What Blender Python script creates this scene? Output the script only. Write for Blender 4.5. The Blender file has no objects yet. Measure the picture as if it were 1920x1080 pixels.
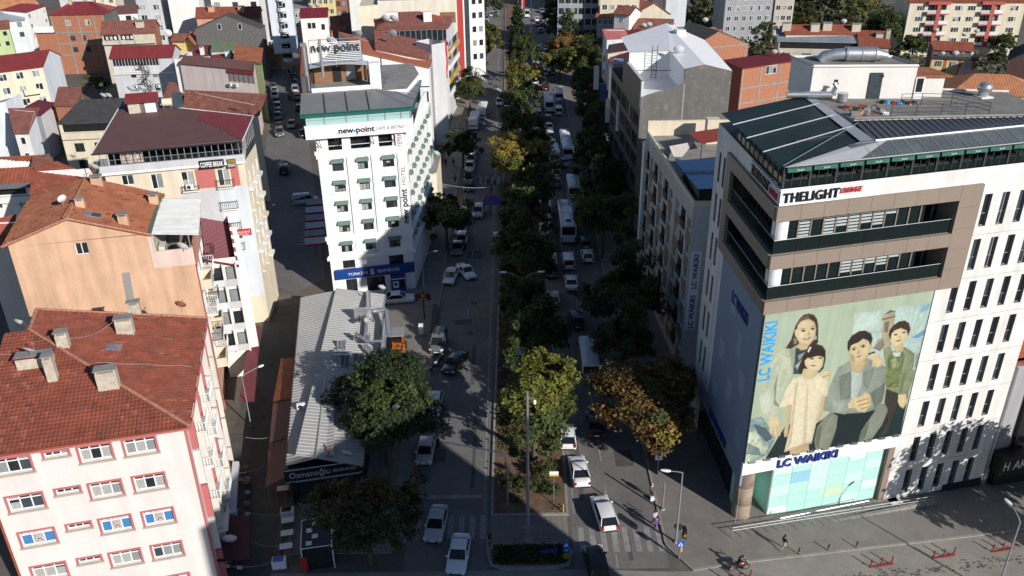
import bpy, math, random
import numpy as np
from mathutils import Vector, Matrix
random.seed(7)
S = bpy.context.scene
COL = S.collection
R = math.radians
# ---------------------------------------------------------------- camera, sky, sun, exposure
FPX, CX, CY, CAMH = 1626.0, 960.0, 540.0, 56.0
_d = Vector(((1003-CX)/FPX, (3686-CY)/FPX, 1.0)).normalized()      # world down seen from the camera
_f = (Vector((0, 0, 1)) - _d*_d.z).normalized()
_r = _d.cross(_f)
ROT = Matrix((_r, _f, -_d))                                         # camera (x right, y down, z forward) -> world
cam = bpy.data.objects.new('camera', bpy.data.cameras.new('camera'))
COL.objects.link(cam)
cam.data.sensor_width = 36.0
cam.data.lens = 36.0*FPX/1920.0
cam.data.clip_start = 1.0
cam.data.clip_end = 4000.0
_m = (ROT @ Matrix(((1, 0, 0), (0, -1, 0), (0, 0, -1)))).to_4x4()
_m.translation = (0, 0, CAMH)
cam.matrix_world = _m
S.camera = cam
SUN_AZ, SUN_EL = 41.5, 25.0      # shadows fall 41.5 deg to the left of straight ahead
W = bpy.data.worlds.new('World'); S.world = W; W.use_nodes = True
_n = W.node_tree.nodes; _bg = _n['Background']
sky = _n.new('ShaderNodeTexSky'); sky.sky_type = 'NISHITA'; sky.sun_disc = False
sky.sun_elevation = R(SUN_EL); sky.sun_rotation = R(180-SUN_AZ)
sky.air_density = 0.9; sky.dust_density = 0.15; sky.ozone_density = 3.5; sky.altitude = 300
W.node_tree.links.new(sky.outputs[0], _bg.inputs[0]); _bg.inputs[1].default_value = 0.08
sun = bpy.data.objects.new('sun', bpy.data.lights.new('sun', 'SUN')); COL.objects.link(sun)
sun.data.energy = 5.0; sun.data.angle = R(0.53); sun.data.color = (1.0, 0.955, 0.90)
SD = Vector((math.sin(R(SUN_AZ))*math.cos(R(SUN_EL)), -math.cos(R(SUN_AZ))*math.cos(R(SUN_EL)), math.sin(R(SUN_EL))))
sun.rotation_euler = SD.to_track_quat('Z', 'Y').to_euler()
sun.location = (60, -60, 90)
vs = S.view_settings
vs.view_transform = 'Standard'; vs.look = 'None'; vs.exposure = 0.15; vs.gamma = 1.0; vs.use_curve_mapping = False
S.cycles.max_bounces = 6; S.cycles.diffuse_bounces = 3; S.cycles.glossy_bounces = 2
S.cycles.transparent_max_bounces = 6; S.cycles.use_denoising = True
def U(px, py, z=0.0):
 """point of the place at height z that the photograph shows at (px, py) of 1920 x 1080"""
 r = ROT @ Vector(((px-CX)/FPX, (py-CY)/FPX, 1.0))
 t = (z-CAMH)/r.z
 return Vector((r.x*t, r.y*t, z))
def PJ(p):
 c = ROT.transposed() @ (Vector(p)-Vector((0, 0, CAMH)))
 return CX+FPX*c.x/c.z, CY+FPX*c.y/c.z
# ---------------------------------------------------------------- materials
MATS = {}
def mat(name, col=(.5, .5, .5), rough=.8, metal=0., var=.12, scale=1.2, bump=0., bscale=20., streak=0., spec=.4, coat=0., dirt=None, stretch=None):
 """procedural surface: two noises move the colour, streak adds rain marks down a wall, dirt blotches"""
 if name in MATS: return MATS[name]
 m = bpy.data.materials.new(name); m.use_nodes = True; MATS[name] = m
 nt = m.node_tree; N = nt.nodes; L = nt.links; bs = N['Principled BSDF']
 bs.inputs['Roughness'].default_value = rough; bs.inputs['Metallic'].default_value = metal
 bs.inputs['Specular IOR Level'].default_value = spec; bs.inputs['Coat Weight'].default_value = coat
 tc = N.new('ShaderNodeTexCoord'); src = tc.outputs['Object']
 c = tuple(col)+(1,)
 cur = None
 def noise(sc, det=4, st=None):
  n = N.new('ShaderNodeTexNoise'); n.inputs['Scale'].default_value = sc; n.inputs['Detail'].default_value = det
  if st:
   mp = N.new('ShaderNodeMapping'); mp.inputs['Scale'].default_value = st; L.new(src, mp.inputs[0]); L.new(mp.outputs[0], n.inputs[0])
  else: L.new(src, n.inputs[0])
  return n.outputs[0]
 def rng(v, a, b, lo=.25, hi=.75):
  r = N.new('ShaderNodeMapRange'); r.inputs[1].default_value = lo; r.inputs[2].default_value = hi
  r.inputs[3].default_value = a; r.inputs[4].default_value = b; L.new(v, r.inputs[0]); return r.outputs[0]
 def mul(a, f):
  x = N.new('ShaderNodeVectorMath'); x.operation = 'SCALE'
  if isinstance(a, tuple): x.inputs[0].default_value = a[:3]
  else: L.new(a, x.inputs[0])
  L.new(f, x.inputs['Scale']); return x.outputs[0]
 cur = c
 if var:
  cur = mul(cur, rng(noise(scale, 5, stretch), 1-var, 1+var))
  cur = mul(cur, rng(noise(scale*9, 3, stretch), 1-var*.5, 1+var*.5))
 if streak:
  cur = mul(cur, rng(noise(1.0, 6, (.9, .9, .1)), 1-streak, 1.0, .3, .6))
 if dirt:
  mx = N.new('ShaderNodeMixRGB'); mx.inputs[2].default_value = tuple(dirt)+(1,)
  L.new(rng(noise(scale*2.3, 6), 0, .8, .55, .75), mx.inputs[0])
  if isinstance(cur, tuple): mx.inputs[1].default_value = cur
  else: L.new(cur, mx.inputs[1])
  cur = mx.outputs[0]
 if isinstance(cur, tuple): bs.inputs['Base Color'].default_value = cur
 else: L.new(cur, bs.inputs['Base Color'])
 if bump:
  b = N.new('ShaderNodeBump'); b.inputs['Strength'].default_value = bump; b.inputs['Distance'].default_value = .05
  L.new(noise(bscale, 4), b.inputs['Height']); L.new(b.outputs[0], bs.inputs['Normal'])
 return m
def plaster(name, col, streak=.14, var=.06): return mat(name, col, .9, var=var, scale=.35, bump=.15, bscale=9, streak=streak)
white = plaster('white_plaster', (.74, .72, .68), .10)
offwhite = plaster('offwhite_plaster', (.62, .58, .52))
cream = plaster('cream_plaster', (.66, .58, .44))
peach = mat('peach_render', (.61, .385, .25), .92, var=.10, scale=.5, bump=.3, bscale=5, streak=.26)
pinkwall = plaster('pale_pink_plaster', (.655, .61, .575), .10, .04)
pinkpale = plaster('pink_plaster', (.64, .50, .45))
beige = plaster('beige_plaster', (.52, .47, .38))
greyw = plaster('grey_plaster', (.33, .33, .34))
ltgrey = plaster('light_grey_plaster', (.52, .52, .53))
bluew = plaster('bluish_white_plaster', (.60, .63, .66))
salmon = plaster('salmon_plaster', (.58, .33, .22))
greenw = plaster('pale_green_plaster', (.42, .50, .26))
yellow = plaster('yellow_plaster', (.66, .54, .22))
rosew = plaster('rose_plaster', (.42, .27, .26))
redw = plaster('red_cladding', (.36, .045, .035), .05)
redtrim = plaster('rose_red_trim', (.44, .135, .13), .08)
concrete = mat('concrete', (.27, .26, .24), .9, var=.15, scale=.8, bump=.2, bscale=14, streak=.2)
dkconc = mat('dark_concrete', (.125, .12, .112), .92, var=.14, scale=.5, bump=.2, bscale=6, streak=.18, dirt=(.2, .185, .165))
stone = mat('dark_stone_rubble', (.13, .125, .12), .95, var=.3, scale=2.5, bump=.6, bscale=8)
tile = mat('red_clay_tile', (.265, .074, .043), .85, var=.30, scale=.9, dirt=(.17, .085, .065))
tile_or = mat('orange_clay_tile', (.325, .118, .058), .85, var=.28, scale=.7)
tile_or2 = mat('bright_orange_tile', (.46, .20, .095), .85, var=.2, scale=.7)
tile_br = mat('brown_clay_tile', (.22, .085, .062), .85, var=.28, scale=.8, dirt=(.13, .07, .06))
tile_pale = mat('pale_replaced_tile', (.33, .115, .07), .85, var=.25, scale=2)
tile_dark = mat('sooty_old_tile', (.18, .062, .042), .85, var=.3, scale=2)
ridge = mat('ridge_tile', (.40, .18, .115), .85, var=.25, scale=3, dirt=(.4, .33, .28))
redmetal = mat('dark_red_metal_roof', (.20, .034, .036), .55, var=.08, scale=.6, streak=.1)
brownmetal = mat('brown_bitumen_roof', (.125, .062, .056), .7, var=.08, scale=.5)
burgundy = mat('burgundy_metal', (.16, .02, .03), .5, var=.08)
greymetal = mat('grey_sheet_metal', (.30, .33, .37), .45, metal=.2, var=.1, scale=.5)
whitemetal = mat('white_sheet_metal', (.60, .60, .58), .5, var=.08, scale=.5, dirt=(.42, .40, .36))
silverroof = mat('weathered_silver_sheet', (.40, .395, .38), .55, metal=.1, var=.10, scale=.35)
galv = mat('galvanised_metal', (.52, .53, .55), .35, metal=.75, var=.12, scale=3)
steel = mat('grey_painted_steel', (.30, .31, .32), .5, metal=.3, var=.06)
darkmetal = mat('dark_grey_metal', (.035, .035, .038), .5, var=.1)
black = mat('black_paint', (.012, .012, .013), .5, var=.1)
rust = mat('rusty_sheet', (.27, .075, .03), .8, var=.3, scale=1.5, dirt=(.12, .05, .03))
darkroof = mat('dark_bitumen', (.06, .057, .055), .9, var=.25, scale=1)
greenroof = mat('green_sheet', (.10, .28, .12), .6, var=.08)
slate = mat('grey_roof_sheet', (.17, .175, .18), .5, var=.1, scale=.4)
brick = mat('hollow_brick', (.36, .150, .085), .9, var=.3, scale=3, bump=.3, bscale=14)
pvc = mat('white_pvc', (.78, .78, .77), .45, var=.03)
dkpvc = mat('dark_window_frame', (.045, .045, .05), .45, var=.05)
glass = mat('dark_window_glass', (.02, .024, .028), .06, var=.3, scale=.6, spec=.6)
glass2 = mat('blue_window_glass', (.045, .06, .07), .08, var=.3, scale=.5, spec=.6)
curt = mat('net_curtain_behind_glass', (.34, .34, .32), .35, var=.22, scale=5, stretch=(3, 3, .4), coat=.5)
curt2 = mat('drape_behind_glass', (.22, .24, .24), .35, var=.3, scale=4, stretch=(4, 4, .3), coat=.5)
chimney_m = mat('chimney_render', (.48, .41, .33), .95, var=.2, scale=2, dirt=(.3, .22, .16))
dishm = mat('satellite_dish_white', (.68, .69, .69), .4, var=.06)
wood = mat('weathered_wood', (.23, .12, .06), .8, var=.2, scale=2)
GL = [glass, glass, curt, curt2, glass2]
# ---------------------------------------------------------------- mesh builder
class B:
 def __init__(s): s.v = []; s.f = []; s.i = []; s.m = []; s.T = None; s.sm = set()
 def T_(s, p): return p if s.T is None else tuple(s.T @ Vector(p))
 def mi(s, m):
  if m not in s.m: s.m.append(m)
  return s.m.index(m)
 def poly(s, pts, m):
  k = len(s.v); s.v += [s.T_(p) for p in pts]; s.f.append(tuple(range(k, k+len(pts)))); s.i.append(s.mi(m))
 def grid(s, rows, m, smooth=False, close=False):
  k = len(s.v); n = len(rows[0]); q = s.mi(m)
  for r in rows: s.v += [s.T_(p) for p in r]
  for a in range(len(rows)-1):
   for b in range(n if close else n-1):
    c = (b+1) % n
    if smooth: s.sm.add(len(s.f))
    s.f.append((k+a*n+b, k+a*n+c, k+a*n+n+c, k+a*n+n+b)); s.i.append(q)
 def box(s, x0, y0, z0, x1, y1, z1, m, skip=''):
  p = [(x0, y0, z0), (x1, y0, z0), (x1, y1, z0), (x0, y1, z0), (x0, y0, z1), (x1, y0, z1), (x1, y1, z1), (x0, y1, z1)]
  k = len(s.v); s.v += [s.T_(a) for a in p]; q = s.mi(m)
  for c, f in (('b', (3, 2, 1, 0)), ('t', (4, 5, 6, 7)), ('f', (0, 1, 5, 4)), ('r', (1, 2, 6, 5)), ('k', (2, 3, 7, 6)), ('l', (3, 0, 4, 7))):
   if c not in skip: s.f.append(tuple(k+j for j in f)); s.i.append(q)
 def prism(s, pts, z0, z1, m, top=None):
  n = len(pts)
  f = (lambda p, z: (p[0], p[1], z))
  s.poly([f(p, z1) for p in pts], top or m); s.poly([f(p, z0) for p in reversed(pts)], m)
  for i in range(n):
   a, b = pts[i], pts[(i+1) % n]
   s.poly([f(a, z0), f(b, z0), f(b, z1), f(a, z1)], m)
 def tube(s, pts, r, m, n=8, cap=True):
  pts = [Vector(p) for p in pts]; rr = r if isinstance(r, (list, tuple)) else [r]*len(pts)
  rows = []
  for i, p in enumerate(pts):
   t = (pts[min(i+1, len(pts)-1)]-pts[max(i-1, 0)]).normalized()
   a = t.cross(Vector((0, 0, 1)) if abs(t.z) < .9 else Vector((1, 0, 0))).normalized(); b = t.cross(a)
   rows.append([tuple(p+(a*math.cos(2*math.pi*k/n)+b*math.sin(2*math.pi*k/n))*rr[i]) for k in range(n)])
  s.grid(rows, m, n > 5, True)
  if cap: s.poly(rows[0], m); s.poly(list(reversed(rows[-1])), m)
 def lathe(s, prof, m, c=(0, 0, 0), n=16, ax=None):
  q = (ax or Vector((0, 0, 1))).to_track_quat('Z', 'Y').to_matrix()
  rows = [[tuple(Vector(c)+q @ Vector((r*math.cos(2*math.pi*k/n), r*math.sin(2*math.pi*k/n), z))) for k in range(n)] for r, z in prof]
  s.grid(rows, m, True, True)
 def mesh(s, name):
  me = bpy.data.meshes.new(name); me.from_pydata(s.v, [], s.f)
  for m in s.m: me.materials.append(m)
  me.polygons.foreach_set('material_index', s.i)
  if s.sm:
   a = np.zeros(len(s.f), bool); a[list(s.sm)] = True; me.polygons.foreach_set('use_smooth', a)
  me.update(); return me
 def build(s, name, parent=None, loc=None, rz=0, **kw): return ob(name, s.mesh(name), parent, loc, rz, **kw)
def ob(name, data, parent=None, loc=None, rz=0, label=None, cat=None, group=None, kind=None):
 o = bpy.data.objects.new(name, data); COL.objects.link(o)
 if parent: o.parent = parent
 if loc is not None: o.location = loc
 if rz: o.rotation_euler = (0, 0, rz)
 return tag(o, label, cat, group, kind)
def tag(o, label=None, cat=None, group=None, kind=None):
 if label: o['label'] = label
 if cat: o['category'] = cat
 if group: o['group'] = group
 if kind: o['kind'] = kind
 return o
def thing(name, label, cat, loc=(0, 0, 0), rz=0, group=None):
 o = ob(name, None, None, loc, rz, label, cat, group); o.empty_display_size = .3; return o
def copy_tree(o, parent=None, depth=0):
 c = o.copy(); COL.objects.link(c)
 if parent: c.parent = parent
 for ch in KIDS.get(o.name) or list(o.children): copy_tree(ch, c)
 return c
KIDS = {}
def text_mesh(txt, size, depth, m, bold=0., shear=0., space=1., fit=None, align='CENTER'):
 cu = bpy.data.curves.new('lettering', 'FONT'); cu.body = txt; cu.size = size; cu.extrude = depth; cu.offset = bold
 cu.shear = shear; cu.space_character = space; cu.align_x = align; cu.align_y = 'CENTER'; cu.resolution_u = 3
 t = bpy.data.objects.new('lettering', cu); COL.objects.link(t)
 bpy.context.view_layer.update()
 me = bpy.data.meshes.new_from_object(t.evaluated_get(bpy.context.evaluated_depsgraph_get()))
 bpy.data.objects.remove(t)
 me.materials.clear(); me.materials.append(m)
 if fit:
  n = len(me.vertices); a = np.empty(n*3); me.vertices.foreach_get('co', a); a = a.reshape(-1, 3)
  w = max(1e-4, np.ptp(a[:, 0])); h = max(1e-4, np.ptp(a[:, 1]))
  a[:, 0] = (a[:, 0]-a[:, 0].min()-w/2)*fit[0]/w; a[:, 1] = (a[:, 1]-a[:, 1].min()-h/2)*fit[1]/h
  me.vertices.foreach_set('co', a.ravel()); me.update()
 return me
def sign_text(parent, txt, c, xdir, w, h, m, depth=.03, name='lettering', bold=0., shear=0., up=Vector((0, 0, 1)), space=1.):
 """flat or raised letters centred at c, running along xdir on an upright surface"""
 me = text_mesh(txt, 1, depth/2/max(h, .01)*1.0, m, bold, shear, space, (w, h))
 n = len(me.vertices); a = np.empty(n*3); me.vertices.foreach_get('co', a); a = a.reshape(-1, 3)
 a[:, 2] *= depth/max(1e-5, np.ptp(a[:, 2])); me.vertices.foreach_set('co', a.ravel())
 o = ob(name, me, parent)
 x = Vector(xdir).normalized(); y = Vector(up).normalized(); z = x.cross(y)
 M = Matrix((x, y, z)).transposed().to_4x4(); M.translation = Vector(c); o.matrix_local = M
 return o
# ---------------------------------------------------------------- windows, walls, roofs, houses
WK = dict(                       # frame material, leaves, transom share, bar width
 w1=(pvc, 1, 0, .07), w2=(pvc, 2, 0, .07), w3=(pvc, 3, 0, .07), w3t=(pvc, 3, .26, .075), w2t=(pvc, 2, .28, .07),
 d1=(dkpvc, 1, 0, .06), d2=(dkpvc, 2, 0, .06), d3=(dkpvc, 3, 0, .06), d4=(dkpvc, 4, 0, .06), d6=(dkpvc, 6, 0, .06),
 h2=(dkpvc, 3, .38, .05), slit=(mat('aluminium_frame', (.20, .20, .195), .5), 1, .62, .075), band=(steel, 8, 0, .09), shop=(darkmetal, 5, .2, .08))
_wm, _pm = {}, {}
def win_mesh(kind, w, h, y, sill):
 k = (kind, round(w, 2), round(h, 2), y, sill)
 if k not in _wm:
  fm, n, tr, fw = WK[kind]; b = B(); y0, y1 = y-.07, y+.02
  b.box(0, y0, 0, fw, y1, h, fm); b.box(w-fw, y0, 0, w, y1, h, fm)
  b.box(fw, y0, 0, w-fw, y1, fw, fm); b.box(fw, y0, h-fw, w-fw, y1, h, fm)
  for i in range(1, n): x = w*i/n; b.box(x-fw*.55, y0+.004, fw, x+fw*.55, y1, h-fw, fm)
  if tr: b.box(fw, y0+.008, h*(1-tr)-fw*.5, w-fw, y1, h*(1-tr)+fw*.5, fm)
  if sill: b.box(-.06, -.1, -.07, w+.06, y+.01, -.005, sill)
  _wm[k] = b.mesh('window')
 return _wm[k]
_prnd = random.Random(11)
def pane_mesh(w, h, y, m, kind='w1'):
 fm, n, tr, fw = WK[kind]; v = _prnd.randint(0, 5) if n > 1 or tr else 0; k = (round(w, 2), round(h, 2), y, m.name, kind, v)
 if k not in _pm:
  b = B(); rg = random.Random(str(k)); zt = h*(1-tr) if tr else h; n2 = max(1, n)
  for i in range(n2):
   mm = m if rg.random() < .6 else rg.choice([glass, curt, curt2, glass2] if m in (curt, curt2) else [glass, glass, curt2, glass2]) if m in GL else m
   x0, x1 = max(.04, w*i/n2), min(w-.04, w*(i+1)/n2); q = lambda a, c, mt: b.poly([(x0, y-.02, a), (x1, y-.02, a), (x1, y-.02, c), (x0, y-.02, c)], mt)
   cut = zt*rg.uniform(.45, .8) if mm in (curt, curt2) and rg.random() < .45 else .04     # curtain stops short or blind half down
   if cut > .1: q(.04, cut, glass if rg.random() < .5 else mm); q(cut, zt, mm if rg.random() < .6 else glass)
   else: q(.04, zt, mm)
   if tr: q(zt, h-.04, rg.choice([glass, glass, glass2, m]))
  _pm[k] = b.mesh('pane')
 return _pm[k]
def holes_wall(b, L, z0, z1, holes, m, rev, rm=None):
 """upright wall in the builder's frame (x along, y inwards) with real openings and reveals"""
 xs = sorted({0, L, *[v for h in holes for v in (max(0, h[0]), min(L, h[2]))]}); zs = sorted({z0, z1, *[min(z1, max(z0, v)) for h in holes for v in (h[1], h[3])]})
 inh = lambda x, z: any(h[0] < x < h[2] and h[1] < z < h[3] for h in holes)
 for j in range(len(zs)-1):
  i = 0
  while i < len(xs)-1:
   zc = (zs[j]+zs[j+1])/2
   if inh((xs[i]+xs[i+1])/2, zc): i += 1; continue
   e = i
   while e+1 < len(xs)-1 and not inh((xs[e+1]+xs[e+2])/2, zc): e += 1
   b.poly([(xs[i], 0, zs[j]), (xs[e+1], 0, zs[j]), (xs[e+1], 0, zs[j+1]), (xs[i], 0, zs[j+1])], m); i = e+1
 if rev:
  rm = rm or m
  for x0, a0, x1, a1 in holes:
   b.poly([(x0, 0, a0), (x0, rev, a0), (x0, rev, a1), (x0, 0, a1)], rm); b.poly([(x1, rev, a0), (x1, 0, a0), (x1, 0, a1), (x1, rev, a1)], rm)
   b.poly([(x0, 0, a1), (x0, rev, a1), (x1, rev, a1), (x1, 0, a1)], rm); b.poly([(x0, rev, a0), (x0, 0, a0), (x1, 0, a0), (x1, rev, a0)], rm)
PR_TILE = ((0, 0), (.25, .8), (.5, 1), (.75, .8))
PR_RIB = ((0, 0), (.78, 0), (.84, 1), (.94, 1))
PR_WAVE = ((0, 0), (.5, 1))
def roofplane(b, A, Bp, Cp, Dp, m, pitch=.5, course=.45, hc=.05, ht=.045, prof=PR_TILE, thick=.14, under=None, jit=0.):
 A, Bp, Cp, Dp = map(Vector, (A, Bp, Cp, Dp)); u = (Bp-A).normalized()
 w = ((Dp-A) if (Dp-A).length > .01 else (Cp-A)); v = (w-u*w.dot(u)).normalized(); n = u.cross(v)
 V = max((Dp-A).dot(v), (Cp-A).dot(v)); du, dv = (Dp-A).dot(u), (Dp-A).dot(v); cu = (Cp-A).dot(u); bu = (Bp-A).dot(u)
 lo = lambda t: du*t/V; hi = lambda t: bu+(cu-bu)*t/V
 umin, umax = min(0, du), max(bu, cu); k0, k1 = math.floor(umin/pitch), math.ceil(umax/pitch)
 us = [((k+f)*pitch, h*hc) for k in range(k0, k1) for f, h in prof]
 if not prof: us = [(umin, 0), (umax, 0)]
 nc = max(1, round(V/course)) if course else 1; rows = []
 rnd = random.Random(3)
 for j in range(nc):
  for t, e in ((V*j/nc, ht), (V*(j+1)/nc, 0.)):
   l, h = lo(t), hi(t)
   rows.append([tuple(A+u*min(max(x, l), h)+v*t+n*(e+z+(rnd.uniform(-jit, jit) if jit else 0))) for x, z in us]+[tuple(A+u*h+v*t+n*e)])
 k0 = len(b.f); b.grid(rows, m)
 if jit:
  pa, pd = b.mi(tile_pale), b.mi(tile_dark); npf = len(prof); nu = len(us)
  for f in range(k0, len(b.f)):
   r_, c_ = divmod(f-k0, nu); h = hash((r_//2, c_//npf, 7)) % 1000; p_ = 40+60*math.sin(r_*.35+c_*.02)+60*math.sin(c_*.06)
   if h < p_*.55: b.i[f] = pa
   elif h > 1000-p_*.7: b.i[f] = pd
 q = [p-Vector((0, 0, thick)) for p in (A, Bp, Cp, Dp)]; um = under or m
 b.poly([tuple(p) for p in reversed(q)], um)
 P = (A, Bp, Cp, Dp)
 for i in (0, 1, 3): b.poly([tuple(q[i]), tuple(q[(i+1) % 4]), tuple(P[(i+1) % 4]+n*.03), tuple(P[i]+n*.03)], um)
class House:
 def __init__(s, name, label, O, ang, Wd, D, H, wm, cat='house', group=None, skew=90., trap=None, z0=-1.5, mats=None):
  s.r = thing(name, label, cat, (O[0], O[1], 0), R(ang), group); s.H = H; s.wm = wm; s.z0 = z0
  a = R(skew-0) if skew != 90. else R(90.); bx, by = D*math.cos(a), D*math.sin(a)
  s.q = [Vector((0, 0, 0)), Vector((Wd, 0, 0)), Vector((Wd+bx, by, 0)), Vector((bx, by, 0))]
  if trap: s.q = [Vector((p[0], p[1], 0)) for p in trap]
  s.mats = mats or {}; s.holes = {0: [], 1: [], 2: [], 3: []}; s.planes = []; s.extra = []; s.rev = 0; s.top = {}
 FI = dict(front=0, right=1, back=2, left=3)
 def face(s, f):
  i = s.FI[f]; a, b = s.q[i], s.q[(i+1) % 4]; return a, b, (b-a).length, math.atan2(b.y-a.y, b.x-a.x)
 def wp(s, f, x, y, z):
  a, b, L, t = s.face(f); return Vector((a.x+x*math.cos(t)-y*math.sin(t), a.y+x*math.sin(t)+y*math.cos(t), z))
 def fm(s, f):
  a, b, L, t = s.face(f); m = Matrix.Rotation(t, 4, 'Z'); m.translation = a; return m
 def win(s, f, x, z, w, h, kind='w2', gl=None, rev=None, sill=None, pane=True, label=None):
  rev = s.rev if rev is None else rev; t = s.face(f)[3]
  if rev: s.holes[s.FI[f]].append((x, z, x+w, z+h))
  y = rev if rev else 0.
  o = ob('window', win_mesh(kind, w, h, y, sill), s.r, s.wp(f, x, 0, z), t, label)
  if pane:
   g = gl or random.choice(GL); ob('pane', pane_mesh(w, h, y, g, kind), o)
  return o
 def grid(s, f, n, rows, w=1.3, h=1.4, kind='w2', m0=.8, m1=None, skip=(), rev=None, gl=None, sill=None, kinds=None):
  L = s.face(f)[2]; m1 = m0 if m1 is None else m1
  for j, z in enumerate(rows):
   for i in range(n):
    if (i, j) in skip: continue
    x = m0+(L-m0-m1-w)*(i/(n-1) if n > 1 else .5)
    s.win(f, x, z, w, h, (kinds[i] if kinds else kind), gl, rev, sill)
 def bld(s, name, b, f=None, parent=None, **k):
  return b.build(name, parent or s.r, **k)
 def finish(s):
  b = B()
  for f, i in s.FI.items():
   a, c, L, t = s.face(f); b.T = s.fm(f); m = s.mats.get(f, s.wm)
   if m is None: continue
   holes_wall(b, L, s.z0, s.top.get(f, s.H), s.holes[i], m, s.rev or .12)
  b.T = None
  for pts, m in s.extra: b.poly(pts, m)
  s.wall = b.build('wall', s.r); return s
 def roof(s, kind, rise, m, over=.4, under=None, prof=PR_TILE, pitch=.5, course=.45, hc=.05, ht=.045, gm=None, inset=None, ridge_m=None, frac=.5, stuff=True):
  q = s.q; H = s.H; c = (q[0]+q[1]+q[2]+q[3])/4; b = B(); s.rk = kind
  gm = gm or s.wm; kw = dict(prof=prof, pitch=pitch, course=course, hc=hc, ht=ht, under=under)
  Z = lambda p, z: Vector((p.x, p.y, z)); lines = []
  ux = (q[1]-q[0]).normalized(); uy = (q[3]-q[0]).normalized()
  e = [q[0]-ux*over-uy*over, q[1]+ux*over-uy*over, q[2]+ux*over+uy*over, q[3]-ux*over+uy*over]
  Wd = (q[1]-q[0]).length; D = (q[3]-q[0]).length
  pl = []
  if kind == 'gx':
   sl = rise/(D*frac); zl = H-sl*over; zb = H-(rise/(D*(1-frac)))*over
   rl, rr = e[0].lerp(e[3], (D*frac+over)/(D+2*over)), e[1].lerp(e[2], (D*frac+over)/(D+2*over)); zt = H+rise
   pl = [(Z(e[0], zl), Z(e[1], zl), Z(rr, zt), Z(rl, zt)), (Z(e[2], zb), Z(e[3], zb), Z(rl, zt), Z(rr, zt))]
   wl, wr = q[0].lerp(q[3], frac), q[1].lerp(q[2], frac)
   s.extra += [([q[1].to_tuple()[:2]+(H,), q[2].to_tuple()[:2]+(H,), (wr.x, wr.y, zt)], s.mats.get('right', gm)), ([q[3].to_tuple()[:2]+(H,), q[0].to_tuple()[:2]+(H,), (wl.x, wl.y, zt)], s.mats.get('left', gm))]
   lines = [(Z(rl, zt), Z(rr, zt))]
  elif kind == 'gy':
   sl = rise/(Wd*frac); zl = H-sl*over; zr = H-rise/(Wd*(1-frac))*over
   tf = (Wd*frac+over)/(Wd+2*over); rf, rb = e[0].lerp(e[1], tf), e[3].lerp(e[2], tf); zt = H+rise
   pl = [(Z(e[3], zl), Z(e[0], zl), Z(rf, zt), Z(rb, zt)), (Z(e[1], zr), Z(e[2], zr), Z(rb, zt), Z(rf, zt))]
   wf, wb = q[0].lerp(q[1], frac), q[3].lerp(q[2], frac)
   s.extra += [([q[0].to_tuple()[:2]+(H,), q[1].to_tuple()[:2]+(H,), (wf.x, wf.y, zt)], s.mats.get('front', gm)), ([q[2].to_tuple()[:2]+(H,), q[3].to_tuple()[:2]+(H,), (wb.x, wb.y, zt)], gm)]
   lines = [(Z(rf, zt), Z(rb, zt))]
  elif kind == 'hip':
   h2 = min(Wd, D)/2+over; ins = inset if inset is not None else h2
   sl = rise/h2; zl = H-sl*over; zt = H+rise
   if Wd >= D: rl, rr = e[0].lerp(e[3], .5)+ux*ins, e[1].lerp(e[2], .5)-ux*ins
   else: rl = rr = None
   if rl:
    a, bb = Z(rl, zt), Z(rr, zt)
    pl = [(Z(e[0], zl), Z(e[1], zl), bb, a), (Z(e[1], zl), Z(e[2], zl), bb, bb), (Z(e[2], zl), Z(e[3], zl), a, bb), (Z(e[3], zl), Z(e[0], zl), a, a)]
    lines = [(a, bb), (Z(e[0], zl), a), (Z(e[1], zl), bb), (Z(e[2], zl), bb), (Z(e[3], zl), a)]
   else:
    a, bb = Z(e[0].lerp(e[1], .5)+uy*ins, zt), Z(e[3].lerp(e[2], .5)-uy*ins, zt)
    pl = [(Z(e[0], zl), Z(e[1], zl), a, a), (Z(e[1], zl), Z(e[2], zl), bb, a), (Z(e[2], zl), Z(e[3], zl), bb, bb), (Z(e[3], zl), Z(e[0], zl), a, bb)]
    lines = [(a, bb), (Z(e[0], zl), a), (Z(e[1], zl), a), (Z(e[2], zl), bb), (Z(e[3], zl), bb)]
  elif kind in ('shed', 'shedr', 'shedl'):
   k = dict(shed=0, shedr=1, shedl=3)[kind]; ee = e[k:]+e[:k]; qq = q[k:]+q[:k]; run = (qq[3]-qq[0]).length; sl = rise/run
   zl, zt = H-sl*over, H+rise+sl*over
   pl = [(Z(ee[0], zl), Z(ee[1], zl), Z(ee[2], zt), Z(ee[3], zt))]
   t = lambda p, z: (p.x, p.y, z); fn = ['front', 'right', 'back', 'left']; M_ = lambda j: s.mats.get(fn[(k+j) % 4], gm)
   s.extra += [([t(qq[1], H), t(qq[2], H), t(qq[2], H+rise)], M_(1)), ([t(qq[3], H), t(qq[0], H), t(qq[3], H+rise)], M_(3)), ([t(qq[2], H), t(qq[3], H), t(qq[3], H+rise), t(qq[2], H+rise)], M_(2))]
  elif kind == 'flat':
   p = rise; th = .22
   b.poly([t.to_tuple()[:2]+(H-.02,) for t in q], m)
   i_ = [q[0]+ux*th+uy*th, q[1]-ux*th+uy*th, q[2]-ux*th-uy*th, q[3]+ux*th-uy*th]
   b2 = B()
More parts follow.
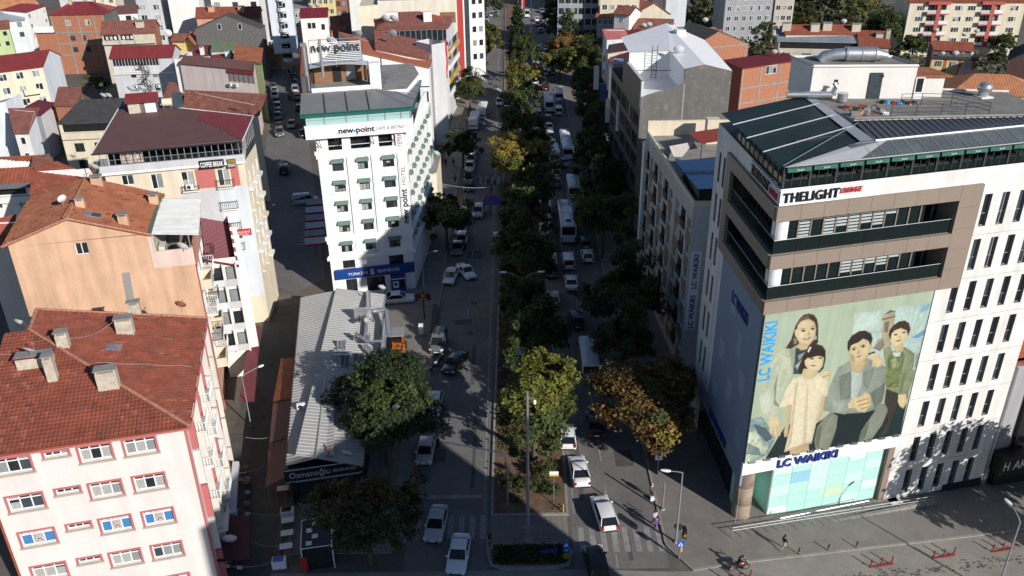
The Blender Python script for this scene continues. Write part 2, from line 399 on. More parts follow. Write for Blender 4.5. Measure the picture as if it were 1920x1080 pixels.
   for j in range(4):
    a, c2, d, f = q[j], q[(j+1) % 4], i_[(j+1) % 4], i_[j]; pm = under or gm; T3 = lambda v, z: (v.x, v.y, z)
    b2.poly([T3(a, H), T3(c2, H), T3(c2, H+p), T3(a, H+p)], pm); b2.poly([T3(a, H+p), T3(c2, H+p), T3(d, H+p), T3(f, H+p)], pm); b2.poly([T3(d, H), T3(f, H), T3(f, H+p), T3(d, H+p)], pm)
   if p > .01: b2.build('parapet', s.r)
  for P in pl:
   roofplane(b, *P, m, **kw)
   n = (P[1]-P[0]).cross((P[3]-P[0]) if (P[3]-P[0]).length > .01 else (P[2]-P[0])).normalized(); s.planes.append((n, P[0]))
  s.rf = b.build('roof', s.r)
  if ridge_m and lines:
   b = B()
   for p0, p1 in lines:
    n = max(2, int((p1-p0).length/.45))
    for i in range(n):
     a, c2 = p0.lerp(p1, i/n), p0.lerp(p1, (i+1.12)/n); b.tube([a+Vector((0, 0, .03)), c2+Vector((0, 0, .06))], [.16, .12], ridge_m, 6, True)
   b.build('ridge_tiles', s.rf, kind='stuff')
  return s
 def rz(s, x, y):
  return min([s.H+99]+[P.z-(n.x*(x-P.x)+n.y*(y-P.y))/n.z for n, P in s.planes]) if s.planes else s.H
 def chimney(s, x, y, w=.8, d=.6, h=1.2, m=None, cap=True, z=None):
  m = m or chimney_m; z0 = (s.rz(x, y)-.5) if z is None else z; z1 = (s.rz(x, y) if z is None else z)+h; b = B()
  b.box(x-w/2, y-d/2, z0, x+w/2, y+d/2, z1, m)
  if cap:
   for sx in (-1, 1):
    for sy in (-1, 1): b.box(x+sx*(w/2-.1)-.06, y+sy*(d/2-.1)-.06, z1, x+sx*(w/2-.1)+.06, y+sy*(d/2-.1)+.06, z1+.22, m)
   b.box(x-w/2-.08, y-d/2-.08, z1+.22, x+w/2+.08, y+d/2+.08, z1+.30, concrete)
  b.build('chimney', s.rf)
 def part(s, name, fn, f=None, parent=None, **k):
  b = B()
  if f: b.T = s.fm(f)
  fn(b); return b.build(name, parent or s.r, **k)
 def balcony(s, f, x, z, w, d=1.1, h=1.0, m=None, rail='solid', fm=None):
  m = m or s.wm; b = B(); b.T = s.fm(f)
  b.box(x, -d, z-.14, x+w, .0, z, m)
  if rail == 'solid':
   b.box(x, -d, z, x+w, -d+.1, z+h, m); b.box(x, -d+.1, z, x+.1, 0, z+h, m); b.box(x+w-.1, -d+.1, z, x+w, 0, z+h, m)
  bal = b.build('balcony', s.r)
  if rail != 'solid':
   b = B(); b.T = s.fm(f); fm = fm or darkmetal
   path = [(x, 0), (x, -d), (x+w, -d), (x+w, 0)]
   for zz in (z+h, z+.08): b.tube([(p[0], p[1], zz) for p in path], .03, fm, 4)
   for (a, c) in zip(path, path[1:]):
    n = max(2, int(math.hypot(c[0]-a[0], c[1]-a[1])/.22))
    for i in range(n):
     t = i/n; px, py = a[0]+(c[0]-a[0])*t, a[1]+(c[1]-a[1])*t; b.box(px-.015, py-.015, z+.05, px+.015, py+.015, z+h, fm)
   b.build('railing', bal)
  return bal
 def world(s, x, y, z):
  a = s.r.rotation_euler.z; l = s.r.location
  return Vector((l.x+x*math.cos(a)-y*math.sin(a), l.y+x*math.sin(a)+y*math.cos(a), z))
 def onroof(s, x, y, dz=0): return s.world(x, y, s.rz(x, y)+dz)
def HP(name, label, fl, fr, H, D, wm, cat='house', ang=None, **k):
 """house whose front eave corners the photo shows at fl and fr"""
 a, b = U(*fl, H), U(*fr, H)
 t = math.degrees(math.atan2(b.y-a.y, b.x-a.x)) if ang is None else ang
 if ang is not None:                     # keep the right corner, run the front along ang until the ray of fl
  c, s_ = math.cos(R(t)), math.sin(R(t))
  r0 = ROT @ Vector(((fl[0]-CX)/FPX, (fl[1]-CY)/FPX, 1.0))
  det = r0.x*s_-r0.y*c
  w = (b.x*r0.y-b.y*r0.x)/(c*r0.y-s_*r0.x)
  a = Vector((b.x-w*c, b.y-w*s_, H)); wd = w
 else: wd = (b-a).length
 h = House(name, label, a, t, wd, D, H, wm, cat, **k); return h
# ---------------------------------------------------------------- ground, roads, pavements
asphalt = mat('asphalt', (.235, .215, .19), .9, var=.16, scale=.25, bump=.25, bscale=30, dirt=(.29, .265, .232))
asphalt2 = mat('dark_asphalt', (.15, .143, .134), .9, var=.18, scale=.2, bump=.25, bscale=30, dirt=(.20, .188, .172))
paver = mat('grey_concrete_pavers', (.19, .172, .155), .9, var=.14, scale=.5, bump=.2, bscale=12, dirt=(.23, .21, .19))
paver2 = mat('reddish_pavers', (.15, .105, .092), .9, var=.16, scale=.6, bump=.2, bscale=12)
townground = mat('dusty_town_ground', (.12, .105, .088), .95, var=.25, scale=.12, dirt=(.17, .14, .105))
soil = mat('brown_planter_soil', (.145, .088, .058), .95, var=.3, scale=1.2, bump=.6, bscale=8, dirt=(.09, .075, .04))
kerbm = mat('concrete_kerb', (.25, .235, .215), .9, var=.15, scale=1.5)
paint_w = mat('worn_white_road_paint', (.27, .26, .245), .8, var=.25, scale=1.5, dirt=(.16, .15, .14))
def zg(x, y):
 k = max(0., min(1., (98-y)/22)); return -.055*max(0., min(60., x-19.))*k
def sheet(name, xs, ys, m, dz, kind='structure', fx=None):
 """flat sheet following the ground; fx(x, y) may bend the y edge"""
 b = B(); rows = []
 for j, y in enumerate(ys): rows.append([(x, (fx(x, y, j) if fx else y), zg(x, (fx(x, y, j) if fx else y))+dz) for x in xs])
 b.grid(rows, m); return b.build(name, kind=kind)
xs = [-600, -300, -120, -60, -30, -10, 5, 19, 25, 32, 40, 48, 56, 64, 72, 79, 90, 120, 200, 400, 700]
sheet('ground', xs, [-200, -60, 0, 20, 40, 50, 56, 60, 66, 72, 78, 84, 90, 98, 110, 140, 200, 300, 450, 700, 1400, 2600], townground, 0)
kerb_y = lambda x: 54.9+(x-15.2)*.185
XR = [-120, -60, -30, -9.8, 5, 13.3, 15.2, 19, 22, 26, 30, 34, 38, 42, 46, 50, 56, 64, 72, 79, 100]
sheet('cross_street', XR, [0, 1, 2], asphalt, .006, fx=lambda x, y, j: [18, 40, kerb_y(max(15.2, x)) if x > 13 else 55.3][j])
ys = [55.3, 65, 80, 100, 140, 200, 300, 480]
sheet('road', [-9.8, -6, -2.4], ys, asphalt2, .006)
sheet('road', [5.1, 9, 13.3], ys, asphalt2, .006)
b = B()
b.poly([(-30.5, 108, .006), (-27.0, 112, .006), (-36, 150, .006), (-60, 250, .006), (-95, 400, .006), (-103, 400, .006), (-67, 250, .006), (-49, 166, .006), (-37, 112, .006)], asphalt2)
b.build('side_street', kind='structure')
def raised(name, pts, h, m, k=.22):
 """kerbed pavement: kerb stones all round and the paved top"""
 b = B(); n = len(pts); c = [Vector((p[0], p[1], 0)) for p in pts]; inn = []
 for i in range(n):
  p, q, r = c[i-1], c[i], c[(i+1) % n]; e1, e2 = (q-p).normalized(), (r-q).normalized()
  n1, n2 = Vector((-e1.y, e1.x, 0)), Vector((-e2.y, e2.x, 0)); d = (n1+n2); d = d/max(.35, d.length_squared)*2 if d.length > .1 else n1
  inn.append(q+d*k)
 z = lambda p, e: (p.x, p.y, zg(p.x, p.y)+e)
 for i in range(n):
  p, q, pi, qi = c[i], c[(i+1) % n], inn[i], inn[(i+1) % n]
  b.poly([z(p, -.1), z(q, -.1), z(q, h), z(p, h)], kerbm); b.poly([z(p, h), z(q, h), z(qi, h), z(pi, h)], kerbm)
 b.poly([z(p, h-.005) for p in inn], m)
 return b.build(name, kind='structure')
# right-hand pavement (strips so that it follows the slope in front of the clothes shop)
b = B(); X2 = [13.3, 15.2, 17, 19, 22, 26, 30, 34, 38, 42, 46, 50, 56, 64, 72, 79]
P0 = [(x, kerb_y(x) if x > 14 else 58.0) for x in X2]; back = lambda x: 61.5+(x-20)*.26 if x > 20 else 100
z = lambda x, y, e: (x, y, zg(x, y)+e)
for i in range(len(X2)-1):
 (x0, y0), (x1, y1) = P0[i], P0[i+1]; h = .13
 b.poly([z(x0, y0, -.1), z(x1, y1, -.1), z(x1, y1, h), z(x0, y0, h)], kerbm); b.poly([z(x0, y0, h), z(x1, y1, h), z(x1, y1+.22, h), z(x0, y0+.22, h)], kerbm)
 B0, B1 = (80, 80) if x1 <= 19.1 else (back(x0)+5, back(x1)+5)
 n = 6
 for j in range(n):
  f = lambda yy, Bk, t: yy+.22+(Bk-yy-.22)*t/n
  b.poly([z(x0, f(y0, B0, j), h-.004), z(x1, f(y1, B1, j), h-.004), z(x1, f(y1, B1, j+1), h-.004), z(x0, f(y0, B0, j+1), h-.004)], paver)
b.poly([(13.3, 80, .126), (19, 80, .126), (19, 400, .126), (13.3, 400, .126)], paver)
b.box(13.3, 58.0, -.1, 13.52, 400, .13, kerbm)
b.build('pavement', kind='structure')
b = B(); PV = [(-20.6, 57.5), (-11, 57.5), (-9.8, 58.8), (-9.8, 400), (-19, 400), (-13, 200), (-13, 109), (-20.6, 106)]
b.poly([(x, y, .12) for x, y in PV], paver); b.poly([(-20.6, 57.5, 0), (-11, 57.5, 0), (-11, 57.5, .12), (-20.6, 57.5, .12)], kerbm); b.box(-9.98, 58.8, -.1, -9.79, 400, .125, kerbm); b.build('pavement', kind='structure')
raised('pavement', [(-9.85, 126), (-7.9, 130), (-7.9, 150), (-8.6, 160), (-9.85, 161)], .121, paver2)
b = B(); b.poly([(-27.3, 54, .012), (-21.0, 54, .012), (-24, 80, .012), (-27, 104, .012), (-33.5, 104, .012)], mat('alley_pavers', (.085, .078, .07), .85, var=.2, scale=.8)); b.build('alley', kind='structure')
# median: planted nose, paved crossing gap, long planted strip
raised('median_nose', [(-2.0, 58.4), (-2.6, 57.4), (-2.3, 55.9), (-1.2, 55.3), (3.6, 55.3), (4.7, 55.8), (5.1, 57.2), (4.6, 58.4)], .22, soil, .3)
raised('median', [(-2.3, 62.0), (5.0, 62.0), (5.15, 70), (5.1, 420), (-1.2, 420), (-1.3, 160), (-2.2, 80)], .18, soil, .25)
b = B()
for i in range(14):
 for j in range(8): b.box(-2.2+i*.5+.02, 58.5+j*.43+.02, .0, -2.2+i*.5+.48, 58.5+j*.43+.41, .05+.006*((i*7+j*3) % 3), paver)
b.box(-2.25, 58.45, -.05, 4.8, 61.95, .035, kerbm)
b.build('paved_crossing_gap', kind='structure')
# road paint
def mark(name, quads, z=.011):
 b = B()
 for q in quads: b.poly([(x, y, zg(x, y)+z) for x, y in q], paint_w)
 return b.build(name, kind='structure')
rect = lambda x0, y0, x1, y1: [(x0, y0), (x1, y0), (x1, y1), (x0, y1)]
mark('zebra_crossing', [rect(5.7+i*1.0, 57.3, 6.2+i*1.0, 60.4) for i in range(8)])
mark('zebra_crossing', [rect(-9.2+i*1.0, 59.2, -8.7+i*1.0, 62.2) for i in range(7)])
mark('stop_line', [rect(-9.5, 64.6, -2.6, 65.1)])
mark('lane_line', [rect(8.7, y, 8.84, y+4.0) for y in range(62, 400, 8)]+[rect(8.75, 55.4, 8.89, 57)])
mark('lane_line', [rect(-2.95, 62.5, -2.82, 300), rect(5.45, 62.2, 5.58, 110)])
mark('lane_line', [rect(-6.0, y, -5.88, y+3) for y in range(100, 300, 9)])
mark('zebra_crossing', [rect(-8+i*1.1, 150, -7.5+i*1.1, 154) for i in range(6)])
mark('zebra_crossing', [rect(-33.5, 124+i*1.3, -31, 124.5+i*1.3) for i in range(5)])
mark('kerb_line', [[(15.6, 54.0), (19.2, 54.9), (19.2, 55.35), (15.6, 54.45)]])
# dark worn wheel tracks along the cross street and patched asphalt
oil = mat('oily_wear', (.10, .092, .082), .75, var=.6, scale=2.2, dirt=(.15, .138, .125)); rgp = random.Random(4)
def blot(name, n, fx, m, r0, r1, sq):
 b = B()
 for _ in range(n):
  x, y, a = fx(); r = rgp.uniform(r0, r1); k = rgp.randint(6, 9); b.poly([(x+(math.cos(a)*u-math.sin(a)*v), y+(math.sin(a)*u+math.cos(a)*v), zg(x, y)+.0105) for u, v in [(r*math.cos(t)*sq*rgp.uniform(.6, 1.2), r*math.sin(t)*rgp.uniform(.6, 1.2)) for t in [2*math.pi*q/k for q in range(k)]]], m)
 b.build(name, kind='structure')
blot('tyre_wear', 420, lambda: (lambda x: (x, kerb_y(x)-3.1+rgp.gauss(0, .3), .19))(rgp.uniform(18, 52)), oil, .03, .14, 2.2); blot('tyre_wear', 160, lambda: (lambda x: (x, kerb_y(x)-6.6+rgp.gauss(0, .25), .19))(rgp.uniform(18, 52)), oil, .03, .12, 2.5)
patchm = mat('asphalt_patch', (.085, .08, .075), .9, var=.2, scale=1)
b = B(); [b.poly([(x, y, .0095), (x+w, y+.1, .0095), (x+w, y+h, .0095), (x, y+h, .0095)], patchm) for x, y, w, h in ((-8.6, 70, 1.6, 2.2), (-5, 84, .5, 9), (-7.5, 98, 2.2, 1.5), (6.2, 64, .45, 12), (10.2, 69, 1.8, 2.6), (9.9, 56.2, .4, 3.8), (-4.3, 66, .35, 14), (-6.8, 118, 2.4, 3), (7, 120, .5, 16), (-3.9, 135, .6, 20))]; b.build('asphalt_patch', kind='structure')
# manholes
mh = mat('cast_iron_cover', (.05, .05, .05), .6, var=.2)
for x, y in ((-5.2, 104), (-5.5, 96), (-7, 90), (9.3, 72), (14.9, 60.2), (-13.2, 95)):
 b = B(); b.lathe([(0, .016), (.42, .016), (.45, .008)], mh, (x, y, 0 if x < 13 and x > -9.8 else .12), 16); b.build('manhole_cover', kind='structure')
# ---------------------------------------------------------------- vehicles
def paintm(n, c, r=.3): return mat('car_paint_'+n, c, r, var=.03, coat=.6, spec=.5)
PAINT = dict(white=paintm('white', (.74, .74, .74)), silver=paintm('silver', (.40, .41, .43)), grey=paintm('grey', (.13, .135, .14)), black=paintm('black', (.012, .012, .014)),
             red=paintm('red', (.42, .025, .02)), blue=paintm('blue', (.03, .06, .16)), darkred=paintm('darkred', (.13, .018, .018)), yellow=paintm('yellow', (.62, .38, .03)), beige=paintm('beige', (.42, .38, .31)), orange=paintm('orange', (.62, .2, .03)))
carglass = mat('car_glass', (.012, .014, .016), .05, var=0, spec=.6)
tyre = mat('tyre_rubber', (.018, .018, .018), .85, var=.1)
rim = mat('alloy_rim', (.42, .43, .44), .3, metal=.8, var=.05)
trim = mat('black_plastic_trim', (.022, .022, .024), .6, var=.1)
lampw = mat('headlight_glass', (.75, .77, .8), .1, var=0, spec=.8)
lampr = mat('tail_light_red', (.32, .012, .012), .2, var=0, spec=.6)
plate = mat('number_plate_white', (.72, .72, .70), .5, var=.03)
SP = dict(   # L, W, H, hood z, belt z, [front of windscreen, roof front, roof rear, foot of rear window] as fractions of L, boot z
 sedan=(4.55, 1.80, 1.45, .80, .93, (.27, .42, .70, .86), .98), hatch=(4.1, 1.76, 1.48, .83, .95, (.24, .40, .82, .97), .95),
 estate=(4.6, 1.80, 1.47, .82, .94, (.26, .41, .86, .98), .94), suv=(4.5, 1.86, 1.68, .98, 1.08, (.25, .40, .84, .97), 1.06),
 van=(4.5, 1.85, 1.85, .98, 1.12, (.17, .31, .95, .995), 1.1), panel_van=(5.6, 2.05, 2.45, 1.1, 1.35, (.12, .27, .97, .997), 1.3), pickup=(4.8, 1.75, 1.5, .86, .95, (.26, .38, .56, .60), .80))
def wheel_mesh(r=.32, w=.21):
 b = B(); b.lathe([(r*.72, -w/2), (r*.95, -w/2), (r, -w/4), (r, w/4), (r*.95, w/2), (r*.72, w/2)], tyre, n=14, ax=Vector((1, 0, 0)))
 t = b.mesh('tyre'); b = B()
 for sx in (-1, 1): b.lathe([(r*.73, sx*w*.44), (r*.6, sx*w*.38), (r*.2, sx*w*.46), (0, sx*w*.46)], rim, n=10, ax=Vector((1, 0, 0)))
 return t, b.mesh('rim')
TY, RIM = wheel_mesh()
def loft(b, st, m):
 rows = []
 for y, w, z0, z1, z2 in st:       # y, half width, sill, shoulder, top
  rows.append([(-w*.55, y, z2), (-w*.86, y, z2-.02), (-w*.97, y, z1), (-w, y, (z0+z1)/2), (-w*.95, y, z0), (w*.95, y, z0), (w, y, (z0+z1)/2), (w*.97, y, z1), (w*.86, y, z2-.02), (w*.55, y, z2)])
 b.grid(rows, m, True, True)
 b.poly(rows[0], m); b.poly(list(reversed(rows[-1])), m)
def car_bits(kind):
 L, Wd, H, hz, bz, (a, c, d, e), tz = SP[kind]; w = Wd/2; y = lambda t: L/2-t*L; out = {}
 P = PAINT['white']; b = B()
 st = [(y(0), w*.70, .30, .52, hz-.22), (y(.02), w*.86, .24, .58, hz-.14), (y(.07), w*.95, .22, .64, hz-.07), (y(a*.6), w, .22, .70, hz-.01), (y(a), w, .22, .76, hz+.05), (y(c), w, .22, .80, bz), (y(d), w, .22, .82, bz), (y(min(e, .95)), w*.99, .22, .80, tz), (y(.97), w*.93, .26, .74, tz-.03), (y(1), w*.80, .34, .66, tz-.16 if kind != 'pickup' else tz)]
 loft(b, st, P)
 out['body'] = b.mesh('body')
 # greenhouse: glass all round, roof panel and pillars in body colour
 rw = w*.76; zb = bz-.03; f0, f1, r1, r0 = y(a), y(c), y(d), y(e); zr = H-.05
 gb = [(-w*.93, f0-.1, zb), (w*.93, f0-.1, zb), (w*.93, r0+.05, zb if kind != 'sedan' else tz-.04), (-w*.93, r0+.05, zb if kind != 'sedan' else tz-.04)]
 gb[0] = (-w*.86, f0, zb+.02); gb[1] = (w*.86, f0, zb+.02)
 gt = [(-rw, f1, zr), (rw, f1, zr), (rw, r1, zr), (-rw, r1, zr)]
 b = B(); b.poly([gb[1], gb[0], gt[0], gt[1]], carglass); out['windscreen'] = b.mesh('windscreen')
 b = B(); b.poly([gb[3], gb[2], gt[2], gt[3]], carglass); out['rear_window'] = b.mesh('rear_window')
 b = B()
 b.poly([gb[0], gb[3], gt[3], gt[0]], carglass if kind not in ('panel_van',) else P); out['side_window'] = b.mesh('side_window')
 b = B(); b.poly([gb[2], gb[1], gt[1], gt[2]], carglass if kind not in ('panel_van',) else P); out['side_window2'] = b.mesh('side_window')
 b = B(); rows = []
 for t, ins, zz in ((0, .10, 0), (.1, .02, .045), (.5, 0, .07), (.9, .02, .045), (1, .06, 0)):
  yy = f1+(r1-f1)*t; q = rw*1.03
  rows.append([(-q, yy, zr-.01), (-q*.8, yy, zr+zz*.8), (0, yy, zr+zz), (q*.8, yy, zr+zz*.8), (q, yy, zr-.01)])
 b.grid(rows, P, True)
 for i in range(4): b.tube([gb[i], gt[i]], .05, P, 4, False)
 for sx, i, j in ((-1, 0, 3), (1, 1, 2)):
  b.tube([gt[i], gt[j]], .04, P, 4, False)
  for t in ((.46,) if kind in ('sedan', 'hatch', 'pickup') else (.36, .68)):
   p = Vector(gb[i]).lerp(Vector(gb[j]), t); q = Vector(gt[i]).lerp(Vector(gt[j]), t); b.tube([p+Vector((sx*.01, 0, 0)), q+Vector((sx*.01, 0, 0))], .04, trim if kind != 'van' else P, 4, False)
 out['roof'] = b.mesh('roof')
 for n, sx in (('headlight', -1), ('headlight2', 1)):
  b = B(); b.T = Matrix.Translation((sx*w*.74, y(.035), hz-.20)) @ Matrix.Rotation(-sx*.35, 4, 'Z'); b.box(-.19, -.10, -.08, .19, .07, .06, lampw); out[n] = b.mesh('headlight')
 for n, sx in (('tail_light', -1), ('tail_light2', 1)):
  b = B(); b.T = Matrix.Translation((sx*w*.78, y(.985), tz-.20)); b.box(-.15, -.07, -.12 if kind not in ('van', 'panel_van', 'suv', 'estate') else -.25, .13, .08, .10 if kind == 'sedan' else .2, lampr); out[n] = b.mesh('tail_light')
 for n, t, sg in (('front_plate', 0, 1), ('rear_plate', 1, -1)):
  b = B(); yy = y(t)+sg*.015; zz = .45 if t == 0 else .62; b.box(-.26, yy-.012, zz, .26, yy+.012, zz+.12, plate); out[n] = b.mesh('number_plate')
 b = B(); b.box(-w*.62, y(0)-.04, .30, w*.62, y(0)+.025, .44, trim); b.box(-w*.5, y(.004)-.02, hz-.30, w*.5, y(.004)+.04, hz-.24, trim); out['grille'] = b.mesh('grille')
 b = B(); b.box(-w*.8, y(1)-.025, .3, w*.8, y(1)+.05, .46, trim); out['rear_bumper'] = b.mesh('bumper')
 for n, sx in (('mirror', -1), ('mirror2', 1)):
  b = B(); b.box(sx*w*1.0-.10, y(a+.06)-.06, bz-.02, sx*w*1.0+.10, y(a+.06)+.06, bz+.13, P); out[n] = b.mesh('mirror')
 return out
BASE = {'headlight2': 'headlight', 'tail_light2': 'tail_light', 'front_plate': 'number_plate', 'rear_plate': 'number_plate', 'mirror2': 'mirror', 'rear_bumper': 'bumper', 'side_window2': 'side_window'}
BITS = {k: car_bits(k) for k in SP}
def repaint(o, m):
 for s in o.material_slots:
  if s.material and s.material.name.startswith('car_paint'): s.link = 'OBJECT'; s.material = m
def join_low(kind):
 """one light mesh for cars a few pixels long"""
 vs_, fs, mi, ms = [], [], [], []
 for n, me in BITS[kind].items():
  if n.startswith(('mirror', 'grille')): continue
  k = len(vs_); vs_ += [tuple(v.co) for v in me.vertices]
  for p in me.polygons:
   fs.append(tuple(k+i for i in p.vertices)); m = me.materials[p.material_index]
   if m not in ms: ms.append(m)
   mi.append(ms.index(m))
 L, Wd = SP[kind][:2]
 b = B(); b.v, b.f, b.i, b.m = vs_, fs, mi, ms
 for sx in (-1, 1):
  for t in (.3, -.3): b.lathe([(0, -.1), (.31, -.1), (.31, .1), (0, .1)], tyre, (sx*(Wd/2-.12), t*L, .31), 8, Vector((1, 0, 0)))
 return b.mesh('car_shell')
LOW = {k: join_low(k) for k in ('sedan', 'hatch', 'van', 'suv', 'panel_van')}
NAMES = dict(sedan='car', hatch='car', estate='car', suv='car', van='van', panel_van='van', pickup='pickup_truck')
def car(kind, colour, label, px, py, rz=0., group=None, low=False, hz=.75, xy=None, taxi=False):
 """rz = 0 looks away from the camera; 180 faces it"""
 p = Vector((xy[0], xy[1], 0)) if xy else U(px, py, hz)
 z = .012+(zg(p.x, p.y)); m = PAINT[colour]; cat = {'van': 'van', 'panel_van': 'van', 'pickup': 'pickup truck'}.get(kind, 'car')
 if low:
  o = ob(NAMES[kind], LOW[kind], None, (p.x, p.y, z), R(rz), label, cat, group); repaint(o, m); return o
 t = thing(NAMES[kind], label, cat, (p.x, p.y, z), R(rz), group)
 for n, me in BITS[kind].items():
  o = ob(BASE.get(n, n), me, t); repaint(o, m)
 L, Wd = SP[kind][:2]; s = 1.0 if kind != 'panel_van' else 1.12
 for sx in (-1, 1):
  for fy in (.305, -.30):
   w = ob('wheel', TY, t, (sx*(Wd/2-.13), fy*L, .32*s)); w.scale = (s, s, s); ob('rim', RIM, w)
 if taxi:
  b = B(); b.box(-.28, -.08, SP[kind][2]+.01, .28, .08, SP[kind][2]+.16, PAINT['yellow']); b.build('taxi_sign', t)
 return t
_bus = {}
def bus_bits(L, Wd, H, coach):
 w = Wd/2; P = PAINT['white']; out = {}; b = B()
 def sec(y, k, dz=0): return [(-w*k, y, .35), (-w*k, y, H-.35), (-w*k+.10, y, H-.12+dz), (-w*k+.3, y, H+dz), (w*k-.3, y, H+dz), (w*k-.10, y, H-.12+dz), (w*k, y, H-.35), (w*k, y, .35)]
 st = [sec(L/2, .90, -.22), sec(L/2-.25, .98, -.05), sec(L/2-.7, 1), sec(-L/2+.5, 1), sec(-L/2+.12, .98, -.04), sec(-L/2, .92, -.18)]
 b.grid(st, P, True, True); b.poly(st[0], P); b.poly(list(reversed(st[-1])), P); out['body'] = b.mesh('body')
 z0 = H*.44; z1 = H-.42
 for n, sx in (('side_window', -1), ('side_window2', 1)):
  b = B(); k = 7 if coach else 4
  for i in range(k):
   ya = L/2-1.0-(L-1.6)*i/k; yb = ya-(L-1.6)/k+.07; b.box(sx*w-.012 if sx > 0 else sx*w-.015, yb, z0, sx*w+.015 if sx > 0 else sx*w+.012, ya, z1, carglass)
  out[n] = b.mesh('side_window')
 b = B(); b.poly([(-w*.82, L/2+.02, H*.36), (-w*.84, L/2-.07, H-.42), (w*.84, L/2-.07, H-.42), (w*.82, L/2+.02, H*.36)][::-1], carglass); out['windscreen'] = b.mesh('windscreen')
 b = B(); b.poly([(-w*.80, -L/2-.02, H*.5), (w*.80, -L/2-.02, H*.5), (w*.82, -L/2-.005, H-.42), (-w*.82, -L/2-.005, H-.42)], carglass); out['rear_window'] = b.mesh('rear_window')
 for n, sx in (('headlight', -1), ('headlight2', 1)):
  b = B(); b.box(sx*w*.72-.16, L/2-.05, .62, sx*w*.72+.16, L/2+.03, .82, lampw); out[n] = b.mesh('headlight')
 for n, sx in (('tail_light', -1), ('tail_light2', 1)):
  b = B(); b.box(sx*w*.82-.09, -L/2-.03, .75, sx*w*.82+.09, -L/2+.05, 1.25, lampr); out[n] = b.mesh('tail_light')
 b = B(); b.box(-.26, -L/2-.02, .66, .26, -L/2+.02, .78, plate); out['rear_plate'] = b.mesh('number_plate')
 b = B()
 for t in ((.22, -.28) if not coach else (.3, 0, -.36)): b.box(-.38, t*L-.38, H-.01, .38, t*L+.38, H+.09, P if t > -.3 else trim)
 if coach: b.box(-.85, -.05*L, H-.01, .85, .14*L, H+.16, PAINT['silver'])
 out['roof_hatch'] = b.mesh('roof_hatch')
 b = B(); b.box(-w*.9, -L/2-.04, .34, w*.9, -L/2+.03, .5, trim); b.box(-w*.85, L/2-.03, .33, w*.85, L/2+.035, .5, trim); out['rear_bumper'] = b.mesh('bumper')
 for n, sx in (('mirror', -1), ('mirror2', 1)):
  b = B(); b.box(sx*(w+.16)-.08, L/2-.12, H*.52, sx*(w+.16)+.08, L/2-.02, H*.52+.32, trim); b.box(min(sx*w, sx*(w+.1)), L/2-.09, H*.58, max(sx*w, sx*(w+.1)), L/2-.05, H*.58+.05, trim); out[n] = b.mesh('mirror')
 return out
BUS = dict(minibus=(6.6, 2.12, 2.75, False), midibus=(7.8, 2.3, 3.0, False), coach=(11.0, 2.5, 3.45, True))
def bus(kind, label, px, py, rz, group=None, hz=1.4, xy=None, colour='white'):
 L, Wd, H, c = BUS[kind]
 if kind not in _bus: _bus[kind] = bus_bits(L, Wd, H, c)
 p = Vector((xy[0], xy[1], 0)) if xy else U(px, py, hz)
 t = thing('bus' if c else 'minibus', label, 'bus' if c else 'minibus', (p.x, p.y, .012), R(rz), group)
 for n, me in _bus[kind].items():
  o = ob(BASE.get(n, n), me, t); repaint(o, PAINT[colour])
 for sx in (-1, 1):
  for fy in (.32, -.27):
   w = ob('wheel', TY, t, (sx*(Wd/2-.14), fy*L, .42)); w.scale = (1.3,)*3; ob('rim', RIM, w)
 return t
# ---------------------------------------------------------------- trees
def leafm(n, c, c2=None):
 m = mat('leaf_'+n, c, .6, var=.35, scale=.9, spec=.25); nt = m.node_tree; bs = nt.nodes['Principled BSDF']
 tr = nt.nodes.new('ShaderNodeBsdfTranslucent'); mx = nt.nodes.new('ShaderNodeMixShader'); mx.inputs[0].default_value = .28
 src = bs.inputs['Base Color'].links[0].from_socket; nt.links.new(src, tr.inputs[0])
 out = nt.nodes['Material Output']; nt.links.new(bs.outputs[0], mx.inputs[1]); nt.links.new(tr.outputs[0], mx.inputs[2]); nt.links.new(mx.outputs[0], out.inputs[0]); return m
LG = leafm('green', (.072, .095, .026)); LD = leafm('dark_green', (.042, .062, .024)); LO = leafm('olive', (.082, .094, .03)); LY = leafm('yellow', (.26, .20, .045))
LB = leafm('rust', (.21, .125, .04)); LBB = leafm('brown', (.10, .07, .03)); LS = leafm('silver_green', (.13, .145, .075)); LE = leafm('evergreen', (.028, .05, .022)); LYG = leafm('yellow_green', (.16, .165, .035))
bark = mat('tree_bark', (.10, .075, .055), .9, var=.3, scale=4, bump=.5, bscale=15)
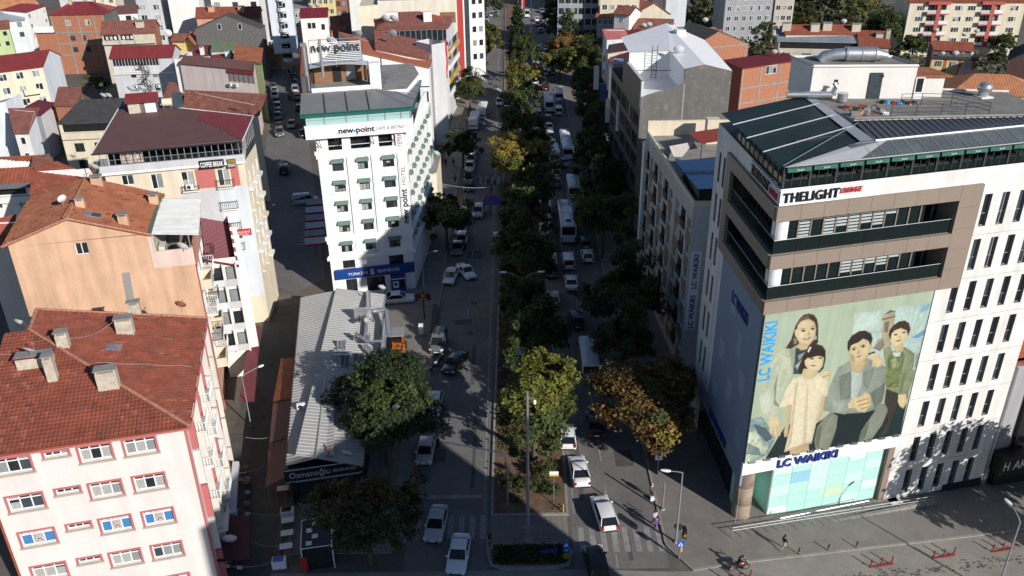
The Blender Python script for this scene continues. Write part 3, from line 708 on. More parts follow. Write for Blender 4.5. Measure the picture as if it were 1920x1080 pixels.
def crown_mesh(seed, rx, rz, mats, wts, nl=7000, ncl=110, ls=.26, cz=0., spire=False, clr=.16, holes=.0, topmat=None):
 rg = np.random.default_rng(seed); n = ncl
 d = rg.normal(size=(n, 3)); d /= np.linalg.norm(d, axis=1)[:, None]; d[:, 2] = np.where(d[:, 2] < -.35, -d[:, 2], d[:, 2])
 rad = rg.uniform(.35, 1.0, n)**.5
 lump = 1+.26*np.sin(d[:, 0]*3.1+seed)+.22*np.sin(d[:, 1]*4.3+seed*2)+.1*np.sin(d[:, 2]*7+seed)
 c = d*rad[:, None]*lump[:, None]*np.array([rx, rx, rz])
 if spire: t = (c[:, 2]/rz+1)/2; k = np.clip(1.15-t, .12, 1)**.8; c[:, 0] *= k; c[:, 1] *= k
 c[:, 2] += cz
 ci = rg.integers(0, n, nl); r0 = rx*clr*rg.uniform(.6, 1.5, n)
 q = rg.normal(size=(nl, 3)); q /= np.linalg.norm(q, axis=1)[:, None]
 p = c[ci]+q*(r0[ci]*rg.uniform(.25, 1.1, nl)**.6)[:, None]*np.array([1, 1, .75])
 out = (p-np.array([0, 0, cz-.35*rz])); out /= np.linalg.norm(out, axis=1)[:, None]+1e-6
 nn = out*.9+rg.normal(size=(nl, 3))*.65+np.array([0, 0, .35]); nn /= np.linalg.norm(nn, axis=1)[:, None]
 a = np.cross(nn, rg.normal(size=(nl, 3))); a /= np.linalg.norm(a, axis=1)[:, None]+1e-6; b_ = np.cross(nn, a)
 s = ls*(.4+1.1*rg.uniform(size=nl)**1.5)[:, None]
 V = np.stack([p-a*s*.5, p+b_*s*.42, p+a*s*.62, p-b_*s*.42], 1).reshape(-1, 3)
 me = bpy.data.meshes.new('crown'); me.vertices.add(nl*4); me.vertices.foreach_set('co', V.ravel().astype(np.float32))
 me.loops.add(nl*4); me.loops.foreach_set('vertex_index', np.arange(nl*4, dtype=np.int32))
 me.polygons.add(nl); me.polygons.foreach_set('loop_start', np.arange(0, nl*4, 4, dtype=np.int32)); me.polygons.foreach_set('loop_total', np.full(nl, 4, np.int32))
 for m in mats: me.materials.append(m)
 w = np.array(wts, float); w /= w.sum(); mc = rg.choice(len(mats), n, p=w); mi = mc[ci]
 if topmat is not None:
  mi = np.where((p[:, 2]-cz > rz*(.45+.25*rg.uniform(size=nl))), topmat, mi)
 me.polygons.foreach_set('material_index', mi.astype(np.int32)); me.update(calc_edges=True); return me
def trunk_mesh(seed, h, cz, rx, rz, r=.2, nb=7):
 rg = random.Random(seed); b = B()
 b.tube([(0, 0, -.2), (.05, .02, h*.35), (rg.uniform(-.2, .2), rg.uniform(-.2, .2), cz-rz*.3), (rg.uniform(-.3, .3), rg.uniform(-.3, .3), cz+rz*.4)], [r*1.35, r, r*.7, r*.2], bark, 8)
 for i in range(nb):
  a = i*2.4+rg.uniform(-.4, .4); z0 = h*.35+(cz-h*.35)*rg.uniform(.2, .95); k = rg.uniform(.55, .85)
  b.tube([(0, 0, z0), (math.cos(a)*rx*k*.5, math.sin(a)*rx*k*.5, z0+rz*.35), (math.cos(a)*rx*k, math.sin(a)*rx*k, z0+rz*rg.uniform(.5, .9))], [r*.5, r*.3, r*.1], bark, 5)
 return b.mesh('trunk')
TP = {}
def tree_proto(key, seed, h, rx, rz, mats, wts, nl=7000, **k):
 cz = h-rz*.92; TP[key] = (trunk_mesh(seed, h, cz, rx, rz, .035*h*.6+.03), crown_mesh(seed, rx, rz, mats, wts, nl, cz=cz, **k), h)
tree_proto('dark', 1, 9.5, 4.6, 3.9, (LD, LG, LE), (5, 3, 2), 42000, ncl=210, ls=.25, clr=.17)
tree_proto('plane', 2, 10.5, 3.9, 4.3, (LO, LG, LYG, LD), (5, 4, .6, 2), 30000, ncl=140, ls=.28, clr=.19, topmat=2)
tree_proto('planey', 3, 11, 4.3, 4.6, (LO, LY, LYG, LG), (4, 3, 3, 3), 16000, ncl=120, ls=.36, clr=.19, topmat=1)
tree_proto('median', 4, 9.0, 3.8, 3.7, (LG, LD, LO), (4, 4, 2), 9000, ncl=90, ls=.42, clr=.2)
tree_proto('median2', 5, 9.5, 4.2, 4.0, (LD, LG, LYG), (5, 3, 1), 9000, ncl=80, ls=.45, clr=.2)
tree_proto('rust', 6, 9.5, 4.4, 4.2, (LB, LBB, LO, LY), (4, 4, 3, 2), 30000, ncl=150, ls=.27, clr=.22)
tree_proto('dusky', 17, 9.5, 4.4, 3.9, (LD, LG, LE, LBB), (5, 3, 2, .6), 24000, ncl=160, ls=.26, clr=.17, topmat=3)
tree_proto('brown', 7, 10, 4.8, 4.4, (LBB, LO, LD, LG), (2, 3, 4, 2), 20000, ncl=115, ls=.31, clr=.18)
tree_proto('spire', 8, 15, 3.3, 7.3, (LE, LD, LG), (5, 4, 1), 11000, ncl=150, ls=.5, clr=.28, spire=True)
tree_proto('round', 9, 12, 6.2, 5.5, (LD, LG, LO), (4, 4, 2), 11000, ncl=120, ls=.55, clr=.18)
tree_proto('silver', 10, 7, 3.8, 3.0, (LS, LO, LD), (5, 2, 2), 6000, ncl=70, ls=.42, clr=.2)
tree_proto('bush', 11, 3.6, 1.9, 1.7, (LG, LD, LO), (3, 3, 2), 3000, ncl=40, ls=.25, clr=.25)
tree_proto('yellowbush', 12, 8, 4.0, 3.6, (LYG, LY, LO, LG), (4, 2, 3, 2), 7000, ncl=80, ls=.45, clr=.2)
def tree(key, label, px=None, py=None, h=None, xy=None, s=1., group=None, z=0., hz=None, sw=1.):
 """px, py = middle of the crown in the photograph (at crown height) unless xy is given"""
 tm, cm, h0 = TP[key]; h = h or h0*s; k = h/h0
 if xy is None: p = U(px, py, (hz if hz is not None else h*.6)); xy = (p.x, p.y)
 o = thing('tree', label, 'tree', (xy[0], xy[1], z+zg(*xy)), random.uniform(0, 6.28), group); o.scale = (k*sw, k*sw, k)
 ob('trunk', tm, o); ob('crown', cm, o); return o
# ---------------------------------------------------------------- white corner building with the billboard
lw = mat('white_stone_cladding', (.70, .68, .645), .85, var=.08, scale=.5, streak=.22, bump=.1, bscale=8)
bronze = mat('taupe_composite_panel', (.245, .195, .155), .5, var=.05, scale=.4)
mint = mat('mint_panel', (.40, .67, .59), .55, var=.03)
mintl = mat('pale_mint_panel', (.50, .72, .65), .55, var=.03)
mintb = mat('sky_blue_panel', (.27, .50, .62), .55, var=.03)
mintc = mat('cream_green_panel', (.50, .64, .44), .55, var=.03)
wpanel = mat('white_panel', (.78, .78, .77), .5, var=.03)
shopglass = mat('shop_glass', (.012, .02, .022), .05, var=.2, spec=.6)
railglass = mat('smoked_rail_glass', (.008, .014, .014), .12, var=.1, spec=.25)
canvas = mat('dark_green_canvas', (.010, .026, .027), .6, var=.15, scale=.5)
valance = mat('green_awning', (.008, .10, .065), .7, var=.1)
roofgrey = mat('slate_blue_roof_sheet', (.06, .068, .08), .5, var=.1, scale=.5)
deckm = mat('grey_roof_felt', (.21, .20, .185), .9, var=.2, scale=.6, dirt=(.15, .14, .125))
navy = mat('navy_letters', (.015, .04, .22), .4, var=.03); cyan = mat('azure_print', (.01, .30, .70), .6, var=.02)
blackl = mat('black_letters', (.015, .015, .016), .4, var=.03); redl = mat('red_letters', (.55, .04, .05), .4, var=.03)
adgrey = mat('shaded_poster_film', (.21, .28, .36), .7, var=.04, scale=.3)  # even grey-blue colour of the film
adgrey2 = mat('poster_film_light_square', (.28, .35, .43), .7, var=.04)
Q = House('office_building', 'white corner building with slit windows, taupe frame and a rooftop lounge terrace', (20.2, 60.7), 14, 26.75, 17.2, 32.6, lw, 'building', skew=79, z0=-3.2)
Q.rev = .28
R1 = [27.36, 23.38, 19.4, 15.4, 11.37, 7.4, 3.4, -.45]
for j, z in enumerate(R1):
 for i in range(5):
  x = (18.55+1.68*i) if j < 2 else (17.5+1.73*i)
  Q.win('front', x, z, .72, 2.85, 'slit', glass2 if (i+j) % 3 else glass)
wl = Q.face('left')[2]
for j, z in enumerate(R1[:7]):
 for t in ((14.0, 15.45) if j < 6 else ()):
  Q.win('left', wl-t-.62, z, .62, 2.85, 'slit', glass)
# openings: two loggias wrap the corner, shop front and recessed corner below
for z0, z1 in ((27.2, 30.05), (23.2, 26.0)):
 Q.holes[0].append((.02, z0, 15.9, z1)); Q.holes[3].append((wl-11.45, z0, wl-.02, z1))
Q.holes[0].append((.02, -3, 15.62, 5.68)); Q.holes[3].append((wl-14.2, -3, wl-.02, 4.4))
def wall_(b):
 for f, i in Q.FI.items():
  L = Q.face(f)[2]; b.T = Q.fm(f); holes_wall(b, L, -3.2, 32.6, Q.holes[i], lw, 0)
  for x0, a0, x1, a1 in Q.holes[i]:
   if x1-x0 > 3: continue
   for p in ([(x0, 0, a0), (x0, .3, a0), (x0, .3, a1), (x0, 0, a1)], [(x1, .3, a0), (x1, 0, a0), (x1, 0, a1), (x1, .3, a1)], [(x0, 0, a1), (x0, .3, a1), (x1, .3, a1), (x1, 0, a1)], [(x0, .3, a0), (x0, 0, a0), (x1, 0, a0), (x1, .3, a0)]): b.poly(p, concrete)
 b.T = None
 for z in (31.55,): b.poly([(p.x, p.y, z) for p in Q.q], deckm)
 for z in (27.2, 23.2, 30.05, 26.0): b.poly([(.15, .15, z+.01), (16, .15, z+.01), (16, 4, z+.01), (4, 11.4, z+.01), (2.3, 11.4, z+.01)], concrete)
 b.poly([(.15, .15, 5.69), (15.6, .15, 5.69), (15.6, 4, 5.69), (3.6, 4, 5.69), (4.6, 14, 5.69), (2.8, 14, 5.69)][::-1], concrete)
Q.part('wall', wall_)
for z in (26.6, 22.6, 18.7, 14.7, 10.7, 6.7, 2.9): Q.part('cladding_joint', lambda b, z=z: b.box(18.02 if z > 22 else 15.85, -.004, z, 26.7, 0, z+.035, concrete))
for x in (17.0, 20.5, 24.0): Q.part('cladding_joint', lambda b, x=x: b.box(x-.015, -.003, -1, x+.015, 0, 22 if x < 18 else 32.5, mat('joint_shadow_gap', (.52, .50, .47), .9)))  # upright joints as thin strips darker than the cladding
def loggia(z0, z1, blinds):
 b = B()
 # back walls of the loggia
 b.poly([(1.9, 1.9, z0), (15.9, 1.9, z0), (15.9, 1.9, z1), (1.9, 1.9, z1)], shopglass); b.poly([(1.9, 1.9, z0), (1.9, 1.9, z1), (3.9, 11.2, z1), (3.9, 11.2, z0)][::-1], shopglass)
 b.poly([(15.9, 0, z0), (15.9, 1.9, z0), (15.9, 1.9, z1), (15.9, 0, z1)], bronze)
 b.build('loggia_glazing', Q.r)
 for i in range(13):
  x = 2.0+i*1.12; b = B(); b.box(x-.06, 1.8, z0, x+.06, 1.9, z1, bronze); b.build('mullion', Q.r)
  if i < 12 and blinds[i % len(blinds)]:
   k = blinds[i % len(blinds)]; b = B(); n = int(k*9)
   for q in range(n): zz = z1-.12-q*.28; b.box(x+.1, 1.83, zz-.17, x+1.0, 1.86, zz, bl_m)
   b.build('striped_blind', Q.r)
 for i in range(9):
  y = 2.2+i*1.05; b = B(); b.box(1.78+(y-1.9)*.215, y-.05, z0, 1.9+(y-1.9)*.215, y+.05, z1, bronze); b.build('mullion', Q.r)
 b = B(); b.lathe([(.62, z0), (.62, z1)], wpanel, (1.0, 1.05, 0), 28); b.build('column', Q.r)
 for i in range(8):                                       # glass balustrade panes along the front, then the side
  b = B(); x0 = i*15.85/8; b.box(x0+.01, -.02, z0+.02, x0+15.85/8-.01, .02, z0+1.16, railglass); b.build('rail_pane', Q.r)
 c, s_ = math.cos(R(79)), math.sin(R(79))
 for i in range(6):
  b = B(); b.T = Matrix.Rotation(R(79), 4, 'Z'); t = .03+i*11.35/6; b.box(t+.01, -.02, z0+.02, t+11.35/6-.01, .02, z0+1.16, railglass); b.build('rail_pane', Q.r)
 b = B(); b.tube([(c*11.4, s_*11.4, z0+1.18), (0, 0, z0+1.18), (15.88, 0, z0+1.18)], .03, steel, 5); b.build('handrail', Q.r)
bl_m = mat('pale_striped_blind', (.42, .46, .46), .7, var=.05)
loggia(27.2, 30.05, (0, 1, .5, 1, .8, 1, .8, .9, .6, 0, 0, 0)); loggia(23.2, 26.0, (0, 0, 0, 0, 0, .9, .9, .7, .8, .6, 0, 0))
# taupe frame: separate composite panels, 25 mm joints
def fpanel(f, x0, z0, x1, z1):
 b = B(); b.T = Q.fm(f); b.box(x0+.012, -.30, z0+.012, x1-.012, .0, z1-.012, bronze); b.build('cladding_panel', Q.r)
for z0, z1 in ((30.05, 31.25), (26.0, 27.2), (22.03, 23.2)):
 for i in range(8): fpanel('front', -.28+i*16.18/8, z0, -.28+(i+1)*16.18/8, z1)
 for i in range(6): fpanel('left', wl-11.45+i*11.45/6, z0, wl-11.45+(i+1)*11.45/6, z1)
for i in range(5): fpanel('front', 15.9, 22.03+i*1.844, 18.0, 22.03+(i+1)*1.844); fpanel('left', wl-12.9, 22.03+i*1.844, wl-11.45, 22.03+(i+1)*1.844)
# poster film on the side wall, sign bands, shop front
def sidefilm(b):
 b.T = Q.fm('left'); b.box(wl-11.5, -.1, 6.35, wl-.1, -.004, 22.0, adgrey)
Q.part('poster_film', sidefilm)
for x, z, w, h in ((4.0, 15.2, 1.0, 2.3), (8.2, 12.2, 1.6, 2.0), (5.0, 9.6, 1.4, 2.4), (2.0, 12.5, 1.5, 2.0), (9.0, 7.4, 1.5, 1.7), (6.5, 18.0, 1.3, 1.8)):
 def sq(b, x=x, z=z, w=w, h=h): b.T = Q.fm('left'); b.box(wl-x-w, -.106, z, wl-x, -.1, z+h, adgrey2)
 Q.part('poster_square', sq)
for i in range(6):
 def st(b, i=i): b.T = Q.fm('left'); b.box(wl-1.2-i*.3, -.106, 7.2, wl-1.06-i*.3, -.1, 9.0, adgrey2)
 Q.part('poster_stripe', st)
xd = Q.fm('left').to_3x3() @ Vector((1, 0, 0))
sign_text(Q.r, 'LC WAIKIKI', Q.wp('left', wl-5.4, -.14, 19.6), xd, 4.6, 1.15, navy, .05, 'side_lettering', .02)
def band(b):
 b.box(-.12, -.16, 5.68, 15.7, .1, 7.0, wpanel); b.T = Q.fm('left'); b.box(wl-14.3, -.12, 4.4, wl, .1, 6.35, adgrey)
Q.part('sign_band', band)
sign_text(Q.r, 'LC WAIKIKI', Q.wp('left', wl-7.4, -.2, 5.4), xd, 5.6, .85, navy, .15, 'side_lettering', .02)
sign_text(Q.r, 'LC WAIKIKI', (6.3, -.26, 6.32), (1, 0, 0), 6.0, .86, navy, .16, 'front_lettering', .025)
def shop(b):
 b.box(3.42, .45, -.7, 15.0, .6, 5.66, wpanel); b.box(3.42, .6, -.7, 3.6, 4, 5.66, mint); b.box(15.0, -.05, -.9, 15.62, .5, 5.66, bronze)
 b.poly([(3.6, 4, -1), (1.9, 4, -1), (1.9, 4, 5.6), (3.6, 4, 5.6)], shopglass)
 b.T = Q.fm('left'); b.box(wl-14.2, .5, -1, wl-3.4, .55, 4.4, shopglass); b.box(wl-3.4, .4, -1, wl-1.7, 1.4, 4.4, mint)
 for i in range(8): b.box(wl-14+i*1.5, .42, -1, wl-13.93+i*1.5, .5, 4.4, darkmetal)
Q.part('shop_front', shop)
pat = {(0, 0): 's', (4, 0): 'd', (1, 1): mintb, (3, 3): mintc, (5, 3): 's', (0, 4): 'c', (2, 0): mintl, (2, 1): mintl, (0, 2): mintl, (4, 2): mintl, (5, 1): mintl, (3, 1): mint}
pw, ph = 11.52/6, 6.3/5
for i in range(6):
 for j in range(5):
  x0, z1 = 3.45+i*pw, 5.63-j*ph; k = pat.get((i, j), mint if (i*3+j) % 4 else mintl); b = B(); m = k if not isinstance(k, str) else (wpanel if k == 'c' else mint)
  b.box(x0+.018, .40, z1-ph+.018, x0+pw-.018, .45, z1-.018, m); p = b.build('shop_panel', Q.r)
  b = B()
  if k == 's':
   for q in range(8): b.box(x0+.12+q*.22, .394, z1-ph+.1, x0+.23+q*.22, .40, z1-.1, wpanel)
  elif k == 'd':
   for q in range(9):
    a = q*.34-.7; f = lambda x, z: (x0+.1+min(1.72, max(0, x)), .396, z1-ph+.1+z)
    b.poly([f(a, 0) if a > 0 else f(0, min(1.06, -a*.8)), f(a+.17, 0), f(a+.17+1.3, 1.06), f(a+1.3, 1.06)], wpanel)
  elif k == 'c':
   b.lathe([(0, -.008), (.42, -.008), (.42, 0)], mint, (x0+.6, .40, z1-ph+.6), 20, Vector((0, 1, 0))); b.lathe([(0, -.008), (.3, -.008), (.3, 0)], mint, (x0+1.45, .40, z1-ph+.36), 20, Vector((0, 1, 0)))
  else:
   for q in range(3): b.box(x0+1.2+q*.13, .396, z1-.28-.05*(q % 2), x0+1.24+q*.13, .40, z1-.24-.05*(q % 2), darkmetal)
  b.build('panel_print', p)
def colm(b):
 cm_ = mat('brown_stained_concrete_column', (.30, .235, .175), .6, var=.22, scale=.9, dirt=(.17, .105, .06))
 b.lathe([(.86, -.9), (.86, 1.6), (.84, 1.62), (.86, 1.64), (.86, 3.6), (.84, 3.62), (.86, 3.64), (.86, 5.7)], cm_, (1.0, 1.0, 0), 30)
Q.part('column', colm)
def plinth(b):
 b.box(-.5, -.55, -3, 17, 3, -.72, kerbm); b.box(15.7, -.06, -3.2, 26.7, 0, -1.0, darkmetal)
 b.box(16.0, -.9, -3, 17.2, -.05, -.72, wpanel); b.box(22.2, -.1, -3, 26.6, -.02, -.4, black)
Q.part('plinth', plinth)
# lounge sign
sg = Q.part('sign_board', lambda b: b.box(-.08, -.12, 31.28, 4.95, -.02, 32.5, wpanel))
sign_text(sg, 'THELIGHT', (2.5, -.2, 31.92), (1, 0, 0), 4.7, .78, blackl, .16, bold=.01, space=1.12)
sign_text(sg, 'LOUNGE', (5.9, -.12, 32.0), (1, 0, 0), 1.95, .42, redl, .12, shear=.2)
def sb2(b): b.T = Q.fm('left'); b.box(wl-6.9, -.12, 31.35, wl+.05, -.02, 32.55, mat('dim_sign_board', (.5, .5, .5), .5))  # side board greyer than the front one, shade put into its colour
sg2 = Q.part('sign_board', sb2)
sign_text(sg2, 'THELIGHT', Q.wp('left', wl-4.4, -.18, 31.95), xd, 4.4, .8, blackl, .12, bold=.02)
sign_text(sg2, 'LOUNGE', Q.wp('left', wl-1.1, -.18, 31.85), xd, 1.7, .5, redl, .1, shear=.2)
# roof terrace
def terr(b):
 b.poly([(.3, .3, 31.6), (26.5, .3, 31.6), (26.5, 3.8, 31.6), (6, 12, 31.6), (2.6, 12.5, 31.6)], mat('terrace_floor', (.10, .10, .10), .6, var=.3, scale=1))
 b.poly([(3.2, 3.9, 31.6), (26.5, 3.9, 31.6), (26.5, 3.9, 35), (3.2, 3.9, 35)], shopglass)
Q.part('terrace_floor', terr)
for i in range(13):
 x = .15+i*2.2
 Q.part('terrace_post', lambda b, x=x: b.box(x-.09, .1, 32.6, x+.09, .28, 34.3, darkmetal))
 if i < 12:
  Q.part('windbreak_pane', lambda b, x=x: b.box(x+.09, .17, 32.6, x+2.11, .19, 33.15, railglass))
  for k in (.73, 1.46): Q.part('mullion', lambda b, x=x, k=k: b.box(x+k-.02, .16, 32.6, x+k+.02, .2, 34.2, darkmetal))
  def val(b, x=x):
   rows = [[(x+.1+q*.2, -.05+.03*math.sin(q*1.3), 34.22), (x+.1+q*.2, -.14+.05*math.sin(q*1.3), 33.9)] for q in range(11)]; b.grid(rows, valance, True)
   b.box(x+.05, -.1, 34.2, x+2.15, .1, 34.3, darkmetal)
  v = Q.part('awning_valance', val); sign_text(v, 'THE LIGHT', (x+1.1, -.19, 34.06), (1, 0, 0), .55, .12, wpanel, .01)
for i in range(11):
 t = wl-.3-i*1.18
 def pst(b, t=t): b.T = Q.fm('left'); b.box(t-.06, .1, 32.6, t+.06, .22, 34.4, darkmetal)
 Q.part('terrace_post', pst)
 if i < 10:
  def vl(b, t=t): b.T = Q.fm('left'); rows = [[(t-.06-q*.19, -.05+.03*math.sin(q*1.7), 34.4), (t-.06-q*.19, -.14+.05*math.sin(q*1.7), 34.0)] for q in range(7)]; b.grid(rows, valance, True); b.box(t-1.15, .15, 32.6, t-.1, .17, 33.3, railglass)
  Q.part('awning_valance', vl)
def sky_(b):
 for i in range(17):
  x0, x1 = 6.2+i*1.2, 7.36+i*1.2; b.poly([(x0, -.1, 34.36), (x1, -.1, 34.36), (x1, 1.6, 35.0), (x0, 1.6, 35.0)], mat('grey_roof_glass', (.10, .115, .12), .15, var=.25, scale=.4, spec=.6)); b.box(x1, -.1, 34.3, x1+.05, 1.6, 34.36, steel)
  b.poly([(x1, -.1, 34.40), (x1+.05, -.1, 34.40), (x1+.05, 1.6, 35.04), (x1, 1.6, 35.04)], steel)
 b.tube([(8.6, 1.68, 35.08), (26.7, 1.68, 35.08)], .09, pvc, 6); b.tube([(.1, -.12, 34.38), (26.7, -.12, 34.34)], .06, steel, 6)
 b.poly([(-.2, -.2, 34.4), (6.2, -.1, 34.38), (9.6, 1.6, 35.02), (7.4, 1.9, 35.0)], mat('pale_grey_flap', (.36, .37, .38), .5, var=.06))
Q.part('skylight', sky_)
def canv(b):
 A, B_, C_, D_ = [Vector(p) for p in ((-.25, -.15, 34.42), (1.25, 12.9, 34.75), (9.6, 13.9, 35.35), (8.3, 2.0, 35.05))]
 rows = []
 for i in range(17):
  p, q = A.lerp(B_, i/16), D_.lerp(C_, i/16); rows.append([tuple(p.lerp(q, j/8)+Vector((0, 0, -.12*abs(math.sin(i*math.pi/4))*math.sin(math.pi*min(1, j/8+.02))))) for j in range(9)])
 b.grid([r[::-1] for r in rows], canvas, True)
Q.part('canvas_roof', canv)
for i, (p, q) in enumerate((((-.2, 2.9, 34.6), (8.6, 4.8, 35.3)), ((.1, 6.1, 34.7), (9, 7.9, 35.35)), ((.6, 9.4, 34.8), (9.4, 11, 35.45)), ((-.2, -.1, 34.5), (9.3, 5.2, 35.35)))):
 Q.part('roof_cable' if i == 3 else 'roof_beam', lambda b, p=p, q=q, i=i: b.tube([p, q], .03 if i == 3 else .06, galv, 5))
def ribs(b):
 A, B_, C_, D_ = [Vector(p) for p in ((8.5, 1.7, 35.02), (26.7, 1.7, 35.02), (26.9, 2.7, 35.2), (9.8, 6.4, 35.2))]
 b.poly([tuple(A), tuple(B_), tuple(C_), tuple(D_)], roofgrey)
 for i in range(33): p, q = A.lerp(B_, i/32), D_.lerp(C_, i/32); b.tube([p+Vector((0, 0, .03)), q+Vector((0, 0, .03))], .04, roofgrey, 4)
 b.poly([(7.4, 1.8, 35.08), (8.6, 1.7, 35.08), (10.3, 13.0, 35.4), (9.4, 13.0, 35.4)], greymetal)
Q.part('ribbed_roof', ribs)
def deck(b):
 b.prism([(9.9, 6.5), (26.9, 2.7), (27.6, 9.6), (10.4, 17.4), (9.7, 13.4)], 34.6, 35.3, lw, deckm)
 b.tube([(9.9, 6.45, 35.36), (26.9, 2.65, 35.36)], .1, concrete, 4); b.tube([(10.4, 17.4, 35.45), (27.6, 9.6, 35.45)], .12, lw, 4)
Q.part('roof_deck', deck)
# stair penthouse on the roof
wht2 = plaster('white_penthouse_plaster', (.73, .70, .65), .08)
PH = [(9.8, 13.1), (18.4, 10.6), (18.5, 14.3), (9.9, 16.9)]
def pent(b):
 b.prism(PH, 35.2, 38.1, wht2, deckm)
 for a, c in zip(PH, PH[1:]+PH[:1]): b.tube([(a[0], a[1], 38.15), (c[0], c[1], 38.15)], .14, wht2, 4)
 b.prism([(18.45, 11.0), (21.0, 10.1), (21.2, 13), (18.6, 13.9)], 35.2, 37.1, wht2)
ph_ = Q.part('penthouse', pent)
d = (Vector((18.4, 10.6, 0))-Vector((9.8, 13.1, 0))).normalized(); dn = Vector((d.y, -d.x, 0)); wpos = lambda t, o, z: Vector((9.8, 13.1, 0))+d*t+dn*o+Vector((0, 0, z))
def dr(b):
 for o0, o1, t0, t1, z0, z1, m in ((0, .06, 4.95, 6.1, 35.3, 37.6, dkpvc), (.06, .07, 5.08, 5.97, 35.4, 37.5, glass2)):
  b.poly([wpos(t0, o1, z0), wpos(t1, o1, z0), wpos(t1, o1, z1), wpos(t0, o1, z1)], m)
Q.part('vent_opening', lambda b: b.poly([wpos(1.95, .02, 36.5), wpos(2.3, .02, 36.5), wpos(2.3, .02, 37), wpos(1.95, .02, 37)], black), parent=ph_)
def dr2(b):
 b.poly([wpos(9.0, .1, 35.3), wpos(9.75, .1, 35.3), wpos(9.75, .1, 37.2), wpos(9.0, .1, 37.2)], pvc); b.poly([wpos(9.1, .12, 35.9), wpos(9.65, .12, 35.9), wpos(9.65, .12, 37.1), wpos(9.1, .12, 37.1)], glass)
Q.part('door', dr, parent=ph_); Q.part('door', dr2, parent=ph_)
Q.part('lean_to_roof', lambda b: b.prism([(18.45, 10.7), (21.4, 9.7), (21.6, 13.0), (18.6, 14.0)], 37.15, 37.3, tile_or), parent=ph_)
Q.part('flue', lambda b: b.lathe([(0, 0), (.12, 0), (.12, .1)], black, (15.6, 11.4, 37.3), 8, Vector((0, -1, 0))), parent=ph_)
LROOT = Q
def lpt(x, y, z): return Q.world(x, y, z)
# ventilation duct on the penthouse roof
t = thing('ventilation_duct', 'fat silver ventilation duct lying on the white penthouse roof', 'duct', lpt(0, 0, 0), R(14))
b = B(); b.tube([(11.6, 15.0, 38.1), (11.9, 14.9, 38.5), (12.7, 14.5, 38.7), (13.6, 14.2, 38.75)], .5, galv, 14); b.tube([(13.5, 14.25, 38.75), (16.0, 13.4, 38.75)], .62, galv, 18); b.tube([(15.9, 13.45, 38.75), (17.0, 13.05, 38.6)], [.6, .3], galv, 16); b.build('duct', t)
for k in (13.6, 14.8, 15.9):
 b = B(); b.tube([(k, 14.22-(k-13.6)*.34, 38.75), (k+.08, 14.19-(k-13.6)*.34, 38.75)], .66, steel, 18); b.build('clamp_ring', t)
t = thing('extractor_pipe', 'silver extractor pipe with elbow beside the green canvas roof', 'pipe', lpt(0, 0, 0), R(14))
b = B(); b.tube([(7.6, 13.2, 35.8), (9.3, 12.6, 35.85), (11.2, 11.8, 35.9)], .28, galv, 10); b.tube([(11.2, 11.8, 35.9), (11.4, 11.7, 36.5), (11.5, 12.0, 36.75)], .28, galv, 10); b.tube([(11.9, 11.3, 35.4), (11.9, 11.3, 36.1)], .45, galv, 12); b.build('pipe', t)
t = thing('rooftop_vent', 'round white cowl vent on the flat roof edge at far right', 'vent', lpt(24.6, 9.2, 35.3), R(14))
b = B(); b.lathe([(.42, 0), (.42, .5), (.6, .6), (.6, 1.0), (.4, 1.25), (0, 1.3)], galv, n=16); b.build('cowl', t); b = B(); b.box(-.6, -.6, -.1, .6, .6, .1, lw); b.build('base', t)
# rail on the roof deck
t = thing('roof_railing', 'thin dark steel railing round the stair opening on the grey flat roof', 'railing', lpt(0, 0, 0), R(14))
pts = [(13.2, 6.3), (15.2, 5.8), (17.2, 5.3), (19.2, 4.9), (21.2, 4.5), (20.0, 7.6), (17.8, 8.6), (16.0, 8.9)]
for p in pts: b = B(); b.tube([(*p, 35.3), (*p, 36.3)], .03, darkmetal, 5); b.build('post', t)
for zz in (35.65, 36.0, 36.3): b = B(); b.tube([(*p, zz) for p in pts], .022, darkmetal, 4); b.build('rail', t)
t = thing('roof_clutter', 'heap of orange and white building rubble and cable reels on the roof edge', 'rubble', lpt(12.0, 8.6, 35.3), R(14))
rg = random.Random(5)
for i in range(26):
 b = B(); b.T = Matrix.Translation((rg.uniform(-1.6, 1.6), rg.uniform(-1.8, 1.2), .0)) @ Matrix.Rotation(rg.uniform(0, 3), 4, 'Z') @ Matrix.Rotation(rg.uniform(-.4, .4), 4, 'X'); s_ = rg.uniform(.15, .45); b.box(-s_, -s_*.6, 0, s_, s_*.6, s_*rg.uniform(.3, .9), rg.choice([rust, wpanel, wood, concrete, tile_or2, darkmetal])); b.build('scrap', t)
t = thing('laundry_heap', 'red and blue plastic sheets dumped at the foot of the penthouse wall', 'sheeting', lpt(16.2, 9.6, 35.3), R(-4))
for i in range(7):
 b = B(); b.T = Matrix.Translation((-1.2+i*.42, rg.uniform(-.3, .1), 0)); b.lathe([(.36, 0), (.3, .16), (.12, .26), (0, .28)], rg.choice([PAINT['darkred'], PAINT['red'], cyan, black]), n=7); b.build('bundle', t)
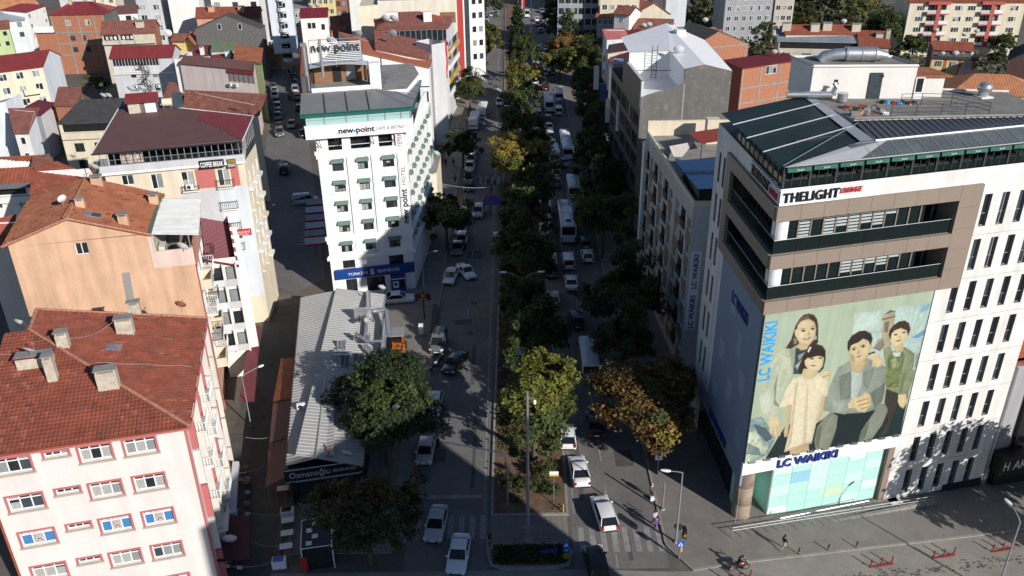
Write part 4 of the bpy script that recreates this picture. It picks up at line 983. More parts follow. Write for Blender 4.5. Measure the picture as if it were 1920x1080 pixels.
# tables and chairs on the terrace
woodm = mat('teak_table', (.16, .10, .06), .6, var=.2)
ORD = ('first', 'second', 'third', 'fourth', 'fifth', 'sixth', 'seventh', 'eighth', 'ninth', 'tenth')
for i, x in enumerate((2.2, 4.6, 7.0, 9.4, 11.8, 14.2, 16.6, 19.0, 21.4, 23.8)):
 t = thing('terrace_table', 'small %s dining table behind the lounge windbreak, %s from the corner' % ('white' if i % 2 else 'teak', ORD[i]), 'table', lpt(x, 1.6, 31.6), R(14), 'tables on the lounge terrace')
 b = B(); b.box(-.4, -.4, .72, .4, .4, .76, wpanel if i % 2 else woodm); b.build('table_top', t); b = B(); b.tube([(0, 0, 0), (0, 0, .72)], .05, darkmetal, 6); b.build('leg', t)
 for sx in (-1, 1):
  c_ = thing('terrace_chair', 'dining chair on the %s of the lounge table %s from the corner' % ('left' if sx < 0 else 'right', ORD[i]), 'chair', lpt(x+sx*.75, 1.6, 31.6), R(14+90*sx), 'chairs on the lounge terrace')
  b = B(); b.box(-.22, -.22, .42, .22, .22, .47, rust if (i+sx) % 4 == 0 else ltgrey); b.build('seat', c_); b = B(); b.box(-.22, -.24, .47, .22, -.19, .9, ltgrey); b.build('backrest', c_); b = B()
  for q in (-.18, .18):
   for w_ in (-.18, .18): b.box(q-.02, w_-.02, 0, q+.02, w_+.02, .42, darkmetal)
  b.build('legs', c_)
# access ramp railing on the pavement
t = thing('ramp_railing', 'double silver handrail along the ramp below the mint shop front', 'railing', lpt(0, 0, 0), R(14))
zr = lambda x: zg(20.2+x*.97, 60)+.12
b = B(); b.box(-2.8, -1.75, -2.5, 20, -1.45, -.45, kerbm); b.build('kerb_wall', t)
for i in range(24):
 x = -1.2+i*.92; b = B(); b.tube([(x, -1.9, zr(x)), (x+.05, -2.0, zr(x)+.45), (x, -1.6, zr(x)+.62)], .025, galv, 4); b.tube([(x, -1.6, -.4), (x, -1.6, zr(x)+.95)], .025, galv, 4); b.build('post', t)
for dz, y in ((.95, -1.6), (.62, -1.6)):
 b = B(); b.tube([(x, y, zr(x)+dz+.1) for x in (-1.2, 6, 13, 20)], .03, steel, 5); b.build('handrail', t)
for i in range(7):
 x = 4.2+i*1.5; b = B(); b.tube([(x, -.7, -.75), (x, -.7, .2)], .02, galv, 4); b.build('post', t)
b = B(); b.tube([(4.2, -.7, .2), (13.4, -.7, .2)], .03, galv, 5); b.build('handrail', t)
Q = None
# ---------------------------------------------------------------- things that stand on roofs and walls
_dish = {}
def dish(label, p, r=.5, az=155, el=40, group=None, m=None, mast=.8):
 """satellite dish; az is the compass turn of its face, p its foot"""
 m = m or dishm; k = (round(r, 2), m.name, mast)
 if k not in _dish:
  b = B(); b.lathe([(r*t, -.28*r*(1-t*t)) for t in (0, .3, .55, .8, 1)], m, n=18); b.lathe([(r*t, -.28*r*(1-t*t)-.02) for t in (1, .5, 0)], m, n=18); a = b.mesh('reflector')
  b = B(); b.tube([(0, -r*.95, .0), (0, -r*.2, r*.85)], .02, steel, 4); b.box(-.05, -r*.22-.05, r*.8, .05, -r*.22+.05, r*.95, steel); c = b.mesh('feed_arm')
  b = B(); b.tube([(0, 0, 0), (0, 0, mast)], .03, steel, 5); _dish[k] = (a, c, b.mesh('mast'))
 a, c, d = _dish[k]; o = thing('satellite_dish', label, 'satellite dish', p, R(az), group)
 q = ob('reflector', a, o, (0, 0, mast)); q.rotation_euler = (R(90-el), 0, 0); f = ob('feed_arm', c, o, (0, 0, mast)); f.rotation_euler = q.rotation_euler; ob('mast', d, o); return o
_ac = []
def aircon(label, p, rz, group='air conditioners on the walls'):
 if not _ac:
  b = B(); b.box(-.42, -.32, 0, .42, 0, .6, pvc); _ac.append(b.mesh('casing')); b = B(); b.lathe([(0, 0), (.2, 0), (.24, .02)], darkmetal, (-.1, -.335, .3), 14, Vector((0, -1, 0))); _ac.append(b.mesh('fan'))
 o = thing('air_conditioner', label, 'air conditioner', p, rz, group); ob('casing', _ac[0], o); ob('fan', _ac[1], o); return o
def cable(name, label, pts, r=.02, m=None, cat='cable'):
 b = B(); b.tube(pts, r, m or ltgrey, 4); return tag(b.build(name), label, cat)
def custom_roof(h, planes, m, **k):
 b = B()
 for P in planes:
  P = [Vector(p) for p in P]; roofplane(b, *P, m, **k)
  n = (P[1]-P[0]).cross((P[3]-P[0]) if (P[3]-P[0]).length > .01 else (P[2]-P[0])).normalized(); h.planes.append((n, P[0]))
 h.rf = b.build('roof', h.r)
def ridge_line(h, p0, p1, m=None, r=.17):
 p0, p1 = Vector(p0), Vector(p1); n = max(2, int((p1-p0).length/.42)); b = B()
 for i in range(n): b.tube([p0.lerp(p1, i/n)+Vector((0, 0, .02)), p0.lerp(p1, (i+1.12)/n)+Vector((0, 0, .07))], [r, r*.8], m or ridge, 6)
 b.build('ridge_tiles', h.rf, kind='stuff')
# ---------------------------------------------------------------- pale pink apartment house, lower left
e14 = Vector((math.cos(R(14)), math.sin(R(14)), 0)); n14 = Vector((-e14.y, e14.x, 0))
O = Vector((-24.49, 52.73, 0))-e14*14.0
K = House('apartment_house', 'pale pink apartment house with rose window surrounds under a red tiled roof', O, 14, 14.0, 16, 17.85, pinkwall, 'apartment house', skew=89, z0=-1)
K.rev = .22
adv = mat('blue_window_sticker', (.05, .18, .38), .5, var=.05); advp = mat('greyish_pink_bus_print', (.42, .33, .31), .6, var=.15, scale=1.5); advt = mat('pale_print', (.66, .70, .74), .6, var=.05)
def surround(f, x, z, w, h):
 b = B(); b.T = K.fm(f); t = .16
 for a in ((x-t, z-.05, x, z+h+t), (x+w, z-.05, x+w+t, z+h+t), (x, z+h, x+w, z+h+t)): b.box(a[0], -.05, a[1], a[2], 0, a[3], redtrim)
 b.box(x-t-.05, -.13, z-.2, x+w+t+.05, .0, z-.05, mat('stone_sill', (.40, .34, .28), .8)); b.build('window_surround', K.r)
for j, zt in enumerate((17.3, 13.87, 10.44, 6.98, 3.55)):
 for x0, x1, h in ((.65, 3.4, 1.76), (4.0, 6.0, .86), (6.3, 8.85, 1.76), (9.4, 11.95, 1.76)):
  big = h > 1; x, w, z, hh = x0+.2, x1-x0-.4, zt-h+.2, h-.42
  g = None
  if j == 2 and big: g = adv
  o = K.win('front', x, z, w, hh, 'w3t' if big else 'w3', g or (random.choice([curt, curt2, curt]) if big else glass2))
  surround('front', x, z, w, hh)
  if j == 2 and big:                                     # advertising films of the office on the third floor
   b = B(); y = .19; b.box(w*.36, y-.012, .06, w*.64, y-.004, hh*.70, advp); b.box(w*.06, y-.012, hh*.79, w*.94, y-.004, hh*.93, advt)
   b.box(w*.42, y-.018, .3, w*.60, y-.013, .52, mat('bus_print_body', (.62, .60, .58), .6)); b.box(w*.44, y-.02, .37, w*.58, y-.018, .48, dkpvc)
   for q in (.45, .57): b.box(w*q-.05, y-.02, .25, w*q+.05, y-.013, .34, black)
   b.build('window_print', o); sign_text(o, 'EGITIM', (w*.5, y-.03, hh*.86), (1, 0, 0), w*.5, hh*.09, adv, .004)
wl_ = K.face('right')[2]
for j, zt in enumerate((17.0, 13.6, 10.2, 6.8, 3.4)):
 for x, w in ((1.2, 2.0), (5.4, 1.8), (9.4, 2.0), (13.0, 1.6)):
  K.win('right', x, zt-1.9, w, 1.6, 'w2', random.choice([curt, glass2]))
  def rib(b, x=x, w=w, zt=zt): b.T = K.fm('right'); b.box(x-.35, -.5, zt-2.2, x-.1, 0, min(zt+1.0, 17.5), redtrim if (j+int(x)) % 2 else pinkwall)
  K.part('pilaster', rib); K.part('pilaster', lambda b, x=x, w=w, zt=zt: (setattr(b, 'T', K.fm('right')), b.box(x+w+.1, -.6, zt-2.2, x+w+.3, 0, min(zt+1.0, 17.5), offwhite)))
 for x in (3.8, 8.0):
  K.balcony('right', x-.8, zt-2.3, 2.3, .9, .9, white if j % 2 else offwhite, 'bars', pvc)
K.finish()
ap = (1.4, 12.9, 20.55)
custom_roof(K, [((-.5, -.45, 17.75), (14.4, -.45, 17.75), ap, (-.5, 12.9, 20.55)), ((14.4, -.45, 17.75), (14.7, 16.3, 17.75), (1.2, 16.4, 20.6), ap)], tile, pitch=.3, course=.40, hc=.05, ht=.07, jit=.006)
ridge_line(K, (14.4, -.45, 17.8), ap); ridge_line(K, ap, (1.2, 16.4, 20.62)); ridge_line(K, (14.7, 16.4, 17.8), (1.2, 16.5, 20.62), r=.13)
def gut(b):
 b.tube([(-.5, -.55, 17.62), (14.5, -.55, 17.62), (14.8, 16.3, 17.62)], .08, redtrim, 6)
 b.box(13.9, -.07, 0, 14.07, .02, 17.6, redtrim); b.box(-.12, -.1, 0, .02, .0, 17.6, rust)
K.part('gutter', gut)
K.part('back_gable', lambda b: b.poly([(14.3, 16.15, 17.5), (1.3, 16.15, 17.5), (1.3, 16.15, 20.4)], concrete))
lime = mat('limewashed_chimney', (.46, .41, .33), .95, var=.22, scale=1.5, dirt=(.36, .20, .12))
def chim(h, px, py, w, d, hh, m=None, deep=False):
 """chimney whose base the photo shows at px, py on this roof"""
 r = h.r; zz = h.H+1.5
 for _ in range(12):
  p = U(px, py, zz); a = r.rotation_euler.z; dx, dy = p.x-r.location.x, p.y-r.location.y
  x, y = dx*math.cos(a)+dy*math.sin(a), -dx*math.sin(a)+dy*math.cos(a); zz = .5*zz+.5*h.rz(x, y)
 if hh: h.chimney(x, y, w, d, hh, m or lime, cap=True)
 return x, y, h.world(x, y, h.rz(x, y))
for a in ((206, 726, 1.5, .8, 1.5), (237, 624, 1.35, .8, 1.3), (121, 650, .9, .7, 1.2), (101, 712, .7, .7, 2.0), (254, 588, 1.0, .6, 1.0)): chim(K, *a)
x, y, p = chim(K, 70, 685, 0, 0, 0)
K.part('dormer', lambda b: (b.box(x-1.35, y-.4, K.rz(x, y)-.6, x+1.25, y+.5, K.rz(x, y)+.95, lime), b.box(x-1.5, y-.55, K.rz(x, y)+.95, x+1.4, y+.65, K.rz(x, y)+1.05, burgundy), b.box(x-1.4, y-.45, K.rz(x, y)+1.05, x+1.3, y+.55, K.rz(x, y)+1.1, concrete)), parent=K.rf)
dish('white satellite dish on the limewashed dormer of the red tiled roof', K.world(x-.1, y-.3, K.rz(x, y)+1.0), .55, 160, 45, mast=.7)
x, y, p = chim(K, 213, 653, 0, 0, 0); K.part('skylight', lambda b: (setattr(b, 'T', Matrix.Translation((x, y, K.rz(x, y)+.02)) @ Matrix.Rotation(R(11), 4, 'Y')), b.box(-.6, -.4, 0, .6, .4, .12, galv)), parent=K.rf)
x, y, p = chim(K, 342, 586, 0, 0, 0); dish('rusty brown satellite dish at the far right corner of the red tiled roof', p, .52, 175, 30, m=mat('rusted_dish', (.33, .12, .05), .7, var=.2), mast=.9)
x, y, p = chim(K, 25, 590, 0, 0, 0); dish('white satellite dish over the dark gap behind the red tiled roof', Vector((p.x-1.5, p.y+3, 17.5)), .6, 165, 35, mast=1.0)
for a, c, lb in (((125, 655), (218, 622), 'pale cables sagging between two chimneys of the red tiled roof'), ((262, 615), (340, 590), 'pale cable running from a chimney to the rusty dish'), ((180, 683), (360, 690), 'thin pale cable lying across the right slope of the tiled roof'), ((0, 668), (105, 668), 'pale cable lying on the left slope of the tiled roof')):
 pa, pb = chim(K, *a, 0, 0, 0)[2], chim(K, *c, 0, 0, 0)[2]; up = 1.0 if 'sag' in lb or 'dish' in lb else .16
 cable('cable', lb, [pa.lerp(pb, t/8)+Vector((0, 0, up-(.5*math.sin(math.pi*t/8) if up > .5 else -.05*math.sin(t*2)))) for t in range(9)], .022, mat('pale_cable', (.30, .26, .24), .6))
dish('large white satellite dish on the shaded side wall of the pink apartment house', K.world(15.0, 2.6, 3.4), .62, 190, 20, mast=.5)
# ---------------------------------------------------------------- peach gable house with the red hipped roof and metal lean-to
O = Vector((-32.24, 79.82, 0))-e14*16.4
P_ = House('gable_house', 'peach rendered house with one tiny window in its blank gable and a white metal lean-to', O, 14, 16.4, 11, 21.9, peach, 'house', trap=[(0, 0), (16.4, 0), (16.1, 11), (-.4, 12)], z0=-1)
P_.top = {'right': 18.05}; P_.rev = .2; tw = 12.7
P_.win('front', 5.75, 20.35, 1.15, 1.25, 'w2', glass); P_.mats = {'front': None, 'back': peach}
def pf(b):
 holes_wall(b, 12.75, 18.05, 21.9, [(5.75, 20.35, 6.9, 21.6)], peach, .2); holes_wall(b, 16.4, -1, 18.05, [], peach, 0)
 b.poly([(0, 0, 21.9), (12.75, 0, 21.75), (5.75, 0, 24.15), (0, 0, 22.4)], peach)
 b.box(12.75, .12, 18.05, 12.95, 11, 21.6, beige)
 b.poly([(12.9, .1, 18.3), (16.2, .1, 18.3), (16.0, 11, 18.3), (12.9, 11, 18.3)], concrete)
P_.part('front_wall', pf); P_.holes[0] = []; P_.top['back'] = 18; P_.finish()
par = plaster('pale_rose_parapet', (.66, .50, .43)); par2 = plaster('salmon_parapet', (.50, .27, .19))
P_.part('terrace_parapet', lambda b: (b.box(12.75, -.06, 18.02, 16.46, .1, 19.85, par), b.box(12.45, -.05, 18.02, 12.75, .1, 21.8, par), b.box(16.3, .1, 17.6, 16.46, 9, 19.9, par2)))
P_.part('chase', lambda b: (setattr(b, 'T', Matrix.Translation((9.2, 0, 15.0)) @ Matrix.Rotation(R(3), 4, 'Y')), b.box(0, -.04, 0, .75, .02, 2.95, concrete)))
zr_ = 24.3
custom_roof(P_, [((12.9, -.25, 21.72), (13.1, 11.3, 21.72), (5.5, 11.3, zr_), (5.75, -.25, zr_)), ((-.9, 12.2, 22.1), (-.5, -.25, 22.1), (5.75, -.25, zr_), (5.5, 11.8, zr_))], tile_or, pitch=.3, course=.38, hc=.05, ht=.05, jit=.012)
ridge_line(P_, (5.75, -.3, zr_), (5.5, 11.5, zr_)); ridge_line(P_, (5.75, -.28, zr_), (12.9, -.28, 21.75), r=.12); ridge_line(P_, (5.75, -.28, zr_), (-.5, -.28, 22.1), r=.12)
def lean(b): roofplane(b, (17.3, -.1, 21.25), (17.0, 9.8, 21.25), (12.7, 9.8, 21.85), (12.9, -.1, 21.85), whitemetal, .34, 0, .05, 0, PR_RIB, .1)
P_.part('lean_to_roof', lean)
P_.part('lean_to_post', lambda b: b.box(16.2, .05, 19.8, 16.3, .15, 21.3, steel)); P_.part('flashing', lambda b: b.box(12.55, -.3, 21.75, 12.95, 10, 21.95, mat('green_flashing', (.13, .17, .11), .7)))
for a in ((290, 382, .9, .7, .9), (233, 420, .9, .7, .9), (152, 388, .8, .6, .7), (183, 347, 1.1, .6, .8)): chim(P_, *a, m=peach)
x, y, p = chim(P_, 172, 404, 0, 0, 0); P_.part('skylight', lambda b: (setattr(b, 'T', Matrix.Translation((x, y, P_.rz(x, y)+.05)) @ Matrix.Rotation(R(19), 4, 'Y')), b.box(-.7, -.45, 0, .9, .45, .1, galv), b.box(0, -.4, .1, .8, .4, .12, glass2)), parent=P_.rf)
x, y, p = chim(P_, 120, 388, 0, 0, 0); dish('small grey satellite dish with a dark shadow on the left slope of the orange roof', p, .45, 230, 20, mast=.9)
dish('big round white satellite dish on the terrace parapet under the metal lean-to', P_.world(15.6, -.2, 19.6), .62, 165, 30, mast=.6)
t = thing('terrace_table', 'round dark table among clutter on the covered terrace', 'table', P_.world(14.6, 2.6, 18.3), 0); b = B(); b.lathe([(0, .75), (.75, .75), (.75, .70)], black, n=18); b.build('table_top', t); b = B(); b.tube([(0, 0, 0), (0, 0, .7)], .06, steel, 6); b.build('leg', t)
t = thing('cupboard', 'pale wooden cupboard at the back of the covered terrace', 'cupboard', P_.world(13.4, 1.6, 18.3), R(14)); b = B(); b.box(-.3, -.7, 0, .3, .7, 1.6, offwhite); b.build('carcass', t); b = B(); b.box(.3, -.65, .1, .33, 0, 1.5, wood); b.build('door', t)
for i, z in enumerate((14.8, 11.6, 8.4, 5.2)):
 for k, x in enumerate((.7, 4.2, 7.6)):
  P_.balcony('right', x, z, 2.7, 1.2, .95, (cream, white, offwhite)[(i+k) % 3], 'bars' if (i+k) % 3 else 'solid', (rust, pvc, darkmetal)[(i+k) % 3])
  P_.win('right', x+.7, z+.1, 1.4, 2.1, 'w2', random.choice(GL), rev=0)
P_.part('downpipe', lambda b: b.tube([(16.55, -.05, 0), (16.5, -.05, 17.5), (16.9, -.1, 21)], .07, redtrim, 6))
# ---------------------------------------------------------------- white block with balcony grid along the alley
G = House('apartment_house', 'narrow white block with a grid of open balconies and a maroon sheet roof', (-33.4, 86.3), 14, 2.9, 12.2, 15.4, white, 'apartment house', trap=[(0, 0), (2.9, 0), (1.6, 13), (-1.3, 13)], z0=-1)
for i, z in enumerate((12.4, 9.6, 6.8, 4.0)):
 for k in range(2):
  G.win('front', .25+k*1.4, z, .95, 1.9, 'd1', (glass, glass2, curt2)[(i+k) % 3], rev=0); G.part('balcony', lambda b, k=k, z=z: (b.box(.12+k*1.4, -.5, z-.3, 1.34+k*1.4, 0, z-.18, ltgrey), b.box(.12+k*1.4, -.5, z-.18, 1.34+k*1.4, -.44, z+.55, (bluew, ltgrey)[k]), b.box(1.36+k*1.4, -.55, z-.4, 1.5+k*1.4, 0, z+2.4, white)))
 for k in range(5):
  G.win('right', .5+k*2.5, z-.2, 1.9, 2.2, 'd2', glass, rev=0)
  def fin(b, k=k, z=z): b.T = G.fm('right'); b.box(.15+k*2.5, -.9, z-.4, .32+k*2.5, 0, z+2.4, white); b.box(.32+k*2.5, -.85, z-.4, 2.65+k*2.5, 0, z-.25, white); b.box(.32+k*2.5, -.85, z-.25, 2.65+k*2.5, -.78, z+.5, (ltgrey, greyw, bluew)[k % 3])
  G.part('balcony', fin)
G.finish(); G.roof('shedl', -1.0, burgundy, .25, prof=PR_RIB, pitch=.4, course=0, ht=0, hc=.05)
t = thing('shop_sign', 'red sign board with white lettering fixed to the white block', 'sign', (-32.6, 97.0, 13.6), R(10)); t.scale = (.75, .75, .75); b = B(); b.box(-1.3, -.08, 0, 1.3, .08, 1.1, mat('red_sign', (.55, .02, .04), .5, var=.03)); b.build('board', t); sign_text(t, 'AKADEMİ', (0, -.1, .68), (1, 0, 0), 2.2, .42, wpanel, .02); sign_text(t, '0224 444', (0, -.1, .25), (1, 0, 0), 1.6, .22, wpanel, .02)
# ---------------------------------------------------------------- coffee break building
O = Vector((-32.02, 99.83, 0))-e14*15.7
CB = House('apartment_house', 'cream and red apartment house with a glazed coffee terrace below a brown roof', O, 14, 15.7, 12, 21.95, cream, 'apartment house', trap=[(0, 0), (15.7, 0), (17.0, 7.2), (1.7, 17.5)], z0=-1)
CB.rev = .18
for x, z, w, h in ((1.7, 20.4, 1.3, 1.25), (4.9, 19.6, 1.25, 1.85), (8.3, 19.35, 1.4, 2.05), (12.4, 19.2, 1.35, 2.1), (12.5, 16.4, 1.35, 2.1), (8.3, 16.5, 1.4, 2.0), (12.5, 13.6, 1.35, 2.1), (12.5, 10.8, 1.35, 2.1), (12.5, 8, 1.35, 2.1)): CB.win('front', x, z, w, h, 'w2', curt if x > 8 else glass)
CB.part('red_cladding', lambda b: (b.box(9.95, -.06, 19.15, 12.2, 0, 21.6, mat('coral_cladding', (.46, .14, .125), .7, var=.05)), b.box(14.0, -.06, 19.1, 14.9, 0, 21.6, mat('coral_cladding')), b.box(12.0, -.05, 4, 12.3, 0, 19.1, ltgrey), b.box(8.0, -.04, 4, 12.0, 0, 19.0, ltgrey), b.box(12.3, -.05, 4, 15.65, -.01, 19.05, bluew)))
for z in (19.1, 16.3, 13.5, 10.7): CB.balcony('front', 12.2, z, 2.0, .5, 1.0, white, 'bars')
CB.balcony('front', 8.2, 19.1, 1.9, .5, .6, white, 'bars')
for i, z in enumerate((18.8, 16.0, 13.2, 10.4, 7.6)):
 for x in (.8, 3.2, 5.4): CB.win('right', x, z, 1.2, 1.5, 'w2', random.choice(GL)); CB.part('ledge', lambda b, x=x, z=z: (setattr(b, 'T', CB.fm('right')), b.box(x-.2, -.45, z-.75, x+1.5, 0, z-.35, (white, cream, bluew)[(int(x)+i) % 3])))
CB.finish()
CB.part('terrace_parapet', lambda b: (b.box(-.35, -.5, 21.95, 15.8, -.0, 22.2, wpanel), b.box(-.3, -.45, 22.2, 15.8, -.2, 23.05, ltgrey), b.box(15.6, -.4, 21.95, 15.85, 7, 23.0, offwhite), b.poly([(0, 0, 22.0), (15.7, 0, 22), (17, 7.2, 22), (1.7, 17.5, 22)], darkmetal)))
CB.part('terrace_back_wall', lambda b: b.box(.3, 2.6, 22, 15.6, 2.7, 24.8, glass))
CB.part('printed_curtain', lambda b: b.box(2.0, .5, 22.9, 4.4, .55, 24.3, mat('patterned_curtain', (.42, .34, .30), .8, var=.6, scale=2.2)))
for i in range(21):
 x = .0+i*.77; CB.part('terrace_post', lambda b, x=x: (b.box(x-.035, -.4, 23.05, x+.035, -.33, 24.7, steel)))
CB.part('terrace_rail', lambda b: (b.box(-.2, -.45, 24.62, 15.8, -.28, 24.78, galv), b.box(0, -.42, 23.7, 15.7, -.36, 23.74, steel)))
for i in range(8): CB.part('terrace_post', lambda b, i=i: (setattr(b, 'T', CB.fm('right')), b.box(.4+i*.9, -.1, 23, .47+i*.9, 0, 24.8, galv)))
def cbroof(b):
 A, B_, C_, D_ = (-.7, -.9, 24.75), (15.9, -.7, 24.75), (17.2, 7.5, 25.4), (.6, 17.0, 26.1)
 b.poly([A, B_, C_, D_], brownmetal); b.poly([(p[0], p[1], p[2]-.14) for p in (D_, C_, B_, A)], brownmetal)
 for p, q in ((A, B_), (B_, C_), (A, D_), (D_, C_)): b.tube([p, q], .08, whitemetal if p != A or q == D_ else darkmetal, 4)
CB.part('roof', cbroof)
stp = [(15.9, -.65), (17.15, 7.4), (11.5, 10.6), (10.7, 9.6), (10.4, 7.4), (11.3, 7.2), (11.4, 6.2), (12.3, 6.0), (12.4, 4.9), (13.3, 4.7), (13.4, 3.3), (14.2, 3.1), (14.3, 1.4), (15.0, 1.2)]
rzc = lambda x, y: 24.75+(y+.85)*.0762+.06
CB.part('red_roof_sheet', lambda b: b.poly([(x, y, rzc(x, y)) for x, y in stp], redmetal))
for i in range(24):
 CB.part('roof_seam', lambda b, i=i: b.tube([(-.5+i*.7, -.85, 24.79), (.8+i*.68, 17-i*.4, rzc(.8+i*.68, 17-i*.4)-.02)], .014, brownmetal, 4)) if 0 else None
sg = CB.part('sign_board', lambda b: b.box(10.65, -.62, 21.75, 13.45, -.5, 22.75, black)); sign_text(sg, 'COFFEE BREAK', (12.05, -.64, 22.25), (1, 0, 0), 2.6, .62, wpanel, .02, bold=.02)
sg = CB.part('sign_board', lambda b: b.box(13.8, -.62, 21.6, 14.8, -.5, 22.65, mat('brown_sign', (.12, .08, .04), .6))); sign_text(sg, 'COFFEE', (14.3, -.64, 22.38), (1, 0, 0), .85, .3, mat('gold_letters', (.6, .38, .06), .5), .02); sign_text(sg, 'BREAK', (14.3, -.64, 21.92), (1, 0, 0), .85, .34, wpanel, .02)
sh = CB.part('stair_house', lambda b: (b.box(2.0, 12, 25, 5.4, 15.2, 27.2, stone), b.box(2.0, 11.96, 25.4, 3.4, 12, 27.1, chimney_m), b.box(4.0, 11.96, 25.4, 5.3, 12, 27.1, wpanel)))
CB.part('stair_house_roof', lambda b: (b.poly([(1.7, 11.5, 27.1), (5.7, 11.5, 27.1), (5.7, 13.6, 27.9), (1.7, 13.6, 27.9)], redmetal), b.poly([(1.7, 13.6, 27.9), (5.7, 13.6, 27.9), (5.9, 15.7, 27.3), (1.5, 15.7, 27.3)], greymetal)), parent=sh)
for dx, lb in ((2.3, 'left one of two white dishes on the stair house of the brown roof'), (3.6, 'right one of two white dishes on the stair house of the brown roof')): dish(lb, CB.world(dx, 15.4, 27.5), .55, 170, 40, mast=.6)
dish('white satellite dish at the left end of the glazed coffee terrace', CB.world(-.8, -.2, 22.5), .6, 165, 35, mast=.6)
aircon('white air conditioner under the middle balcony window of the coffee terrace house', CB.world(9.1, -.3, 19.35), R(14))
t = thing('water_heater', 'cream water tank with a blue solar panel on the brown roof', 'water heater', CB.world(6.6, 13.0, 25.7), R(14)); b = B(); b.tube([(-.6, 0, .9), (.6, 0, .9)], .5, cream, 12); b.build('tank', t); b = B(); b.poly([(.7, -.6, .3), (1.9, -.6, .3), (1.9, .7, 1.9), (.7, .7, 1.9)], glass2); b.build('solar_panel', t); b = B(); [b.tube([(sx, sy, -.3), (sx, sy, .6)], .03, steel, 4) for sx in (-.5, .5) for sy in (-.3, .3)]; b.build('stand', t)
# ---------------------------------------------------------------- white hotel
hw = mat('white_hotel_stucco', (.80, .795, .78), .85, var=.03, scale=.4, streak=.06)
O = (-24.57, 106.11); kz = lambda z: 56-(56-z)*.976
HT = House('hotel', 'white corner hotel with green window awnings and a glazed rooftop cafe', O, 12.5, 11.28, 20.0, kz(20.2), hw, 'hotel', skew=74, z0=-1); HT.rev = .22
zrow = [17.3, 14.37, 11.44, 8.5]
Ws = HT.face('front')[2]; S_ = lambda s: (s+12.25)*.976
bays = ((-10.52, 1.45), (-7.22, 1.36), (-3.9, 1.5))
awn = mat('faded_green_awning', (.12, .18, .155), .8, var=.1, scale=1)
def awning(f, x, z, w):
 b = B(); b.T = HT.fm(f); n = 6; rows = []
 for i in range(n+1):
  t = i/n; rows.append([(x-.12, -.02-.5*math.sin(t*1.45), z+.45-.5*(1-math.cos(t*1.45))), (x+w+.12, -.02-.5*math.sin(t*1.45), z+.45-.5*(1-math.cos(t*1.45)))])
 b.grid([r[::-1] for r in rows], awn, True); b.poly([(x-.12, 0, z+.55)]+[r[0] for r in rows]+[(x-.12, 0, z-.1)], awn); b.poly(([(x+w+.12, 0, z+.55)]+[r[1] for r in rows]+[(x+w+.12, 0, z-.1)])[::-1], awn)
 b.build('window_awning', HT.r)
for s, w in bays:
 for z in zrow: HT.win('front', S_(s), kz(z), w, 1.3, 'h2', random.choice([curt2, glass2, curt])); awning('front', S_(s), kz(z)+1.2, w)
 HT.win('front', S_(s), kz(5.5), w, 1.4, 'h2', glass); awning('front', S_(s), kz(5.5)+1.25, w)
 HT.win('front', S_(s)-.1, kz(20.35)-.0-.0, w+.5, .01, 'd1', glass, rev=0, pane=False) if 0 else None
for s0, s1, z0, z1 in ((-10.57, -8.88, 3.0, 4.25), (-4.15, -2.1, 2.75, 4.25)): HT.win('front', S_(s0), kz(z0), (s1-s0)*.976, (z1-z0)*.976, 'd2', glass)
for s0, s1 in ((-10.4, -8.9), (-7.5, -5.0)): HT.win('front', S_(s0), .4, (s1-s0), 2.2, 'd2', glass)
rl = HT.face('right')[2]
for z in [kz(q) for q in (17.3, 14.37, 11.44, 8.5, 5.5)]:
 for i in range(7): HT.win('right', 1.0+i*2.75, z, 1.2, 1.35, 'h2', random.choice([curt2, glass, glass2])); awning('right', 1.1+i*2.75, z+1.2, .75)
HT.finish()
def mould(b):
 W_ = 11.28
 for z0, z1, o in ((19.75, 20.25, .32), (19.2, 19.75, .18), (7.55, 8.1, .28), (7.0, 7.55, .12), (4.55, 5.0, .35), (5.0, 5.2, .18)):
  b.box(-.0-o, -o, kz(z0)+.01, W_+o, -.002, kz(z1), hw)
  b.T = HT.fm('right'); b.box(.003, -o, kz(z0)+.01, 20, -.002, kz(z1), hw); b.T = None
 for s0, s1 in ((-12.25, -11.45), (-8.55, -7.75), (-5.35, -4.45), (-1.9, -.7)):
  x0, x1 = S_(s0), S_(s1); b.box(x0, -.22, kz(8.1), x1, -.003, kz(19.2), hw); b.box(x0, -.12, kz(5.2), x1, -.003, kz(7), hw); b.box(x0+.12, -.26, kz(8.5), x1-.12, -.22, kz(18.9), hw)
 for s, w in bays:
  for z in zrow+[5.5]: b.box(S_(s)-.35, -.12, kz(z)-.30, S_(s)+w+.35, -.004, kz(z)-.06, hw); b.box(S_(s)-.22, -.08, kz(z)-1.2, S_(s)+w+.22, -.004, kz(z)-.42, hw) if z > 6 else None
  for zc in (kz(18.62)+.15, kz(6.95)):                   # round arch over the top and first-floor windows
   n = 10
   for i in range(n):
    a0, a1 = math.pi*i/n, math.pi*(i+1)/n; c = S_(s)+w/2; r0, r1 = w*.62, w*.62+.2
    b.poly([(c+r0*math.cos(a), -.15, zc+r0*.55*math.sin(a)) for a in (a0, a1)]+[(c+r1*math.cos(a), -.15, zc+r1*.6*math.sin(a)) for a in (a1, a0)], hw); b.poly([(c+r1*math.cos(a0), -.15, zc+r1*.6*math.sin(a0)), (c+r1*math.cos(a1), -.15, zc+r1*.6*math.sin(a1)), (c+r1*math.cos(a1), 0, zc+r1*.6*math.sin(a1)), (c+r1*math.cos(a0), 0, zc+r1*.6*math.sin(a0))], hw)
HT.part('mouldings', mould)
